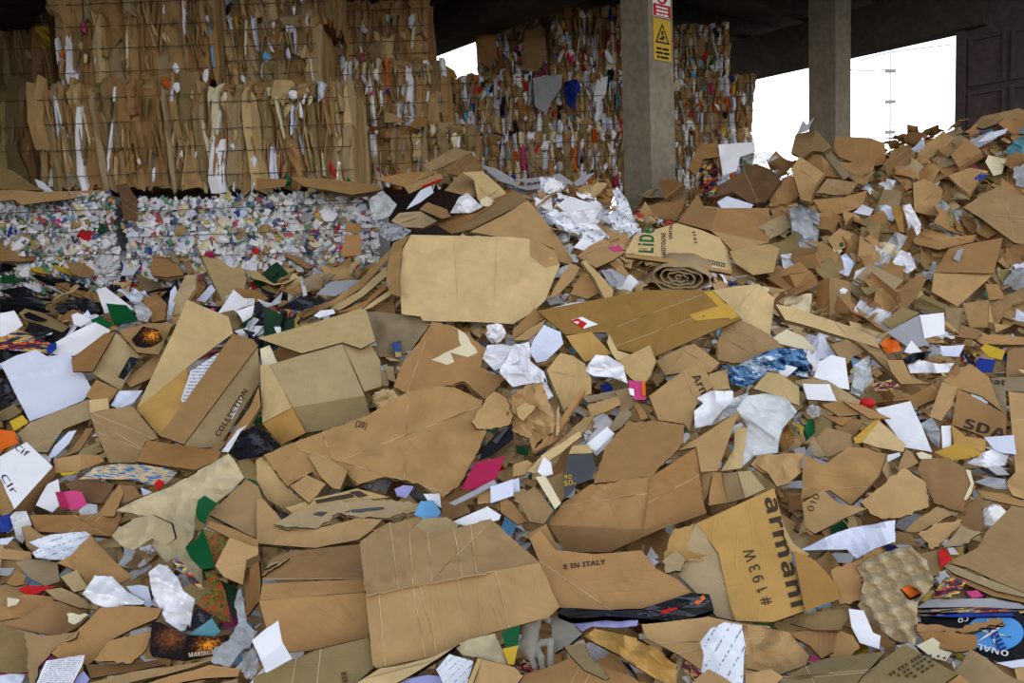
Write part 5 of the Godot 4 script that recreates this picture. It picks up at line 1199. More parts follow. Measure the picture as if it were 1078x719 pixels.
	S(101, "k4", "cardboard_scrap", "tattered board end hanging left of the lettered yellow-brown carton", [-62, 335, -20, 300, 10, 330, -5, 365, -50, 372], {"l": 0.38, "tear": 0.009, "crush": 0.02})
	S(101, "k3", "cardboard_sheet", "brown torn board between lettered carton and egg tray", [470, 362, 560, 330, 622, 290, 642, 322, 560, 362, 567, 460, 500, 472], {"l": 0.32, "tear": 0.01})
	S(101, "k1", "cardboard_strip", "light taped strip at the corner of the lettered carton", [318, 215, 352, 280, 402, 312, 380, 332, 345, 305, 322, 255], {"l": 0.42})
	S(101, "egg", "egg_tray", "torn grey-brown moulded egg tray standing in the front right", [550, 352, 600, 320, 660, 300, 720, 285, 772, 332, 792, 410, 742, 470, 740, 602, 690, 592, 640, 560, 570, 520, 555, 470, 572, 400], {"l": 0.36, "cups": 0.094, "cups_turn": 0.55, "cell": 0.0118, "thick": 0.003, "f": 0.9, "tear": 0.007})
	patch("ora", "orange_scrap", [690, 425, 715, 415, 750, 440, 720, 455], 0.012)
	S(101, "w", "paper_sheet", "small white sheet left of the egg tray foot", [525, 485, 572, 490, 602, 560, 626, 570, 622, 612, 560, 592, 535, 542], {"l": 0.32})
	S(101, "wl", "crumpled_paper", "pale lilac-white paper above the lettered carton end", [370, 300, 450, 260, 530, 230, 672, 205, 672, 272, 620, 290, 550, 327, 520, 297, 400, 300], {"l": 0.32, "crush": 0.02})
	S(101, "k8", "cardboard_sheet", "olive board under the lettered carton", [340, 530, 380, 500, 500, 485, 532, 502, 500, 552, 420, 552], {"l": 0.26})
	B(101, "board_stack", "stack of flattened boards with layered edges at the right", [["top_sheet", "k2", [840, 340, 935, 290, 960, 240, 1040, 160, 1095, 170, 1095, 440, 1000, 402, 900, 355], [0, 0, 0]], ["middle_sheet", "k4", [815, 345, 840, 342, 1000, 404, 1095, 442, 1095, 452, 990, 428, 860, 375], [0, 0, 0]], ["bottom_sheet", "k3", [830, 362, 860, 378, 990, 430, 1095, 455, 1095, 468, 980, 445, 850, 388], [-0.02, -0.02, -0.02]]], {"l": 0.34, "t": [-0.1, 0.25]})
	S(101, "red", "leaflet", "red and white printed label on the flattened boards", [808, 300, 830, 295, 852, 330, 815, 357], {"l": 0.36})
	S(101, "k2", "cardboard_sheet", "brown board behind the red printed label", [750, 310, 808, 300, 812, 380, 770, 385], {"l": 0.3})
	S(101, "k4", "cardboard_scrap", "triangular grey-beige scrap above the flattened boards", [822, 292, 880, 225, 948, 245, 880, 285], {"l": 0.38, "tear": 0.01})
	S(101, "k2", "cardboard_scrap", "brown torn scrap left of the triangular grey-beige scrap", [745, 250, 800, 215, 885, 205, 840, 260, 790, 300], {"l": 0.34, "tear": 0.01})
	S(101, "pr_mix", "plastic_film", "shiny crumpled wrapper with pink bits below the flattened boards", [775, 457, 830, 385, 897, 395, 870, 442, 800, 452], {"l": 0.3, "crush": 0.05})
	S(101, "pnk", "plastic_film", "small pink scrap beside the shiny wrapper", [895, 430, 930, 425, 950, 445, 915, 452], {"l": 0.3, "crush": 0.03})
	for e in [[[735, 482, 780, 455, 980, 452, 1062, 468, 1095, 485, 900, 478], "g", 0.28], [[740, 495, 860, 480, 1000, 476, 1095, 492, 1060, 502, 900, 496], "pr_mix", 0.27], [[780, 508, 900, 498, 1040, 498, 1050, 508, 900, 512], "blu", 0.29]]:
		S(101, e[1], "magazine", "flat printed magazine lying on the black poster", e[0], {"l": e[2], "thick": 0.012, "t": [0.0, 0.4]})
	var ring := []
	for i in 28: ring.append_array([985 + 92 * cos(TAU * i / 28), 562 + 58 * sin(TAU * i / 28)])
	S(101, "blk", "poster", "black poster with a blue disc emblem and white star", [750, 508, 880, 500, 1060, 492, 1095, 530, 1095, 660, 1000, 650, 920, 622, 760, 562], {"l": 0.24, "t": [0.0, 0.35], "wave": 0.004, "bend": [0, 0]})
	patch("sky", "blue_disc", ring, 0.003, 0.0)
	var star := []
	for i in 12:
		var rr := 1.0 if i % 2 == 0 else 0.16
		star.append_array([975 + 66 * rr * cos(TAU * i / 12 + 0.3), 562 + 48 * rr * sin(TAU * i / 12 + 0.3)])
	patch("white", "white_star", star, 0.005, 0.0)
	write("max", 1022, 612, -42, -78, 26, "blu", "printed_lettering", 0.008)
	write("ONAL", 1030, 622, -98, -24, 18, "white", "printed_lettering", 0.006)
	write("CO", 900, 512, -32, 8, 14, "white", "printed_lettering", 0.006)
	S(101, "k3", "cardboard_strip", "brown torn strip across the black poster", [740, 530, 870, 546, 1000, 510, 1014, 528, 900, 558, 740, 557], {"l": 0.32, "tear": 0.01})
	S(101, "k3", "cardboard_sheet", "torn brown board at the foot of the egg tray", [740, 560, 850, 556, 932, 570, 926, 612, 862, 622, 780, 600], {"l": 0.3, "tear": 0.007})
	S(101, "cream", "paper_sheet", "pale green lined paper below the torn brown board", [738, 600, 790, 575, 852, 622, 830, 650, 790, 640], {"l": 0.28})
	B(101, "carton", "dark olive carton with lines of small print at the front edge", [["printed_panel", "k8", [560, 702, 700, 595, 870, 690, 810, 730, 540, 745], [0.02, 0, 0.02], {"write": [["II III IIII", 655, 700, 110, -68, 9, "ink"], ["I II IIII I", 680, 702, 110, -68, 7, "ink"], ["II II III", 705, 704, 110, -68, 7, "ink"], ["I III II", 730, 706, 105, -65, 7, "ink"]]}], ["side_panel", "k3", [870, 690, 810, 730, 900, 750, 905, 712], [0.02, 0, 0]]], {"l": 0.34})
	S(101, "k4", "cardboard_sheet", "beige board at the front right corner", [860, 682, 910, 610, 960, 640, 1020, 690, 1090, 722, 1090, 760, 900, 740], {"l": 0.34})
	S(101, "wl", "newspaper", "folded newspaper edges below the blue disc poster", [990, 655, 1095, 640, 1095, 665, 1040, 672], {"l": 0.3})
	S(101, "k2", "paper_bag", "crumpled brown paper end at the front of the lettered carton", [190, 535, 250, 540, 342, 560, 402, 632, 392, 662, 310, 692, 200, 672], {"l": 0.3, "crush": 0.025})
	S(101, "k3", "cardboard_sheet", "dark hollow board under the olive board", [330, 560, 420, 552, 492, 562, 492, 612, 440, 642, 402, 602], {"l": 0.2})  # sheet laid where there is only a shaded hollow
	S(101, "k2", "cardboard_scrap", "torn printed board beside the small white sheet", [470, 640, 500, 555, 540, 570, 560, 610, 520, 640], {"l": 0.32, "tear": 0.007})
	S(101, "k8", "cardboard_sheet", "olive brown board strip along the front edge", [280, 722, 380, 670, 450, 642, 640, 620, 565, 700, 540, 740, 280, 745], {"l": 0.32})
	S(101, "k2", "cardboard_scrap", "light scrap at the front edge below the crumpled paper end", [200, 690, 280, 675, 320, 700, 280, 735, 200, 740], {"l": 0.3})

func build_pieces_front() -> void:
	# lower left
	S(40, "k3", "cardboard_strip", "long brown cardboard side lying above the printed plastic bag", [125, 12, 320, 12, 512, 14, 495, 60, 470, 102, 300, 90, 150, 82], {"l": 0.22})
	S(30, "pr_blot", "wrapping_paper", "crumpled wrapping paper with blue blotches behind the khaki sheet", [330, 502, 400, 450, 500, 435, 600, 440, 700, 455, 745, 472, 700, 520, 640, 527, 560, 502, 440, 500], {"l": 0.2, "crush": 0.02})
	S(30, "red", "package", "red and orange printed scrap on the blue blotched paper", [648, 520, 665, 500, 692, 512, 680, 540, 655, 542], {"l": 0.25})
	B(30, "package", "crushed pink package in the lower left heap", [["front", "pnk", [235, 562, 300, 548, 345, 555, 372, 620, 300, 630, 258, 622], [0.02, 0.03, 0.03]], ["flap", "crimson", [232, 555, 262, 552, 290, 620, 255, 625], [0.05, 0.04, 0.02]]], {"l": 0.2})
	S(30, "film", "plastic_film", "clear film beside the crushed pink package", [330, 632, 370, 602, 408, 608, 410, 642, 342, 657], {"l": 0.2, "crush": 0.04})
	S(30, "k6", "cardboard_sheet", "dark layered boards beneath the blue blotched paper", [270, 522, 350, 490, 482, 522, 460, 560, 430, 602, 360, 600], {"l": 0.14})
	B(30, "carton", "peaked brown carton corner left of the khaki sheet", [["left_side", "k2", [405, 657, 500, 522, 520, 560, 480, 657], [0, 0.03, 0.04]], ["right_side", "k3", [500, 522, 520, 560, 500, 602, 600, 580, 560, 530], [0.03, 0.04, 0.02]]], {"l": 0.2})
	S(30, "wl", "paper_sheet", "small white slip between blotched paper and khaki sheet", [592, 535, 640, 555, 602, 572], {"l": 0.2})
	S(40, "blu", "plastic_bag", "blue plastic bag corner at the left edge", [0, 20, 46, 4, 60, 40, 40, 82, 0, 86], {"l": 0.2, "crush": 0.02})
	S(40, "milky", "plastic_film", "whitish crumpled film next to the blue bag", [42, 20, 60, 0, 110, -5, 132, 50, 96, 132, 70, 112], {"l": 0.24, "crush": 0.04})
	S(40, "k2", "cardboard_scrap", "light brown board piece under the whitish film", [88, 65, 120, 55, 185, 102, 150, 180, 110, 142], {"l": 0.22})
	S(40, "k2", "cardboard_strip", "flat brown board strip on the left edge under the film", [0, 152, 130, 167, 132, 207, 0, 197], {"l": 0.22})
	S(40, "wl", "paper_sheet", "grey-white sheet at the left edge above the board strip", [0, 112, 62, 105, 30, 137, 0, 137], {"l": 0.2})
	S(40, "g", "newspaper", "grey newspaper fold at the left edge below the board strip", [0, 235, 62, 235, 40, 267, 0, 267], {"l": 0.2})
	S(40, "k4", "cardboard_sheet", "dark grey-brown board left of the creased paper bag", [60, 207, 150, 200, 242, 212, 252, 292, 190, 312, 130, 282, 72, 222], {"l": 0.2})
	S(40, "k3", "cardboard_scrap", "brown folded board left of the red leaflet", [25, 300, 70, 245, 110, 270, 100, 305, 60, 312], {"l": 0.18})
	S(40, "pr_bag", "plastic_bag", "white printed plastic bag crumpled on the brown paper bag", [120, 127, 210, 95, 360, 82, 380, 96, 322, 165, 270, 202, 150, 192, 135, 172, 165, 152], {"l": 0.3, "crush": 0.03})
	S(40, "k2", "paper_bag", "brown creased paper bag lying in the lower left", [300, 180, 340, 135, 385, 96, 430, 150, 480, 205, 560, 272, 490, 307, 370, 302, 322, 250, 240, 215], {"l": 0.27, "crush": 0.012, "wave": 0.03})
	S(40, "k1", "cardboard_scrap", "small square kraft card leaning on the creased paper bag", [255, 272, 322, 243, 374, 322, 310, 337], {"l": 0.32})
	S(40, "w", "crumpled_paper", "white crumpled paper with a long tail in the lower left", [345, 347, 400, 265, 470, 270, 530, 330, 612, 372, 600, 387, 530, 390, 490, 420, 425, 482, 395, 470, 440, 400, 390, 382], {"l": 0.32, "crush": 0.045})
	S(40, "w", "crumpled_paper", "large upright white crumpled paper beside the vegetable packaging", [625, 252, 670, 218, 705, 226, 745, 272, 772, 332, 820, 366, 796, 492, 760, 502, 700, 462, 670, 402, 640, 342], {"l": 0.34, "crush": 0.05})
	S(40, "wl", "crumpled_paper", "small pale crumple between the two white crumpled papers", [530, 312, 580, 305, 622, 312, 642, 392, 620, 402, 562, 352], {"l": 0.28, "crush": 0.04})
	S(40, "red", "leaflet", "folded red leaflet in the lower left", [75, 327, 110, 308, 242, 312, 180, 332, 150, 347, 120, 350], {"l": 0.24})
	S(40, "cream", "cardboard_scrap", "small cream scrap on the brown left board", [30, 358, 86, 368, 70, 390, 32, 400], {"l": 0.3})
	S(40, "k3", "cardboard_sheet", "brown board under the small cream scrap", [0, 382, 100, 345, 242, 357, 200, 392, 90, 442, 0, 457], {"l": 0.24})
	S(40, "k4", "cardboard_sheet", "grey bent board below the square kraft card", [190, 327, 260, 318, 330, 350, 402, 412, 330, 402, 232, 367], {"l": 0.28})
	S(40, "k3", "cardboard_sheet", "dark brown wavy board in the lower left", [90, 442, 210, 370, 342, 402, 372, 442, 332, 482, 252, 522, 130, 502, 10, 472], {"l": 0.26, "wave": 0.03})
	S(40, "cream", "cardboard_scrap", "torn pale board corner on the dark wavy board", [280, 427, 372, 432, 312, 472, 286, 462], {"l": 0.32, "tear": 0.01})
	S(40, "k8", "cardboard_sheet", "broad olive-brown board at the bottom left corner", [0, 475, 106, 515, 122, 600, 127, 672, 50, 682, -20, 670], {"l": 0.26})
	S(40, "k2", "cardboard_sheet", "torn brown board standing at the bottom left", [105, 500, 180, 525, 332, 500, 320, 527, 232, 572, 162, 652, 146, 730, 126, 730, 116, 602], {"l": 0.32, "tear": 0.009})
	S(40, "k3", "cardboard_sheet", "large brown board beneath the white crumpled papers", [215, 592, 332, 490, 420, 402, 550, 395, 682, 405, 662, 447, 560, 490, 480, 532, 400, 622, 370, 642, 240, 612], {"l": 0.27})
	S(40, "k2", "cardboard_sheet", "torn lower flap with ragged edge before the film leaflets", [395, 622, 450, 550, 500, 530, 642, 500, 602, 592, 552, 637, 440, 627], {"l": 0.31, "tear": 0.009})
	S(40, "k4", "cardboard_strip", "layered board edge beneath the large brown board", [330, 490, 370, 470, 420, 430, 430, 440, 380, 500, 340, 510], {"l": 0.26})
	S(40, "pr_text", "booklet", "white printed booklet at the bottom left", [150, 730, 172, 670, 195, 625, 280, 612, 357, 600, 347, 642, 320, 690, 300, 730], {"l": 0.32})
	S(40, "lav", "paper_sheet", "bluish white sheet under the printed booklet", [312, 725, 325, 690, 352, 670, 377, 702, 355, 730], {"l": 0.26})
	S(40, "wl", "plastic_film", "pale film at the bottom left corner", [-10, 690, 40, 680, 106, 682, 90, 719, 0, 735], {"l": 0.22, "crush": 0.03})
	S(40, "k3", "cardboard_sheet", "brown floor-level board behind the long bottom strip", [360, 640, 550, 640, 660, 622, 700, 640, 540, 672, 380, 700], {"l": 0.2})
	B(40, "leaflet", "film leaflet with two dark picture covers in the lower left", [["left_cover", "pr_film", [628, 582, 638, 460, 670, 462, 782, 515, 776, 627, 640, 607], [0, 0, 0]], ["right_cover", "pr_fire", [784, 517, 776, 627, 905, 602, 932, 580, 952, 526], [0, 0, 0]]], {"l": 0.3})
	write("MARIAGE", 795, 612, 105, -12, 18, "cream")
	B(40, "magazine", "blue magazine standing open behind the film leaflet", [["inside", "pr_dark", [780, 492, 830, 400, 906, 440, 800, 502], [0, 0, 0]], ["cover", "teal", [796, 516, 890, 446, 927, 502, 900, 524], [0.02, 0.02, 0.02]]], {"l": 0.26})
	S(40, "greyfilm", "plastic_film", "torn translucent grey film beside the brown box", [885, 627, 905, 570, 960, 540, 1000, 470, 985, 382, 1010, 320, 1030, 400, 1040, 470, 1085, 502, 1050, 562, 1000, 602, 962, 657], {"l": 0.33, "crush": 0.035, "tear": 0.007})
	B(40, "package", "vegetable packaging with green and red print, crushed upright", [["green_panel", "grn", [780, 147, 830, 110, 852, 70, 892, 180, 902, 232, 850, 242, 800, 192], [0.04, 0.02, 0]], ["picture_panel", "pr_veg", [860, 72, 965, 105, 905, 227, 872, 150], [0, -0.04, -0.02]], ["lower_panel", "pr_veg", [857, 252, 902, 240, 947, 332, 972, 472, 900, 442, 830, 392, 850, 347, 890, 342], [0.02, 0, 0]], ["dark_side", "dgrn", [905, 277, 1000, 320, 985, 472, 950, 332], [0, -0.04, -0.04]], ["crest", "grn", [822, 0, 832, -50, 860, -70, 915, -35, 880, 0, 862, 52, 832, 32], [0, 0, 0]]], {"l": 0.32})
	S(40, "pr_mix", "leaflet", "narrow orange striped wrapper beside the khaki sheet", [722, 205, 740, 185, 800, 250, 858, 322, 840, 326], {"l": 0.33})
	B(30, "wrapping_paper", "large crumpled khaki wrapping paper with a rolled end", [["sheet", "khaki", [485, 632, 560, 592, 720, 530, 830, 465, 890, 435, 960, 393, 985, 420, 1027, 495, 960, 562, 905, 602, 850, 580, 825, 640, 812, 745, 780, 790, 850, 880, 855, 960, 800, 930, 735, 830, 700, 852, 640, 780, 660, 700, 640, 660], [0, 0, 0], {"crush": 0.022, "cell": 0.03}], ["rolled_end", "khaki", [470, 740, 500, 700, 560, 665, 640, 650, 722, 690, 737, 750, 700, 780, 640, 750, 560, 800, 510, 780], [0.1, 0.1, 0.1], {"crush": 0.03, "bend": [1.5, 30]}]], {"l": 0.3})
	S(40, "k2", "cardboard_sheet", "light board with folded rim right of the vegetable packaging", [905, 227, 965, 107, 1085, 150, 1085, 180, 1035, 202, 1020, 307, 940, 272], {"l": 0.34})
	S(40, "k2", "cardboard_strip", "thin board edge above the light board with folded rim", [868, 62, 882, 35, 980, 70, 1085, 118, 1085, 152, 960, 107], {"l": 0.36})
	S(30, "k2", "cardboard_sheet", "tan board spreading right of the khaki wrapping paper", [880, 650, 930, 600, 1035, 500, 1085, 530, 1110, 600, 1200, 690, 1180, 730, 1085, 755, 960, 690], {"l": 0.3})
	S(31, "k2", "cardboard_sheet", "smooth board beneath the grey-brown board with printed bars", [0, 560, 80, 640, 130, 706, 260, 708, 420, 665, 530, 670, 480, 719, 430, 755, 250, 790, 120, 780, 0, 770], {"l": 0.2})
	S(40, "k2", "cardboard_strip", "long light strip along the bottom edge of the heap", [320, 735, 560, 670, 740, 645, 885, 625, 800, 655, 700, 682, 490, 730], {"l": 0.3})
	S(40, "k3", "cardboard_strip", "brown strip behind the bottom light strip", [590, 728, 750, 680, 880, 642, 1012, 662, 1000, 692, 850, 700, 700, 730], {"l": 0.28})
	# brown box and the flattened centre cartons
	B(41, "carton", "closed reddish brown box with torn left corner at the bottom", [["top_face", "k3", [18, 278, 445, 277, 440, 135, 140, 165, 60, 200], [0.04, 0.04, -0.06]], ["tape_band", "k3", [12, 302, 450, 282, 456, 336, 10, 372], [0.05, 0.05, 0.06]], ["front_face", "k3", [10, 373, 456, 338, 472, 527, 220, 582, 140, 590, 40, 482], [0.06, 0.06, 0.02]], ["left_side", "k3", [18, 290, 12, 372, -40, 440, -58, 246, 10, 206], [0.05, 0.06, -0.08]], ["torn_corner", "k1", [20, 272, 140, 194, 35, 240, 60, 215, 110, 205], [0.05, 0.02, 0.02], {"tear": 0.01}]], {"l": 0.34, "t": [0.0, 0.0], "f": 0.7})
	S(41, "k8", "flattened_carton", "olive brown flat board under the closed reddish box", [-10, 692, 110, 640, 230, 590, 350, 558, 472, 528, 497, 652, 400, 735, -10, 735], {"l": 0.28, "wave": 0.006})
	write("KER", 385, 715, -8, -45, 22, "brown")
	S(41, "w", "card", "white folded card leaning against the closed reddish box", [-20, 540, 40, 490, 92, 455, 107, 545, 150, 617, 40, 677, 0, 580], {"l": 0.42, "folds": [[0, 640, 120, 545, 0.3]]})
	B(41, "flattened_carton", "large creased flattened carton across the front centre", [["upper_panel", "k2", [458, 348, 1190, 212, 985, 28, 910, 50, 830, 70, 730, 90, 640, 50, 610, 56, 560, 42, 500, 80, 435, 125], [0.06, 0.05, -0.02], {"tear": 0.006, "wave": 0.012, "crease": 0.005, "cell": 0.026, "folds": [[560, 40, 600, 340, 0.10], [640, 45, 660, 330, -0.16], [720, 85, 740, 310, 0.12], [830, 70, 870, 290, -0.12], [1000, 30, 720, 300, 0.10], [900, 50, 930, 280, 0.08]]}], ["lower_panel", "k2", [458, 349, 1190, 213, 1275, 400, 1228, 442, 1078, 482, 870, 546, 750, 606, 620, 632, 505, 657, 488, 642], [0.06, 0.05, 0.03], {"tear": 0.003, "wave": 0.012, "crease": 0.005, "cell": 0.026, "folds": [[515, 345, 540, 640, -0.14], [660, 330, 710, 610, 0.16], [690, 325, 760, 600, -0.10], [850, 300, 890, 540, 0.12], [1010, 265, 1060, 480, -0.12]]}]], {"l": 0.4, "t": [0.02, 0.1]})
	S(42, "k3", "flattened_carton", "reddish brown carton panel with country-of-origin print", [70, 112, 112, 72, 180, 160, 340, 177, 440, 170, 540, 160, 602, 240, 690, 282, 752, 337, 640, 375, 540, 407, 410, 412, 195, 402, 110, 206], {"l": 0.36, "t": [0.0, 0.15], "wave": 0.01, "folds": [[110, 206, 410, 412, 0.05]]})
	write("E IN ITALY", 215, 242, 175, -22, 20, "ink")
	S(42, "pr_dark", "newspaper", "thick dark magazine bundle squeezed under the printed carton panel", [190, 425, 205, 402, 300, 405, 410, 414, 540, 409, 660, 368, 752, 340, 826, 345, 846, 412, 700, 457, 530, 447, 400, 437, 240, 447], {"l": 0.38, "thick": 0.03, "wave": 0.02})
	patch("red", "red_print", [622, 415, 690, 402, 690, 412, 625, 430])
	patch("ora", "red_print", [760, 380, 800, 350, 810, 365, 775, 392])
	S(42, "lav", "plastic_film", "lilac grey plastic sheet below the dark magazine bundle", [228, 447, 400, 440, 527, 450, 522, 477, 440, 487, 330, 482, 290, 502], {"l": 0.34, "crush": 0.015})
	S(42, "k3", "cardboard_sheet", "plain brown board at the bottom below the glove", [30, 690, 180, 640, 260, 600, 360, 640, 500, 690, 560, 735, 40, 735], {"l": 0.26})
	S(42, "k8", "cardboard_scrap", "olive torn board tongue right of the glove", [213, 562, 300, 550, 332, 622, 370, 650, 407, 696, 390, 706, 300, 662, 240, 602], {"l": 0.4})
	S(42, "k7", "paper_bag", "golden brown crumpled paper bag below the magazine bundle", [300, 522, 350, 490, 520, 530, 600, 570, 642, 602, 692, 642, 680, 725, 602, 702, 520, 650, 450, 602, 350, 552], {"l": 0.38, "crush": 0.045})
	S(42, "k2", "flattened_carton", "light brown board behind the curled white printed paper", [540, 472, 700, 455, 822, 440, 962, 470, 1080, 480, 1080, 582, 980, 602, 790, 662, 700, 602, 560, 532], {"l": 0.32, "bend": [-0.3, 60]})
	S(42, "pr_bag", "crumpled_paper", "curled white printed paper tube at the front edge", [790, 672, 802, 602, 785, 547, 830, 490, 890, 462, 962, 475, 977, 562, 965, 735, 900, 720], {"l": 0.44, "crush": 0.012, "bend": [-1.5, 0]})
	S(42, "k2", "cardboard_scrap", "brown board corner in front of the curled white paper", [735, 730, 780, 690, 822, 660, 880, 690, 945, 735], {"l": 0.46})
	B(41, "carton", "small tan box at the bottom edge left of the glove", [["front_panel", "k2", [880, 735, 930, 615, 1085, 652, 1120, 690, 1085, 735], [0.02, 0.02, 0.03]], ["side_strip", "k1", [880, 735, 930, 615, 948, 618, 905, 735], [0.03, 0.03, 0.03]]], {"l": 0.42})
	S(41, "pr_bag", "crumpled_paper", "white paper with faint pink print at the bottom edge", [755, 662, 810, 598, 912, 627, 882, 735, 790, 735, 770, 690], {"l": 0.4, "crush": 0.02})
	S(41, "lav", "paper_sheet", "bluish paper under the white paper with pink print", [575, 735, 640, 700, 720, 685, 780, 690, 790, 735], {"l": 0.32})
	S(41, "k1", "cardboard_strip", "light board strip below the large creased carton", [395, 735, 520, 657, 620, 642, 750, 606, 852, 555, 770, 612, 660, 680, 560, 735], {"l": 0.36})
	S(41, "khaki", "paper_bag", "khaki paper crumple under the front edge of the creased carton", [830, 562, 900, 535, 1002, 510, 1042, 602, 1052, 642, 930, 612, 870, 602], {"l": 0.34, "crush": 0.03})
	B(42, "package", "green and yellow printed wrapper under the creased carton", [["green_part", "grn", [-48, 502, 30, 475, 22, 562, -30, 580], [0, 0, 0]], ["yellow_part", "yel", [-45, 575, 22, 560, 5, 642, -20, 640], [0, 0, 0]]], {"l": 0.4})
	S(42, "k2", "cardboard_sheet", "tan board behind the left end of the printed carton panel", [40, 105, 140, 50, 180, 130, 205, 170, 120, 130], {"l": 0.3})
	S(31, "k1", "cardboard_strip", "light rounded board edge above the large creased carton", [640, 719, 700, 665, 800, 660, 850, 690, 830, 740, 700, 752], {"l": 0.28})

# ================================================================ heap, bales, special shapes, scatter
func build_heap() -> void:
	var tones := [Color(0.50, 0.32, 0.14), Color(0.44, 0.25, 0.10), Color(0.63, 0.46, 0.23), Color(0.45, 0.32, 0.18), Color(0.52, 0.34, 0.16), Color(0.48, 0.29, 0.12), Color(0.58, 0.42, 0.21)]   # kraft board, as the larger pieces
	var st := SurfaceTool.new()
	st.begin(Mesh.PRIMITIVE_TRIANGLES)
	st.set_smooth_group(-1)
	var cell := 0.13
	var nx := int(13.4 / cell)
	var nz := int(9.8 / cell)
	var at := func(i: int, j: int) -> Vector3:
		var x := -6.7 + i * cell
		var z := 2.1 + j * cell
		var jx := wob.get_noise_2d(i * 71.0, j * 93.0) * 0.09
		var jz := wob.get_noise_2d(i * 57.0 + 900.0, j * 77.0) * 0.09
		var h := heap_height(x, z)
		var k := smoothstep(0.0, 0.12, h)
		return Vector3(x + jx, maxf(-0.05, h - 0.24 * k - 0.05 * (1.0 - k) + k * 0.12 * wob.get_noise_2d(i * 47.0, j * 61.0 + 300.0)), -z + jz)
	for i in nx:
		for j in nz:
			var a: Vector3 = at.call(i, j)
			var b: Vector3 = at.call(i + 1, j)
			var c: Vector3 = at.call(i + 1, j + 1)
			var d: Vector3 = at.call(i, j + 1)
			if a.y < -0.04 and c.y < -0.04: continue
			for t in [[a, d, c], [a, c, b]]:
				st.set_color(tones[rng.randi() % tones.size()])
				for p in t: st.add_vertex(p)
	st.generate_normals()
	var o := mesh_node(st.commit(), M.tint, numbered("waste_heap"), self)
	tag(o, "loose mass of broken cardboard and paper waste under the larger pieces", "waste", "", "stuff")
	# small litter in every gap
	var pal := [Color(0.50, 0.32, 0.14), Color(0.44, 0.25, 0.10), Color(0.63, 0.46, 0.23), Color(0.45, 0.32, 0.18), Color(0.52, 0.34, 0.16), Color(0.48, 0.29, 0.12), Color(0.58, 0.42, 0.21), Color(0.47, 0.30, 0.13), Color(0.80, 0.80, 0.83), Color(0.76, 0.77, 0.80), Color(0.55, 0.37, 0.17), Color(0.42, 0.43, 0.46)]
	var vivid := [Color(0.45, 0.05, 0.05), Color(0.06, 0.12, 0.35), Color(0.06, 0.2, 0.1), Color(0.6, 0.42, 0.05), Color(0.5, 0.06, 0.2), Color(0.2, 0.4, 0.6)]
	var V := PackedVector3Array()
	var N := PackedVector3Array()
	var C := PackedColorArray()
	for i in 15000:
		var z := rng.randf_range(2.7, 10.0)
		var beyond := i % 4 == 0   # past the sides of the view the pieces are larger
		var x := rng.randf_range(-0.68, 0.68) * z if not beyond else (1.0 if rng.randf() < 0.5 else -1.0) * rng.randf_range(0.64, 1.1) * z
		if absf(x) > 6.5: continue
		var p := Vector3(x, heap_height(x, z) - rng.randf_range(0.06, 0.24), -z)
		if heap_height(x, z) < 0.05: continue
		var n := (heap_normal(p) + Vector3(rng.randf_range(-0.7, 0.7), rng.randf_range(-0.2, 0.4), rng.randf_range(-0.7, 0.7))).normalized()
		var e1 := n.cross(Vector3(rng.randf_range(-1, 1), 0.2, rng.randf_range(-1, 1))).normalized()
		var e2 := n.cross(e1)
		var w := rng.randf_range(0.03, 0.10) * (2.4 if beyond else 1.0)
		var h := rng.randf_range(0.02, 0.06) * (2.4 if beyond else 1.0)
		if beyond: p.y += 0.1
		var lift := n * rng.randf_range(0.0, 0.03)
		var col: Color = pal[rng.randi() % pal.size()]
		if rng.randf() < 0.05: col = vivid[rng.randi() % vivid.size()]
		var q := [p - e1 * w - e2 * h, p - e1 * w * 0.9 + e2 * h, p + lift + e2 * h * rng.randf_range(0.5, 1.3), p + lift - e2 * h * rng.randf_range(0.6, 1.2), p + e1 * w + e2 * h * rng.randf_range(0.4, 1.2), p + e1 * w * rng.randf_range(0.6, 1.1) - e2 * h]
		for t in [[0, 1, 2], [0, 2, 3], [3, 2, 4], [3, 4, 5]]:
			var nn: Vector3 = (q[t[2]] - q[t[0]]).cross(q[t[1]] - q[t[0]]).normalized()
			for k in 3:
				V.append(q[t[k]])
				N.append(nn)
				C.append(col)
	var arr := []
	arr.resize(Mesh.ARRAY_MAX)
	arr[Mesh.ARRAY_VERTEX] = V
	arr[Mesh.ARRAY_NORMAL] = N
	arr[Mesh.ARRAY_COLOR] = C
	var m := ArrayMesh.new()
	m.add_surface_from_arrays(Mesh.PRIMITIVE_TRIANGLES, arr)
	tag(mesh_node(m, M.tint, numbered("paper_litter"), self), "small shreds of brown board and white paper filling the gaps of the heap", "litter", "", "stuff")

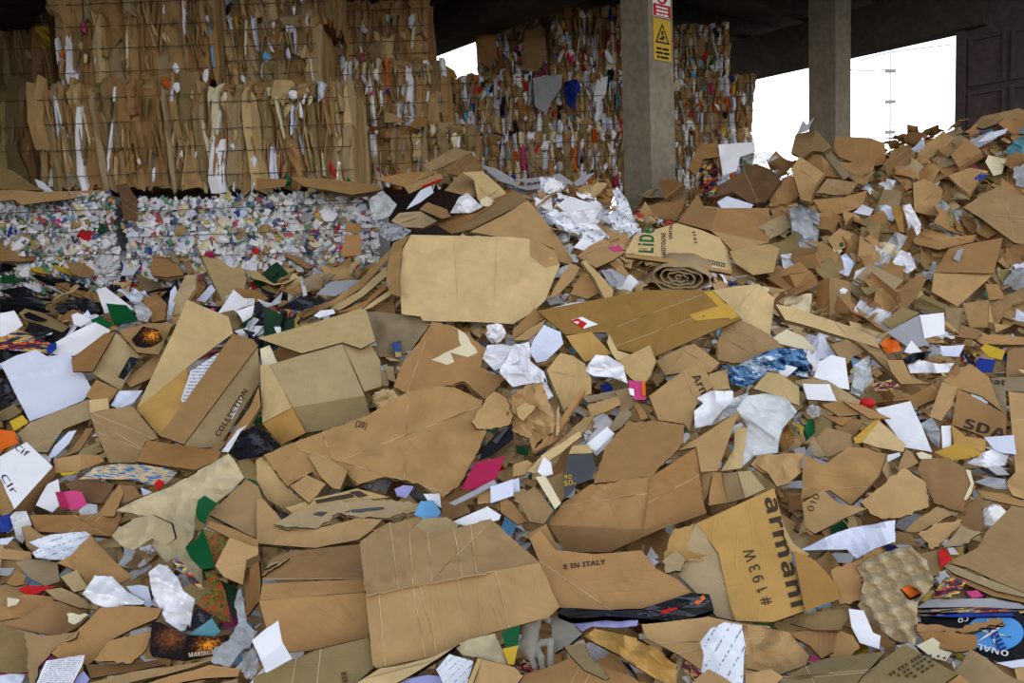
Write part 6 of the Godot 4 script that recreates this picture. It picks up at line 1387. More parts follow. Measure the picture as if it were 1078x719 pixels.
# ---------------------------------------------------------------- bales
var slabs: Array[Mesh] = []
var flakes: Array[Mesh] = []
func bale_pieces() -> void:
	for k in 14:   # pressed folds: a ragged upright nose of creased board, x -0.5..0.5, y 0..1, z out to 1
		var st := SurfaceTool.new()
		st.begin(Mesh.PRIMITIVE_TRIANGLES)
		st.set_smooth_group(-1)
		var rows := 5
		var cols := 4
		var fold := [-0.8, rng.randf_range(0.2, 1.0), rng.randf_range(0.3, 1.0), rng.randf_range(0.2, 1.0), -0.8]
		if k % 3 == 0: fold = [-0.8, 0.75, rng.randf_range(0.7, 0.85), 0.6, -0.8]
		var xs := [-0.5, rng.randf_range(-0.42, -0.2), rng.randf_range(-0.08, 0.1), rng.randf_range(0.22, 0.42), 0.5]
		var g := []
		var shift := 0.0
		for r in rows + 1:
			var line := []
			var y := float(r) / rows
			shift = shift * 0.6 + rng.randf_range(-0.09, 0.09)
			for c in cols + 1:
				var z: float = fold[c] + rng.randf_range(-0.22, 0.22)
				var yy := y
				if r == 0 or r == rows: yy += rng.randf_range(-0.09, 0.09)
				line.append(Vector3(xs[c] + shift + rng.randf_range(-0.06, 0.06), yy, z * (0.5 if (r == 0 or r == rows) else 1.0)))
			g.append(line)
		for r in rows:
			for c in cols:
				for p in [g[r][c], g[r + 1][c], g[r + 1][c + 1], g[r][c], g[r + 1][c + 1], g[r][c + 1]]: st.add_vertex(p)
		st.generate_normals()
		slabs.append(st.commit())
	for k in 8:   # flat crushed scraps, about one unit across, facing +z
		var st := SurfaceTool.new()
		st.begin(Mesh.PRIMITIVE_TRIANGLES)
		st.set_smooth_group(-1)
		var n := 6 + k % 3
		var rim := []
		for i in n:
			var a := TAU * i / n + rng.randf_range(-0.25, 0.25)
			rim.append(Vector3(cos(a) * rng.randf_range(0.32, 0.56), sin(a) * rng.randf_range(0.32, 0.56), rng.randf_range(-0.3, 0.05)))
		var mid := Vector3(rng.randf_range(-0.1, 0.1), rng.randf_range(-0.1, 0.1), 0.16)
		for i in n:
			var j := (i + 1) % n
			for p in [mid, rim[j], rim[i]]: st.add_vertex(p)
			var b1: Vector3 = rim[i] + Vector3(0, 0, -0.35)
			var b2: Vector3 = rim[j] + Vector3(0, 0, -0.35)
			for p in [rim[i], rim[j], b2, rim[i], b2, b1]: st.add_vertex(p)
		st.generate_normals()
		flakes.append(st.commit())

const BROWN := ["k2", "k3", "k4", "k8", "k3", "k4", "k3", "k2", "k8", "k2", "k1"]
const VIVID := ["red", "blu", "grn", "yel", "ora", "lbl", "pnk", "blk", "teal", "crimson"]

func bale(x0: float, y0: float, x1: float, y1: float, d: float, style: String, label: String, thick := 1.15) -> Node3D:
	var root := Node3D.new()
	root.name = numbered("paper_bale" if style in ["white", "mixed"] else "cardboard_bale")
	add_child(root)
	var low := px_at((x0 + x1) / 2, y1, d)
	var high := px_at((x0 + x1) / 2, y0, d)
	var W := (x1 - x0) / FOCAL * d
	var H := high.y - low.y
	root.position = Vector3(low.x, low.y, low.z)
	tag(root, label, "bale", "bales of waste paper stacked at the back")
	var core := BoxMesh.new()
	core.size = Vector3(W - 0.06, H - 0.04, thick)
	core.subdivide_width = 2
	mesh_node(core, M.k3 if style != "white" else M.g, "pressed_core", root).position = Vector3(0, H / 2, -thick / 2 - 0.02)
	if style == "white":
		white_face(root, W, H)
	else:
		var whites := {"brown": 0.10, "streaked": 0.33, "mixed": 0.42, "dark": 0.06}
		var colour := {"brown": 0.02, "streaked": 0.05, "mixed": 0.2, "dark": 0.03}
		var x := -W / 2
		while x < W / 2 - 0.03:
			var w := minf(rng.randf_range(0.03, 0.1) * rng.randf_range(1.0, 2.2) if style != "mixed" else rng.randf_range(0.06, 0.13), W / 2 - x + 0.03)
			var y := 0.0
			while y < H - 0.05:
				var h := rng.randf_range(0.35, 0.95) * H
				if style == "mixed": h = rng.randf_range(0.14, 0.42) * H
				h = minf(h, H - y + 0.04)
				var o := mesh_node(slabs[rng.randi() % slabs.size()], null, "pressed_fold", root)
				var mat: String = BROWN[rng.randi() % BROWN.size()]
				var narrow := 1.0
				if rng.randf() < whites[style]:
					mat = ["w", "wl", "w", "cream"][rng.randi() % 4]
					narrow = rng.randf_range(0.4, 0.8)
				elif rng.randf() < colour[style]:
					mat = VIVID[rng.randi() % VIVID.size()]
					narrow = 0.6
				o.material_override = M[mat]
				var s := 1.0 if rng.randf() < 0.5 else -1.0
				o.transform = Transform3D(Basis(Vector3.BACK, rng.randf_range(-0.09, 0.09)) * Basis.from_scale(Vector3(w * 1.45 * narrow * s, h * 1.06, rng.randf_range(0.04, 0.12))), Vector3(x + w / 2, y + rng.randf_range(-0.03, 0.02), rng.randf_range(-0.07, 0.03)))
				y += h
			x += w
		# thin strips squeezed out between the wide folds
		for i in int(W * H * 42):
			var o := mesh_node(slabs[rng.randi() % slabs.size()], M[BROWN[rng.randi() % BROWN.size()]], "squeezed_strip", root)
			if rng.randf() < whites[style] * 0.7: o.material_override = M[["w", "wl", "g", "cream"][rng.randi() % 4]]
			var h := rng.randf_range(0.12, 0.5) * H
			o.transform = Transform3D(Basis(Vector3.BACK, rng.randf_range(-0.22, 0.22)) * Basis.from_scale(Vector3(rng.randf_range(0.014, 0.045), h, rng.randf_range(0.03, 0.05))), Vector3(rng.randf_range(-0.49, 0.49) * W, rng.randf_range(0, H - h), rng.randf_range(0.03, 0.06)))
		# scraps of paper caught between the folds
		var nf: int = {"brown": 16, "streaked": 26, "mixed": 46, "dark": 6}[style]
		for i in nf:
			var o := mesh_node(flakes[rng.randi() % flakes.size()], null, "caught_scrap", root)
			var mat: String = ["w", "w", "wl", "cream", "k2", "k1", VIVID[rng.randi() % VIVID.size()]][rng.randi() % 7]
			if style == "mixed" and rng.randf() < 0.35: mat = VIVID[rng.randi() % VIVID.size()]
			o.material_override = M[mat]
			var sz := rng.randf_range(0.05, 0.13)
			o.transform = Transform3D(Basis(Vector3.BACK, rng.randf_range(-0.5, 0.5)) * Basis.from_scale(Vector3(sz * rng.randf_range(0.5, 0.8), sz * rng.randf_range(1.0, 2.2), 0.06)), Vector3(rng.randf_range(-0.48, 0.48) * W, rng.randf_range(0.04, 0.96) * H, rng.randf_range(0.06, 0.09)))
		# the two ends of the bale, and ragged tops
		for side in [-1.0, 1.0]:
			for i in 8:
				var w := thick / 8
				var o := mesh_node(slabs[rng.randi() % slabs.size()], M[BROWN[rng.randi() % BROWN.size()]], "pressed_fold", root)
				o.transform = Transform3D(Basis(Vector3.UP, side * PI / 2) * Basis.from_scale(Vector3(w * 1.3, H, rng.randf_range(0.03, 0.07))), Vector3(side * (W / 2 - 0.03), 0, -w * (i + 0.5)))
		for i in int(W / 0.16):
			var o := mesh_node(flakes[rng.randi() % flakes.size()], M[BROWN[rng.randi() % BROWN.size()]], "loose_flap", root)
			o.transform = Transform3D(Basis.from_euler(Vector3(rng.randf_range(-1.3, -0.5), rng.randf_range(-0.6, 0.6), rng.randf_range(-0.4, 0.4))) * Basis.from_scale(Vector3(0.2, 0.14, 0.05)), Vector3(-W / 2 + (i + rng.randf()) * 0.16, H + 0.005, -0.03))
	for i in 4:
		var wire := BoxMesh.new()
		wire.size = Vector3(W + 0.04, 0.006, 0.006)
		mesh_node(wire, M.wire, "baling_wire", root).position = Vector3(0, H * (0.14 + i * 0.24) + rng.randf_range(-0.02, 0.02), 0.092)
	return root

func white_face(root: Node3D, W: float, H: float) -> void:
	var pal := [Color(0.82, 0.82, 0.84), Color(0.85, 0.85, 0.86), Color(0.78, 0.78, 0.8), Color(0.8, 0.78, 0.7), Color(0.76, 0.78, 0.84), Color(0.84, 0.84, 0.85), Color(0.8, 0.8, 0.82), Color(0.84, 0.83, 0.82), Color(0.79, 0.8, 0.83), Color(0.82, 0.82, 0.83), Color(0.72, 0.73, 0.76), Color(0.85, 0.85, 0.87), Color(0.6, 0.61, 0.64), Color(0.5, 0.51, 0.55), Color(0.45, 0.36, 0.25), Color(0.1, 0.14, 0.32), Color(0.07, 0.08, 0.12), Color(0.5, 0.1, 0.1), Color(0.12, 0.28, 0.18), Color(0.55, 0.42, 0.1), Color(0.3, 0.4, 0.55), Color(0.68, 0.68, 0.72)]
	var V := PackedVector3Array()
	var N := PackedVector3Array()
	var C := PackedColorArray()
	for i in int(W * H * 900):
		var p := Vector3(rng.randf_range(-0.5, 0.5) * W, rng.randf_range(0, 1) * H, rng.randf_range(-0.03, 0.05))
		var a := rng.randf_range(-1.5, 1.5)
		var e1 := Vector3(cos(a), sin(a), rng.randf_range(-0.6, 0.6))
		var e2 := Vector3(-sin(a), cos(a), rng.randf_range(-0.6, 0.6))
		var w := rng.randf_range(0.012, 0.05)
		var h := rng.randf_range(0.01, 0.035)
		var col: Color = pal[rng.randi() % pal.size()]
		var q := [p - e1 * w - e2 * h, p - e1 * w + e2 * h, p + e2 * h * 0.7 + Vector3(0, 0, 0.02), p - e2 * h + Vector3(0, 0, 0.015), p + e1 * w * 0.8 + e2 * h, p + e1 * w - e2 * h * 0.7]
		for t in [[0, 1, 2], [0, 2, 3], [3, 2, 4], [3, 4, 5]]:
			var nn: Vector3 = (q[t[2]] - q[t[0]]).cross(q[t[1]] - q[t[0]]).normalized()
			if nn.z < 0: nn = -nn
			for k in 3:
				V.append(q[t[k]])
				N.append(nn)
				C.append(col)
	var arr := []
	arr.resize(Mesh.ARRAY_MAX)
	arr[Mesh.ARRAY_VERTEX] = V
	arr[Mesh.ARRAY_NORMAL] = N
	arr[Mesh.ARRAY_COLOR] = C
	var m := ArrayMesh.new()
	m.add_surface_from_arrays(Mesh.PRIMITIVE_TRIANGLES, arr)
	var o := mesh_node(m, M.tint, "shredded_paper", root)
	o.set_meta("kind", "stuff")
	o.set_meta("label", "small crumpled shreds of white and printed paper")
	for i in int(W * H * 46):
		var s := mesh_node(flakes[rng.randi() % flakes.size()], null, "caught_scrap", root)
		s.material_override = M[["w", "wl", "w", "cream", "g", "k2", "k4", "wl", VIVID[rng.randi() % VIVID.size()]][rng.randi() % 9]]
		var sz := rng.randf_range(0.09, 0.22)
		s.transform = Transform3D(Basis.from_euler(Vector3(rng.randf_range(-0.4, 0.4), rng.randf_range(-0.4, 0.4), rng.randf_range(-3, 3))) * Basis.from_scale(Vector3(sz, sz * rng.randf_range(0.5, 1.0), 0.07)), Vector3(rng.randf_range(-0.47, 0.47) * W, rng.randf_range(0.04, 0.96) * H, rng.randf_range(0.03, 0.06)))

func build_bales() -> void:
	bale_pieces()
	# left stack, from the floor up (the lowest layer is mostly behind the heap)
	bale(-45, 208, 128, 310, 8.95, "white", "pale bale of shredded office paper, second below the tall brown stack")
	bale(138, 206, 400, 308, 8.95, "white", "wide pale bale of shredded white paper under the red-flecked brown bale")
	bale(-45, 312, 400, 420, 8.95, "brown", "long bale of pressed board at the foot of the left stack, behind the heap")
	bale(46, 92, 221, 199, 9.0, "brown", "brown cardboard bale resting on the left pale paper bale")
	bale(223, 95, 373, 199, 9.05, "streaked", "brown bale with wide white streaks and red flecks on the pale bale")
	bale(62, -6, 231, 88, 9.05, "brown", "brown cardboard bale with upright folds on top of another brown bale")
	bale(236, 24, 336, 91, 9.4, "brown", "smaller brown bale above the white-streaked bale")
	bale(226, -70, 346, 21, 9.4, "brown", "greyish brown bale at the very top above the smaller brown bale")
	bale(342, 6, 452, 69, 10.6, "brown", "brown bale with frayed top beside the gap of sky")
	bale(352, 70, 472, 135, 10.5, "streaked", "brown and white bale under the frayed brown bale")
	bale(374, 137, 505, 196, 10.4, "streaked", "squat bale with curled white sheets on top behind the heap")
	bale(-75, -8, 60, 95, 11.2, "dark", "brown bale in the dark corner, upper of two", 0.9)
	bale(-75, 97, 46, 205, 11.2, "dark", "brown bale in the dark corner, lower of two", 0.9)
	# middle stack behind the signed column
	bale(470, 82, 562, 140, 12.2, "mixed", "pale mixed paper bale below the gap of sky")
	bale(504, 22, 578, 79, 12.5, "mixed", "colourful bale with a brown board face next to the sky gap")
	bale(580, 13, 672, 79, 12.4, "mixed", "colourful mixed bale on top of the middle stack, against the column")
	bale(564, 81, 674, 141, 12.3, "mixed", "mixed bale with a large grey board and blue wrapper on its face")
	bale(505, 142, 676, 205, 12.0, "mixed", "lowest visible mixed bale of the middle stack, speckled red and green")
	bale(678, 30, 768, 84, 12.9, "mixed", "many-coloured bale right beside the safety signs, topmost there")
	bale(676, 85, 792, 140, 12.8, "mixed", "many-coloured bale jutting out into the bright opening")
	bale(676, 141, 792, 200, 12.7, "mixed", "low many-coloured bale behind the column foot")
	bale(676, 201, 792, 262, 12.7, "mixed", "bale hidden behind the rear heap, under the low many-coloured bale")
	bale(676, 263, 792, 372, 12.7, "mixed", "bale on the floor behind the rear heap, lowest under the many-coloured bales")

# ---------------------------------------------------------------- special shapes
func lump(tile: int, x: float, y: float, rx: float, ry: float, mat: String, called: String, label: String, rough := 0.3, l := 0.08) -> MeshInstance3D:
	var c := px(tile, x, y)
	var at := heap_hit(c) - ray(c).normalized() * l
	var depth := -(cam_basis.transposed() * (at - EYE)).z
	var k := (3.993 if tile < 100 else 2.994) * FOCAL
	var sx := rx / k * depth
	var sy := ry / k * depth
	var st := SurfaceTool.new()
	st.begin(Mesh.PRIMITIVE_TRIANGLES)
	st.set_smooth_group(-1)
	serial += 1
	var s := float(serial)
	var f := func(i: int, j: int) -> Vector3:
		var th := PI * j / 14.0
		var ph := TAU * (i % 22) / 22.0
		var v := Vector3(sin(th) * cos(ph), cos(th), sin(th) * sin(ph))
		var n := absf(crumple.get_noise_3d(v.x * 110.0 + s * 31.0, v.y * 110.0, v.z * 110.0)) + 0.4 * absf(crumple.get_noise_3d(v.x * 260.0, v.y * 260.0 + s * 9.0, v.z * 260.0))
		return v * (1.0 - rough * n * 1.6) * Vector3(sx, sy, minf(sx, sy) * 0.9)
	for i in 22:
		for j in 14:
			for p in [f.call(i, j), f.call(i + 1, j), f.call(i + 1, j + 1), f.call(i, j), f.call(i + 1, j + 1), f.call(i, j + 1)]: st.add_vertex(p)
	st.generate_normals()
	var o := mesh_node(st.commit(), M[mat], numbered(called), self)
	o.position = at
	o.basis = cam_basis
	kinds(o, called, label)
	var ring := PackedVector2Array()
	for i in 8: ring.append(c + Vector2(cos(TAU * i / 8) * rx, sin(TAU * i / 8) * ry) / (3.993 if tile < 100 else 2.994))
	traced.append(ring)
	return o

func ribbon(tile: int, flat: Array, width: float, mat: String, label: String, l := 0.12) -> void:
	var pts := []
	var tops := pxs(tile, flat)
	var base := heap_hit(tops[0])
	for q in tops:
		var w := heap_hit(q)
		pts.append(w - ray(q).normalized() * l)
	var c := Curve3D.new()
	for i in pts.size():
		var t: Vector3 = (pts[mini(i + 1, pts.size() - 1)] - pts[maxi(i - 1, 0)]) * 0.2
		c.add_point(pts[i] - base, -t, t)
	var b := c.tessellate_even_length(4, 0.02)
	var st := SurfaceTool.new()
	st.begin(Mesh.PRIMITIVE_TRIANGLES)
	st.set_smooth_group(0)
	var n := Vector3(0, 0.75, 0.66)
	for i in b.size() - 1:
		var d := (b[i + 1] - b[i]).normalized()
		var s := d.cross(n).normalized() * width / 2
		var u := n * 0.002
		for q in [b[i] - s, b[i + 1] - s, b[i + 1] + s, b[i] - s, b[i + 1] + s, b[i] + s, b[i] - s - u, b[i + 1] + s - u, b[i + 1] - s - u, b[i] - s - u, b[i] + s - u, b[i + 1] + s - u]: st.add_vertex(q)
	st.generate_normals()
	var o := mesh_node(st.commit(), M[mat], numbered("ribbon"), self)
	o.position = base
	kinds(o, "ribbon", label)

# surface nets over tapered capsules: [from, to, radius at from, radius at to], in metres
func blend_mesh(bones: Array, cell: float, soft: float, f: Callable) -> ArrayMesh:
	var lo := Vector3(9, 9, 9)
	var hi := -lo
	for b in bones:
		for k in 2:
			lo = lo.min(b[k] - Vector3.ONE * (b[2 + k] + cell * 2))
			hi = hi.max(b[k] + Vector3.ONE * (b[2 + k] + cell * 2))
	var n := Vector3i(((hi - lo) / cell).ceil()) + Vector3i.ONE
	var val := PackedFloat32Array()
	val.resize(n.x * n.y * n.z)
	for x in n.x:
		for y in n.y:
			for z in n.z:
				var p := lo + Vector3(x, y, z) * cell
				var s := 0.0
				for b in bones:
					var ab: Vector3 = b[1] - b[0]
					var t := clampf((p - (b[0] as Vector3)).dot(ab) / maxf(ab.length_squared(), 1e-9), 0, 1)
					var d: float = p.distance_to(b[0] + ab * t) - lerpf(b[2], b[3], t)
					s += exp(-d / soft)
				val[(x * n.y + y) * n.z + z] = -soft * log(maxf(s, 1e-30))
	var grad := func(p: Vector3) -> Vector3:
		return p
	var vid := {}
	var verts: Array[Vector3] = []
	var corner := [Vector3i(0, 0, 0), Vector3i(1, 0, 0), Vector3i(0, 1, 0), Vector3i(1, 1, 0), Vector3i(0, 0, 1), Vector3i(1, 0, 1), Vector3i(0, 1, 1), Vector3i(1, 1, 1)]
	var edges := [[0, 1], [2, 3], [4, 5], [6, 7], [0, 2], [1, 3], [4, 6], [5, 7], [0, 4], [1, 5], [2, 6], [3, 7]]
	for x in n.x - 1:
		for y in n.y - 1:
			for z in n.z - 1:
				var v := []
				var inside := 0
				for c in corner:
					var q: float = val[((x + c.x) * n.y + y + c.y) * n.z + z + c.z]
					v.append(q)
					if q < 0: inside += 1
				if inside == 0 or inside == 8: continue
				var sum := Vector3.ZERO
				var m := 0
				for e in edges:
					if (v[e[0]] < 0) != (v[e[1]] < 0):
						var t: float = v[e[0]] / (v[e[0]] - v[e[1]])
						sum += Vector3(corner[e[0]]).lerp(Vector3(corner[e[1]]), t)
						m += 1
				vid[Vector3i(x, y, z)] = verts.size()
				verts.append(f.call(lo + (Vector3(x, y, z) + sum / m) * cell))
	var st := SurfaceTool.new()
	st.begin(Mesh.PRIMITIVE_TRIANGLES)
	st.set_smooth_group(0)
	for p in verts: st.add_vertex(p)
	for key in vid:
		var k: Vector3i = key
		for ax in 3:
			var d := Vector3i.ZERO
			d[ax] = 1
			var u := Vector3i.ZERO
			u[(ax + 1) % 3] = 1
			var w := Vector3i.ZERO
			w[(ax + 2) % 3] = 1
			var q := k + d
			var a: float = val[(k.x * n.y + k.y) * n.z + k.z]
			var b: float = val[(q.x * n.y + q.y) * n.z + q.z] if q.x < n.x and q.y < n.y and q.z < n.z else a
			if (a < 0) == (b < 0): continue
			if not (vid.has(k - u) and vid.has(k - w) and vid.has(k - u - w)): continue
			var quad := [vid[k], vid[k - u], vid[k - u - w], vid[k - w]]
			if a >= 0: quad.reverse()
			for i in [0, 2, 1, 0, 3, 2]: st.add_index(quad[i])
	st.generate_normals()
	return st.commit()

func build_specials() -> void:
	# the grey work glove: back of the hand, cuff, folded fingers
	var o := {"t": [0.0, 0.1], "l": 0.15}
	var P := lay(pxs(42, [30, 550, 100, 410, 290, 510, 150, 680]), o)
	var at := func(x: float, y: float, h: float) -> Vector3:
		var q := drop(px(42, x, y), P)
		return Vector3(q.x, q.y, h)
	var bones := []
	for b in [[72, 505, 0.02, 78, 585, 0.015, 0.036, 0.031], [58, 560, 0.01, 84, 600, 0.01, 0.030, 0.026], [72, 600, 0.016, 92, 655, 0.010, 0.0150, 0.0125], [100, 590, 0.028, 118, 630, 0.036, 0.0150, 0.0140], [118, 630, 0.036, 126, 670, 0.022, 0.0140, 0.0120], [122, 570, 0.036, 158, 575, 0.050, 0.0150, 0.0140], [158, 575, 0.050, 157, 668, 0.040, 0.0140, 0.0120],
			[70, 490, 0.03, 84, 422, 0.03, 0.0165, 0.0130], [102, 500, 0.036, 116, 432, 0.052, 0.0155, 0.0145], [116, 432, 0.052, 150, 490, 0.056, 0.0145, 0.0125]]:
		bones.append([at.call(b[0], b[1], b[2]), at.call(b[3], b[4], b[5]), b[6], b[7]])
	var root := Node3D.new()
	root.name = numbered("work_glove")
	add_child(root)
	root.position = P.o
	kinds(root, "work_glove", "grey cloth work glove with bent fingers lying below the flattened cartons")
	var place := func(p: Vector3) -> Vector3: return P.e1 * p.x + P.e2 * p.y + P.n * p.z
	mesh_node(blend_mesh(bones, 0.0045, 0.0026, place), M.glove, "hand", root)
	panel(42, [150, 440, 235, 445, 262, 480, 290, 512, 235, 560, 178, 592, 160, 545, 165, 490], "glove", "cuff", root, P, {"bend": [0.25, 60.0], "wave": 0.03, "thick": 0.012}, P.o)
	traced.append(pxs(42, [30, 550, 100, 410, 290, 510, 150, 680]))

	# a roll of corrugated paper under the printed carton
	var rp := px(22, 700, 295)
	var rc := heap_hit(rp) - ray(rp).normalized() * 0.12
	var turns := 4.4
	var steps := 110
	var V := PackedVector3Array()
	var st := SurfaceTool.new()
	st.begin(Mesh.PRIMITIVE_TRIANGLES)
	st.set_smooth_group(0)
	var curve := []
	for i in steps + 1:
		var k := float(i) / steps
		var ang := -k * turns * TAU + 0.5
		var rad := 0.02 + 0.98 * k
		curve.append(Vector2(cos(ang) * 0.235 * rad, sin(ang) * 0.10 * rad + 0.006 * sin(i * 1.7)))
	for i in 14: curve.append(Vector2(curve[steps].x - 0.02 * (i + 1), curve[steps].y + 0.05 * sin(i * 0.45)))
	for i in curve.size() - 1:
		var a: Vector2 = curve[i]
		var b: Vector2 = curve[i + 1]
		var na := a.normalized() * 0.006
		var nb := b.normalized() * 0.006
		var L := 0.55
		for q in [[a, 0.0], [b, 0.0], [b, -L], [a, 0.0], [b, -L], [a, -L], [a - na, 0.0], [b - nb, -L], [b - nb, 0.0], [a - na, 0.0], [a - na, -L], [b - nb, -L], [a, 0.0], [a - na, 0.0], [b - nb, 0.0], [a, 0.0], [b - nb, 0.0], [b, 0.0]]:
			st.add_vertex(Vector3(q[0].x, q[0].y, q[1]))
	st.generate_normals()
	var roll := mesh_node(st.commit(), M.k4, numbered("cardboard_roll"), self)
	roll.transform = Transform3D(cam_basis * Basis.from_euler(Vector3(0.28, -0.25, -0.12)), rc)
	kinds(roll, "cardboard_roll", "rolled up corrugated paper showing its spiral end under the printed carton")
	traced.append(pxs(22, [475, 280, 560, 230, 690, 225, 800, 270, 835, 310, 800, 350, 730, 370, 640, 360, 580, 330, 510, 345]))

	lump(31, 545, 172, 72, 56, "k1", "paper_ball", "crumpled ball of light kraft paper beside the yellowish carton", 0.30, 0.10)
	lump(21, 1005, 528, 52, 50, "w", "crumpled_paper", "white crumpled paper wad right under the big pale flattened carton", 0.35, 0.12)
	lump(22, 1055, 345, 26, 16, "cream", "crumpled_paper", "small cream wad beside the torn carton right of the glossy box", 0.3, 0.1)
	lump(30, 355, 35, 30, 22, "wl", "crumpled_paper", "small white wad tucked under the folded carton near the white board", 0.3, 0.1)
	lump(20, 450, 235, 66, 58, "milky", "plastic_bag", "crumpled clear plastic bag with scraps in front of the pale bale", 0.35, 0.1)
	lump(33, 195, 215, 38, 34, "film", "plastic_bag", "small crumpled clear bag above the green netting", 0.35, 0.1)
	lump(40, 1050, 640, 45, 75, "film", "plastic_bag", "crumpled clear wrapping beside the white folded card", 0.4, 0.1)
	lump(33, 418, 182, 36, 24, "red", "bottle_cap", "round red plastic cap behind the bright white sheet", 0.05, 0.16)
	var jar := lump(101, 985, 195, 44, 42, "white", "jar", "white plastic jar lid poking out of a torn board", 0.12, 0.12)
	jar.scale.z = 0.7
	for e in [[[235, 575, 262, 560, 302, 546], "white plastic strap end lying next to the work glove"], [[240, 580, 248, 620, 275, 668], "white plastic strap hanging down beside the work glove"], [[692, 520, 706, 580, 692, 650, 640, 719], "long curved white strap in front of the golden crumpled bag"], [[530, 524, 600, 514, 682, 508], "short white strip on top of the golden crumpled bag"]]:
		ribbon(42, e[0], 0.022, "cream", e[1])
	ribbon(21, [182, 288, 195, 320, 205, 368], 0.03, "w", "narrow white paper tie standing among dark papers near the pale bale")

# ---------------------------------------------------------------- scatter: the many small pieces that the gaps between the larger ones show
func local_sheet(w: float, h: float, o: Dictionary, thick: float, ragged: float) -> ArrayMesh:
	serial += 1
	var s := float(serial)
	w *= 0.5
	h *= 0.5
	var poly := PackedVector2Array([Vector2(-w, -h), Vector2(w, -h * rng.randf_range(0.6, 1.0)), Vector2(w * rng.randf_range(0.6, 1.0), h), Vector2(-w * rng.randf_range(0.7, 1.0), h * rng.randf_range(0.7, 1.0))])
	if ragged > 0.01: poly.insert(2, Vector2(w * rng.randf_range(0.6, 0.9), rng.randf_range(-0.1, 0.2) * h))
	poly = roughen(poly, ragged, 0.06, s)
	var f := func(q: Vector2) -> Vector3: return Vector3(q.x, relief(q, o, s), -q.y)
	return sheet_mesh(poly, f, thick, o.get("cell", maxf(w, h) / 3.0), Vector3.UP, Vector2(fmod(s * 0.37, 1), fmod(s * 0.71, 1)), fmod(s, 6.28), o.has("fit"))

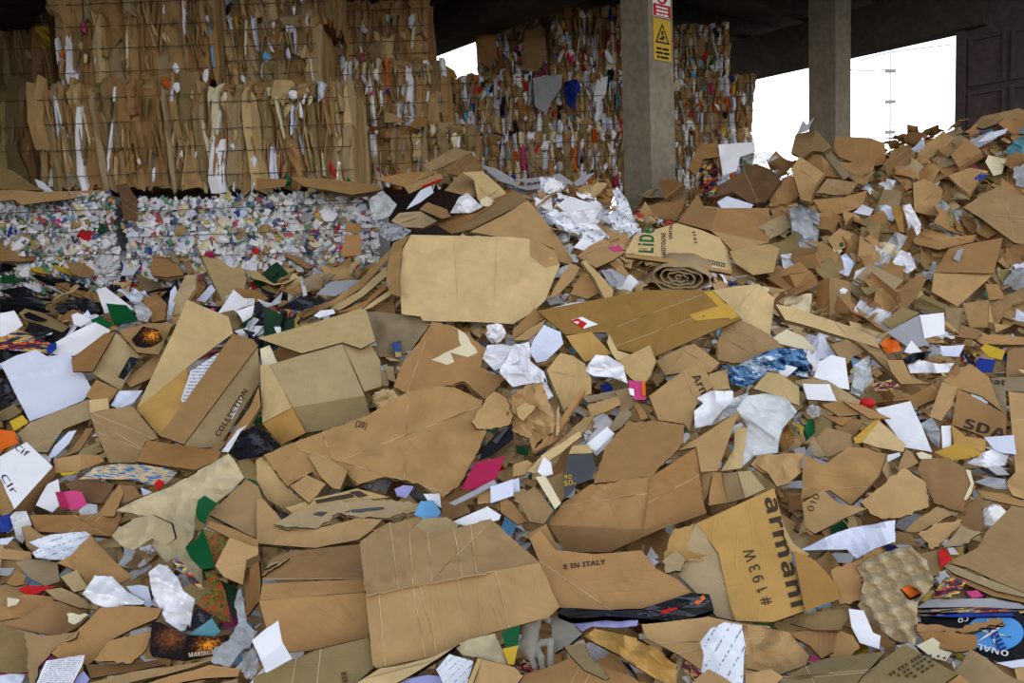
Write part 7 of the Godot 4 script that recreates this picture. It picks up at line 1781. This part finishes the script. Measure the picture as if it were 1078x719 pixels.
const TONE := {"k1": "light tan", "k2": "tan", "k3": "brown", "k4": "grey-brown", "k8": "olive", "k6": "dark brown", "w": "white", "wl": "bluish white", "cream": "cream", "film": "clear", "milky": "milky", "greyfilm": "grey", "pr_mix": "colourful", "pr_dark": "dark printed", "blk": "black", "dgrn": "dark green", "yel": "yellow", "red": "red", "blu": "blue", "grn": "green", "pr_veg": "green and red", "pr_text": "typed", "pnk": "pink", "lbl": "light blue", "pr_marks": "ink-marked"}
func scatter() -> void:
	var shapes := {"board": [], "paper": [], "mag": [], "film": [], "box": []}
	for i in 18:
		shapes.board.append(local_sheet(rng.randf_range(0.24, 0.42), rng.randf_range(0.14, 0.28), {"bend": [rng.randf_range(-0.5, 0.5), rng.randf_range(0, 180)], "wave": 0.03, "folds_uv": [[Vector2(rng.randf_range(-0.06, 0.06), 0), Vector2.from_angle(rng.randf_range(0, 6.2)), rng.randf_range(-0.7, 0.7)]]}, 0.005, 0.012))
	for i in 8:
		shapes.paper.append(local_sheet(rng.randf_range(0.2, 0.3), rng.randf_range(0.16, 0.24), {"crush": 0.03, "wave": 0.04, "cell": 0.025}, 0.002, 0.012))
	for i in 5:
		shapes.mag.append(local_sheet(0.3, 0.21, {"bend": [rng.randf_range(-0.3, 0.3), rng.randf_range(0, 180)], "wave": 0.012, "fit": true}, 0.008, 0.0))
	for i in 5:
		shapes.film.append(local_sheet(0.34, 0.26, {"crush": 0.04, "wave": 0.06, "cell": 0.03}, 0.0015, 0.02))
	for i in 5:   # crushed box corners: three leaning sides
		var st := SurfaceTool.new()
		st.begin(Mesh.PRIMITIVE_TRIANGLES)
		st.set_smooth_group(-1)
		var w := 0.16
		var c := []
		for k in 8: c.append(Vector3((-w if k % 2 == 0 else w) + rng.randf_range(-0.05, 0.05), (0.0 if k < 4 else rng.randf_range(0.08, 0.16)), (-0.11 if (k / 2) % 2 == 0 else 0.11) + rng.randf_range(-0.04, 0.04)))
		for f4 in [[0, 1, 5, 4], [2, 6, 7, 3], [0, 4, 6, 2], [1, 3, 7, 5], [4, 5, 7, 6]]:
			if f4[0] == 1: continue
			var a: Vector3 = c[f4[0]]
			var b: Vector3 = c[f4[1]]
			var d: Vector3 = c[f4[2]]
			var e: Vector3 = c[f4[3]]
			var nn := (d - a).cross(b - a).normalized() * 0.006
			for t in [[a, b, d], [a, d, e]]:
				for p in t: st.add_vertex(p)
				for p in [t[0] - nn, t[2] - nn, t[1] - nn]: st.add_vertex(p)
		st.generate_normals()
		shapes.box.append(st.commit())
	var brown := ["k1", "k2", "k2", "k1", "k3", "k4", "k2", "k3"]
	var rear := ["k2", "k3", "k3", "k4", "k8", "k3", "k3", "k2", "k3"]  # darker mix than in front: the rear heap's dimness put into colour
	var dark := ["pr_dark", "pr_dark", "blk", "pr_mix", "pr_dark", "dgrn", "w", "pr_dark", "k8", "pr_text"]
	var bright := ["pr_mix", "pr_text", "red", "blu", "pr_text", "grn", "pr_dark", "pr_veg", "pr_text", "pnk", "lbl", "pr_mix"]
	# zone (pixels x0, y0, x1, y1), how many, shape, materials, name, label, category, group, size range
	var plan := [
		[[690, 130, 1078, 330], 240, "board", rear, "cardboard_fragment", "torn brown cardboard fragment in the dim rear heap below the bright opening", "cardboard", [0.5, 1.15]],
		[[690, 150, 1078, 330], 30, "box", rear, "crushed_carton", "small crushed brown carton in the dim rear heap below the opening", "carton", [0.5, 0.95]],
		[[700, 150, 1078, 340], 26, "paper", ["w", "wl", "w", "cream"], "paper_scrap", "crumpled white paper scrap in the dim rear heap", "paper", [0.6, 1.0]],
		[[720, 160, 1078, 340], 16, "film", ["film", "milky", "greyfilm"], "film_scrap", "crumpled clear plastic scrap in the dim rear heap", "plastic film", [0.7, 1.2]],
		[[700, 330, 1078, 480], 46, "board", brown, "cardboard_offcut", "bent cardboard offcut among the papers at the foot of the rear heap", "cardboard", [0.5, 0.9]],
		[[760, 340, 1078, 480], 22, "paper", ["w", "wl", "pr_mix"], "paper_wad", "white paper wad at the foot of the rear heap", "paper", [0.4, 0.8]],
		[[0, 270, 300, 400], 70, "mag", dark, "dark_magazine", "dark glossy magazine in the slumped pile below the pale bales", "magazine", [0.7, 1.2]],
		[[0, 270, 400, 330], 40, "board", brown, "board_flap", "brown board flap lying at the foot of the pale bales", "cardboard", [0.6, 1.3]],
		[[0, 280, 330, 410], 16, "paper", ["w", "wl"], "white_scrap", "white paper scrap among the dark magazines", "paper", [0.5, 0.9]],
		[[380, 170, 670, 262], 30, "paper", ["w", "wl", "w", "pr_marks"], "office_paper", "crumpled white office paper on the crest of the heap", "paper", [0.6, 1.1]],
		[[380, 170, 700, 262], 40, "board", brown, "board_piece", "brown board piece on the crest of the heap before the bales", "cardboard", [0.6, 1.2]],
		[[0, 400, 1078, 719], 100, "board", brown, "board_scrap", "small torn board scrap between the large cartons of the front heap", "cardboard", [0.35, 0.8]],
		[[0, 400, 1078, 719], 22, "paper", ["w", "wl", "w"], "paper_shred", "small white paper shred between the large cartons of the front heap", "paper", [0.3, 0.6]],
		[[0, 400, 1078, 719], 34, "mag", bright, "printed_leaflet", "small printed leaflet between the large cartons of the front heap", "leaflet", [0.25, 0.5]],
	]
	for e in plan:
		var z: Array = e[0]
		var left: int = e[1]
		var tries := 0
		while left > 0 and tries < 4000:
			tries += 1
			var q := Vector2(rng.randf_range(z[0], z[2]), rng.randf_range(z[1], z[3]))
			var hidden := false
			for t in traced:
				for off in [Vector2.ZERO, Vector2(9, 0), Vector2(-9, 0), Vector2(0, 7), Vector2(0, -7)]:
					if Geometry2D.is_point_in_polygon(q + off, t):
						hidden = true
						break
				if hidden and rng.randf() < 0.6: break
				if hidden and not Geometry2D.is_point_in_polygon(q, t): hidden = false
				if hidden: break
			if hidden: continue
			var w := heap_hit(q)
			if w.y < 0.03 or -w.z > 10.5: continue
			if w.y > heap_height(w.x, -w.z) + 0.1: continue
			left -= 1
			var list: Array = shapes[e[2]]
			var mats: Array = e[3]
			var o := mesh_node(list[rng.randi() % list.size()], M[mats[rng.randi() % mats.size()]], numbered(e[4]), self)
			var n := (heap_normal(w) + Vector3(rng.randf_range(-0.8, 0.8), rng.randf_range(-0.3, 0.3), rng.randf_range(-0.35, 0.9))).normalized()
			var s := rng.randf_range(e[7][0], e[7][1])
			var x := n.cross(Vector3(rng.randf_range(-1, 1), 0.1, rng.randf_range(-1, 1))).normalized()
			o.transform = Transform3D(Basis(x, n, x.cross(n)).scaled_local(Vector3(s, s, s)), w + n * (rng.randf_range(-0.16, -0.02) if w.z > -6.2 else rng.randf_range(-0.18, 0.08)))
			var best := 9e9
			var near := "heap"
			for nb in neighbours:
				var dd := w.distance_squared_to(nb[0])
				if dd < best:
					best = dd
					near = " ".join(nb[1].split(" ").slice(0, 7))
			var mat_name: String = M.find_key(o.material_override)
			var size_word := "small" if s < e[7][0] + (e[7][1] - e[7][0]) * 0.33 else ("large" if s > e[7][0] + (e[7][1] - e[7][0]) * 0.67 else "middling")
			var lbl := "%s %s %s close to the %s" % [size_word, TONE.get(mat_name, "printed"), e[4].replace("_", " "), near]
			tag(o, lbl, e[6], e[5].get_slice(" ", 0) + " " + e[4].replace("_", " ") + " pieces")
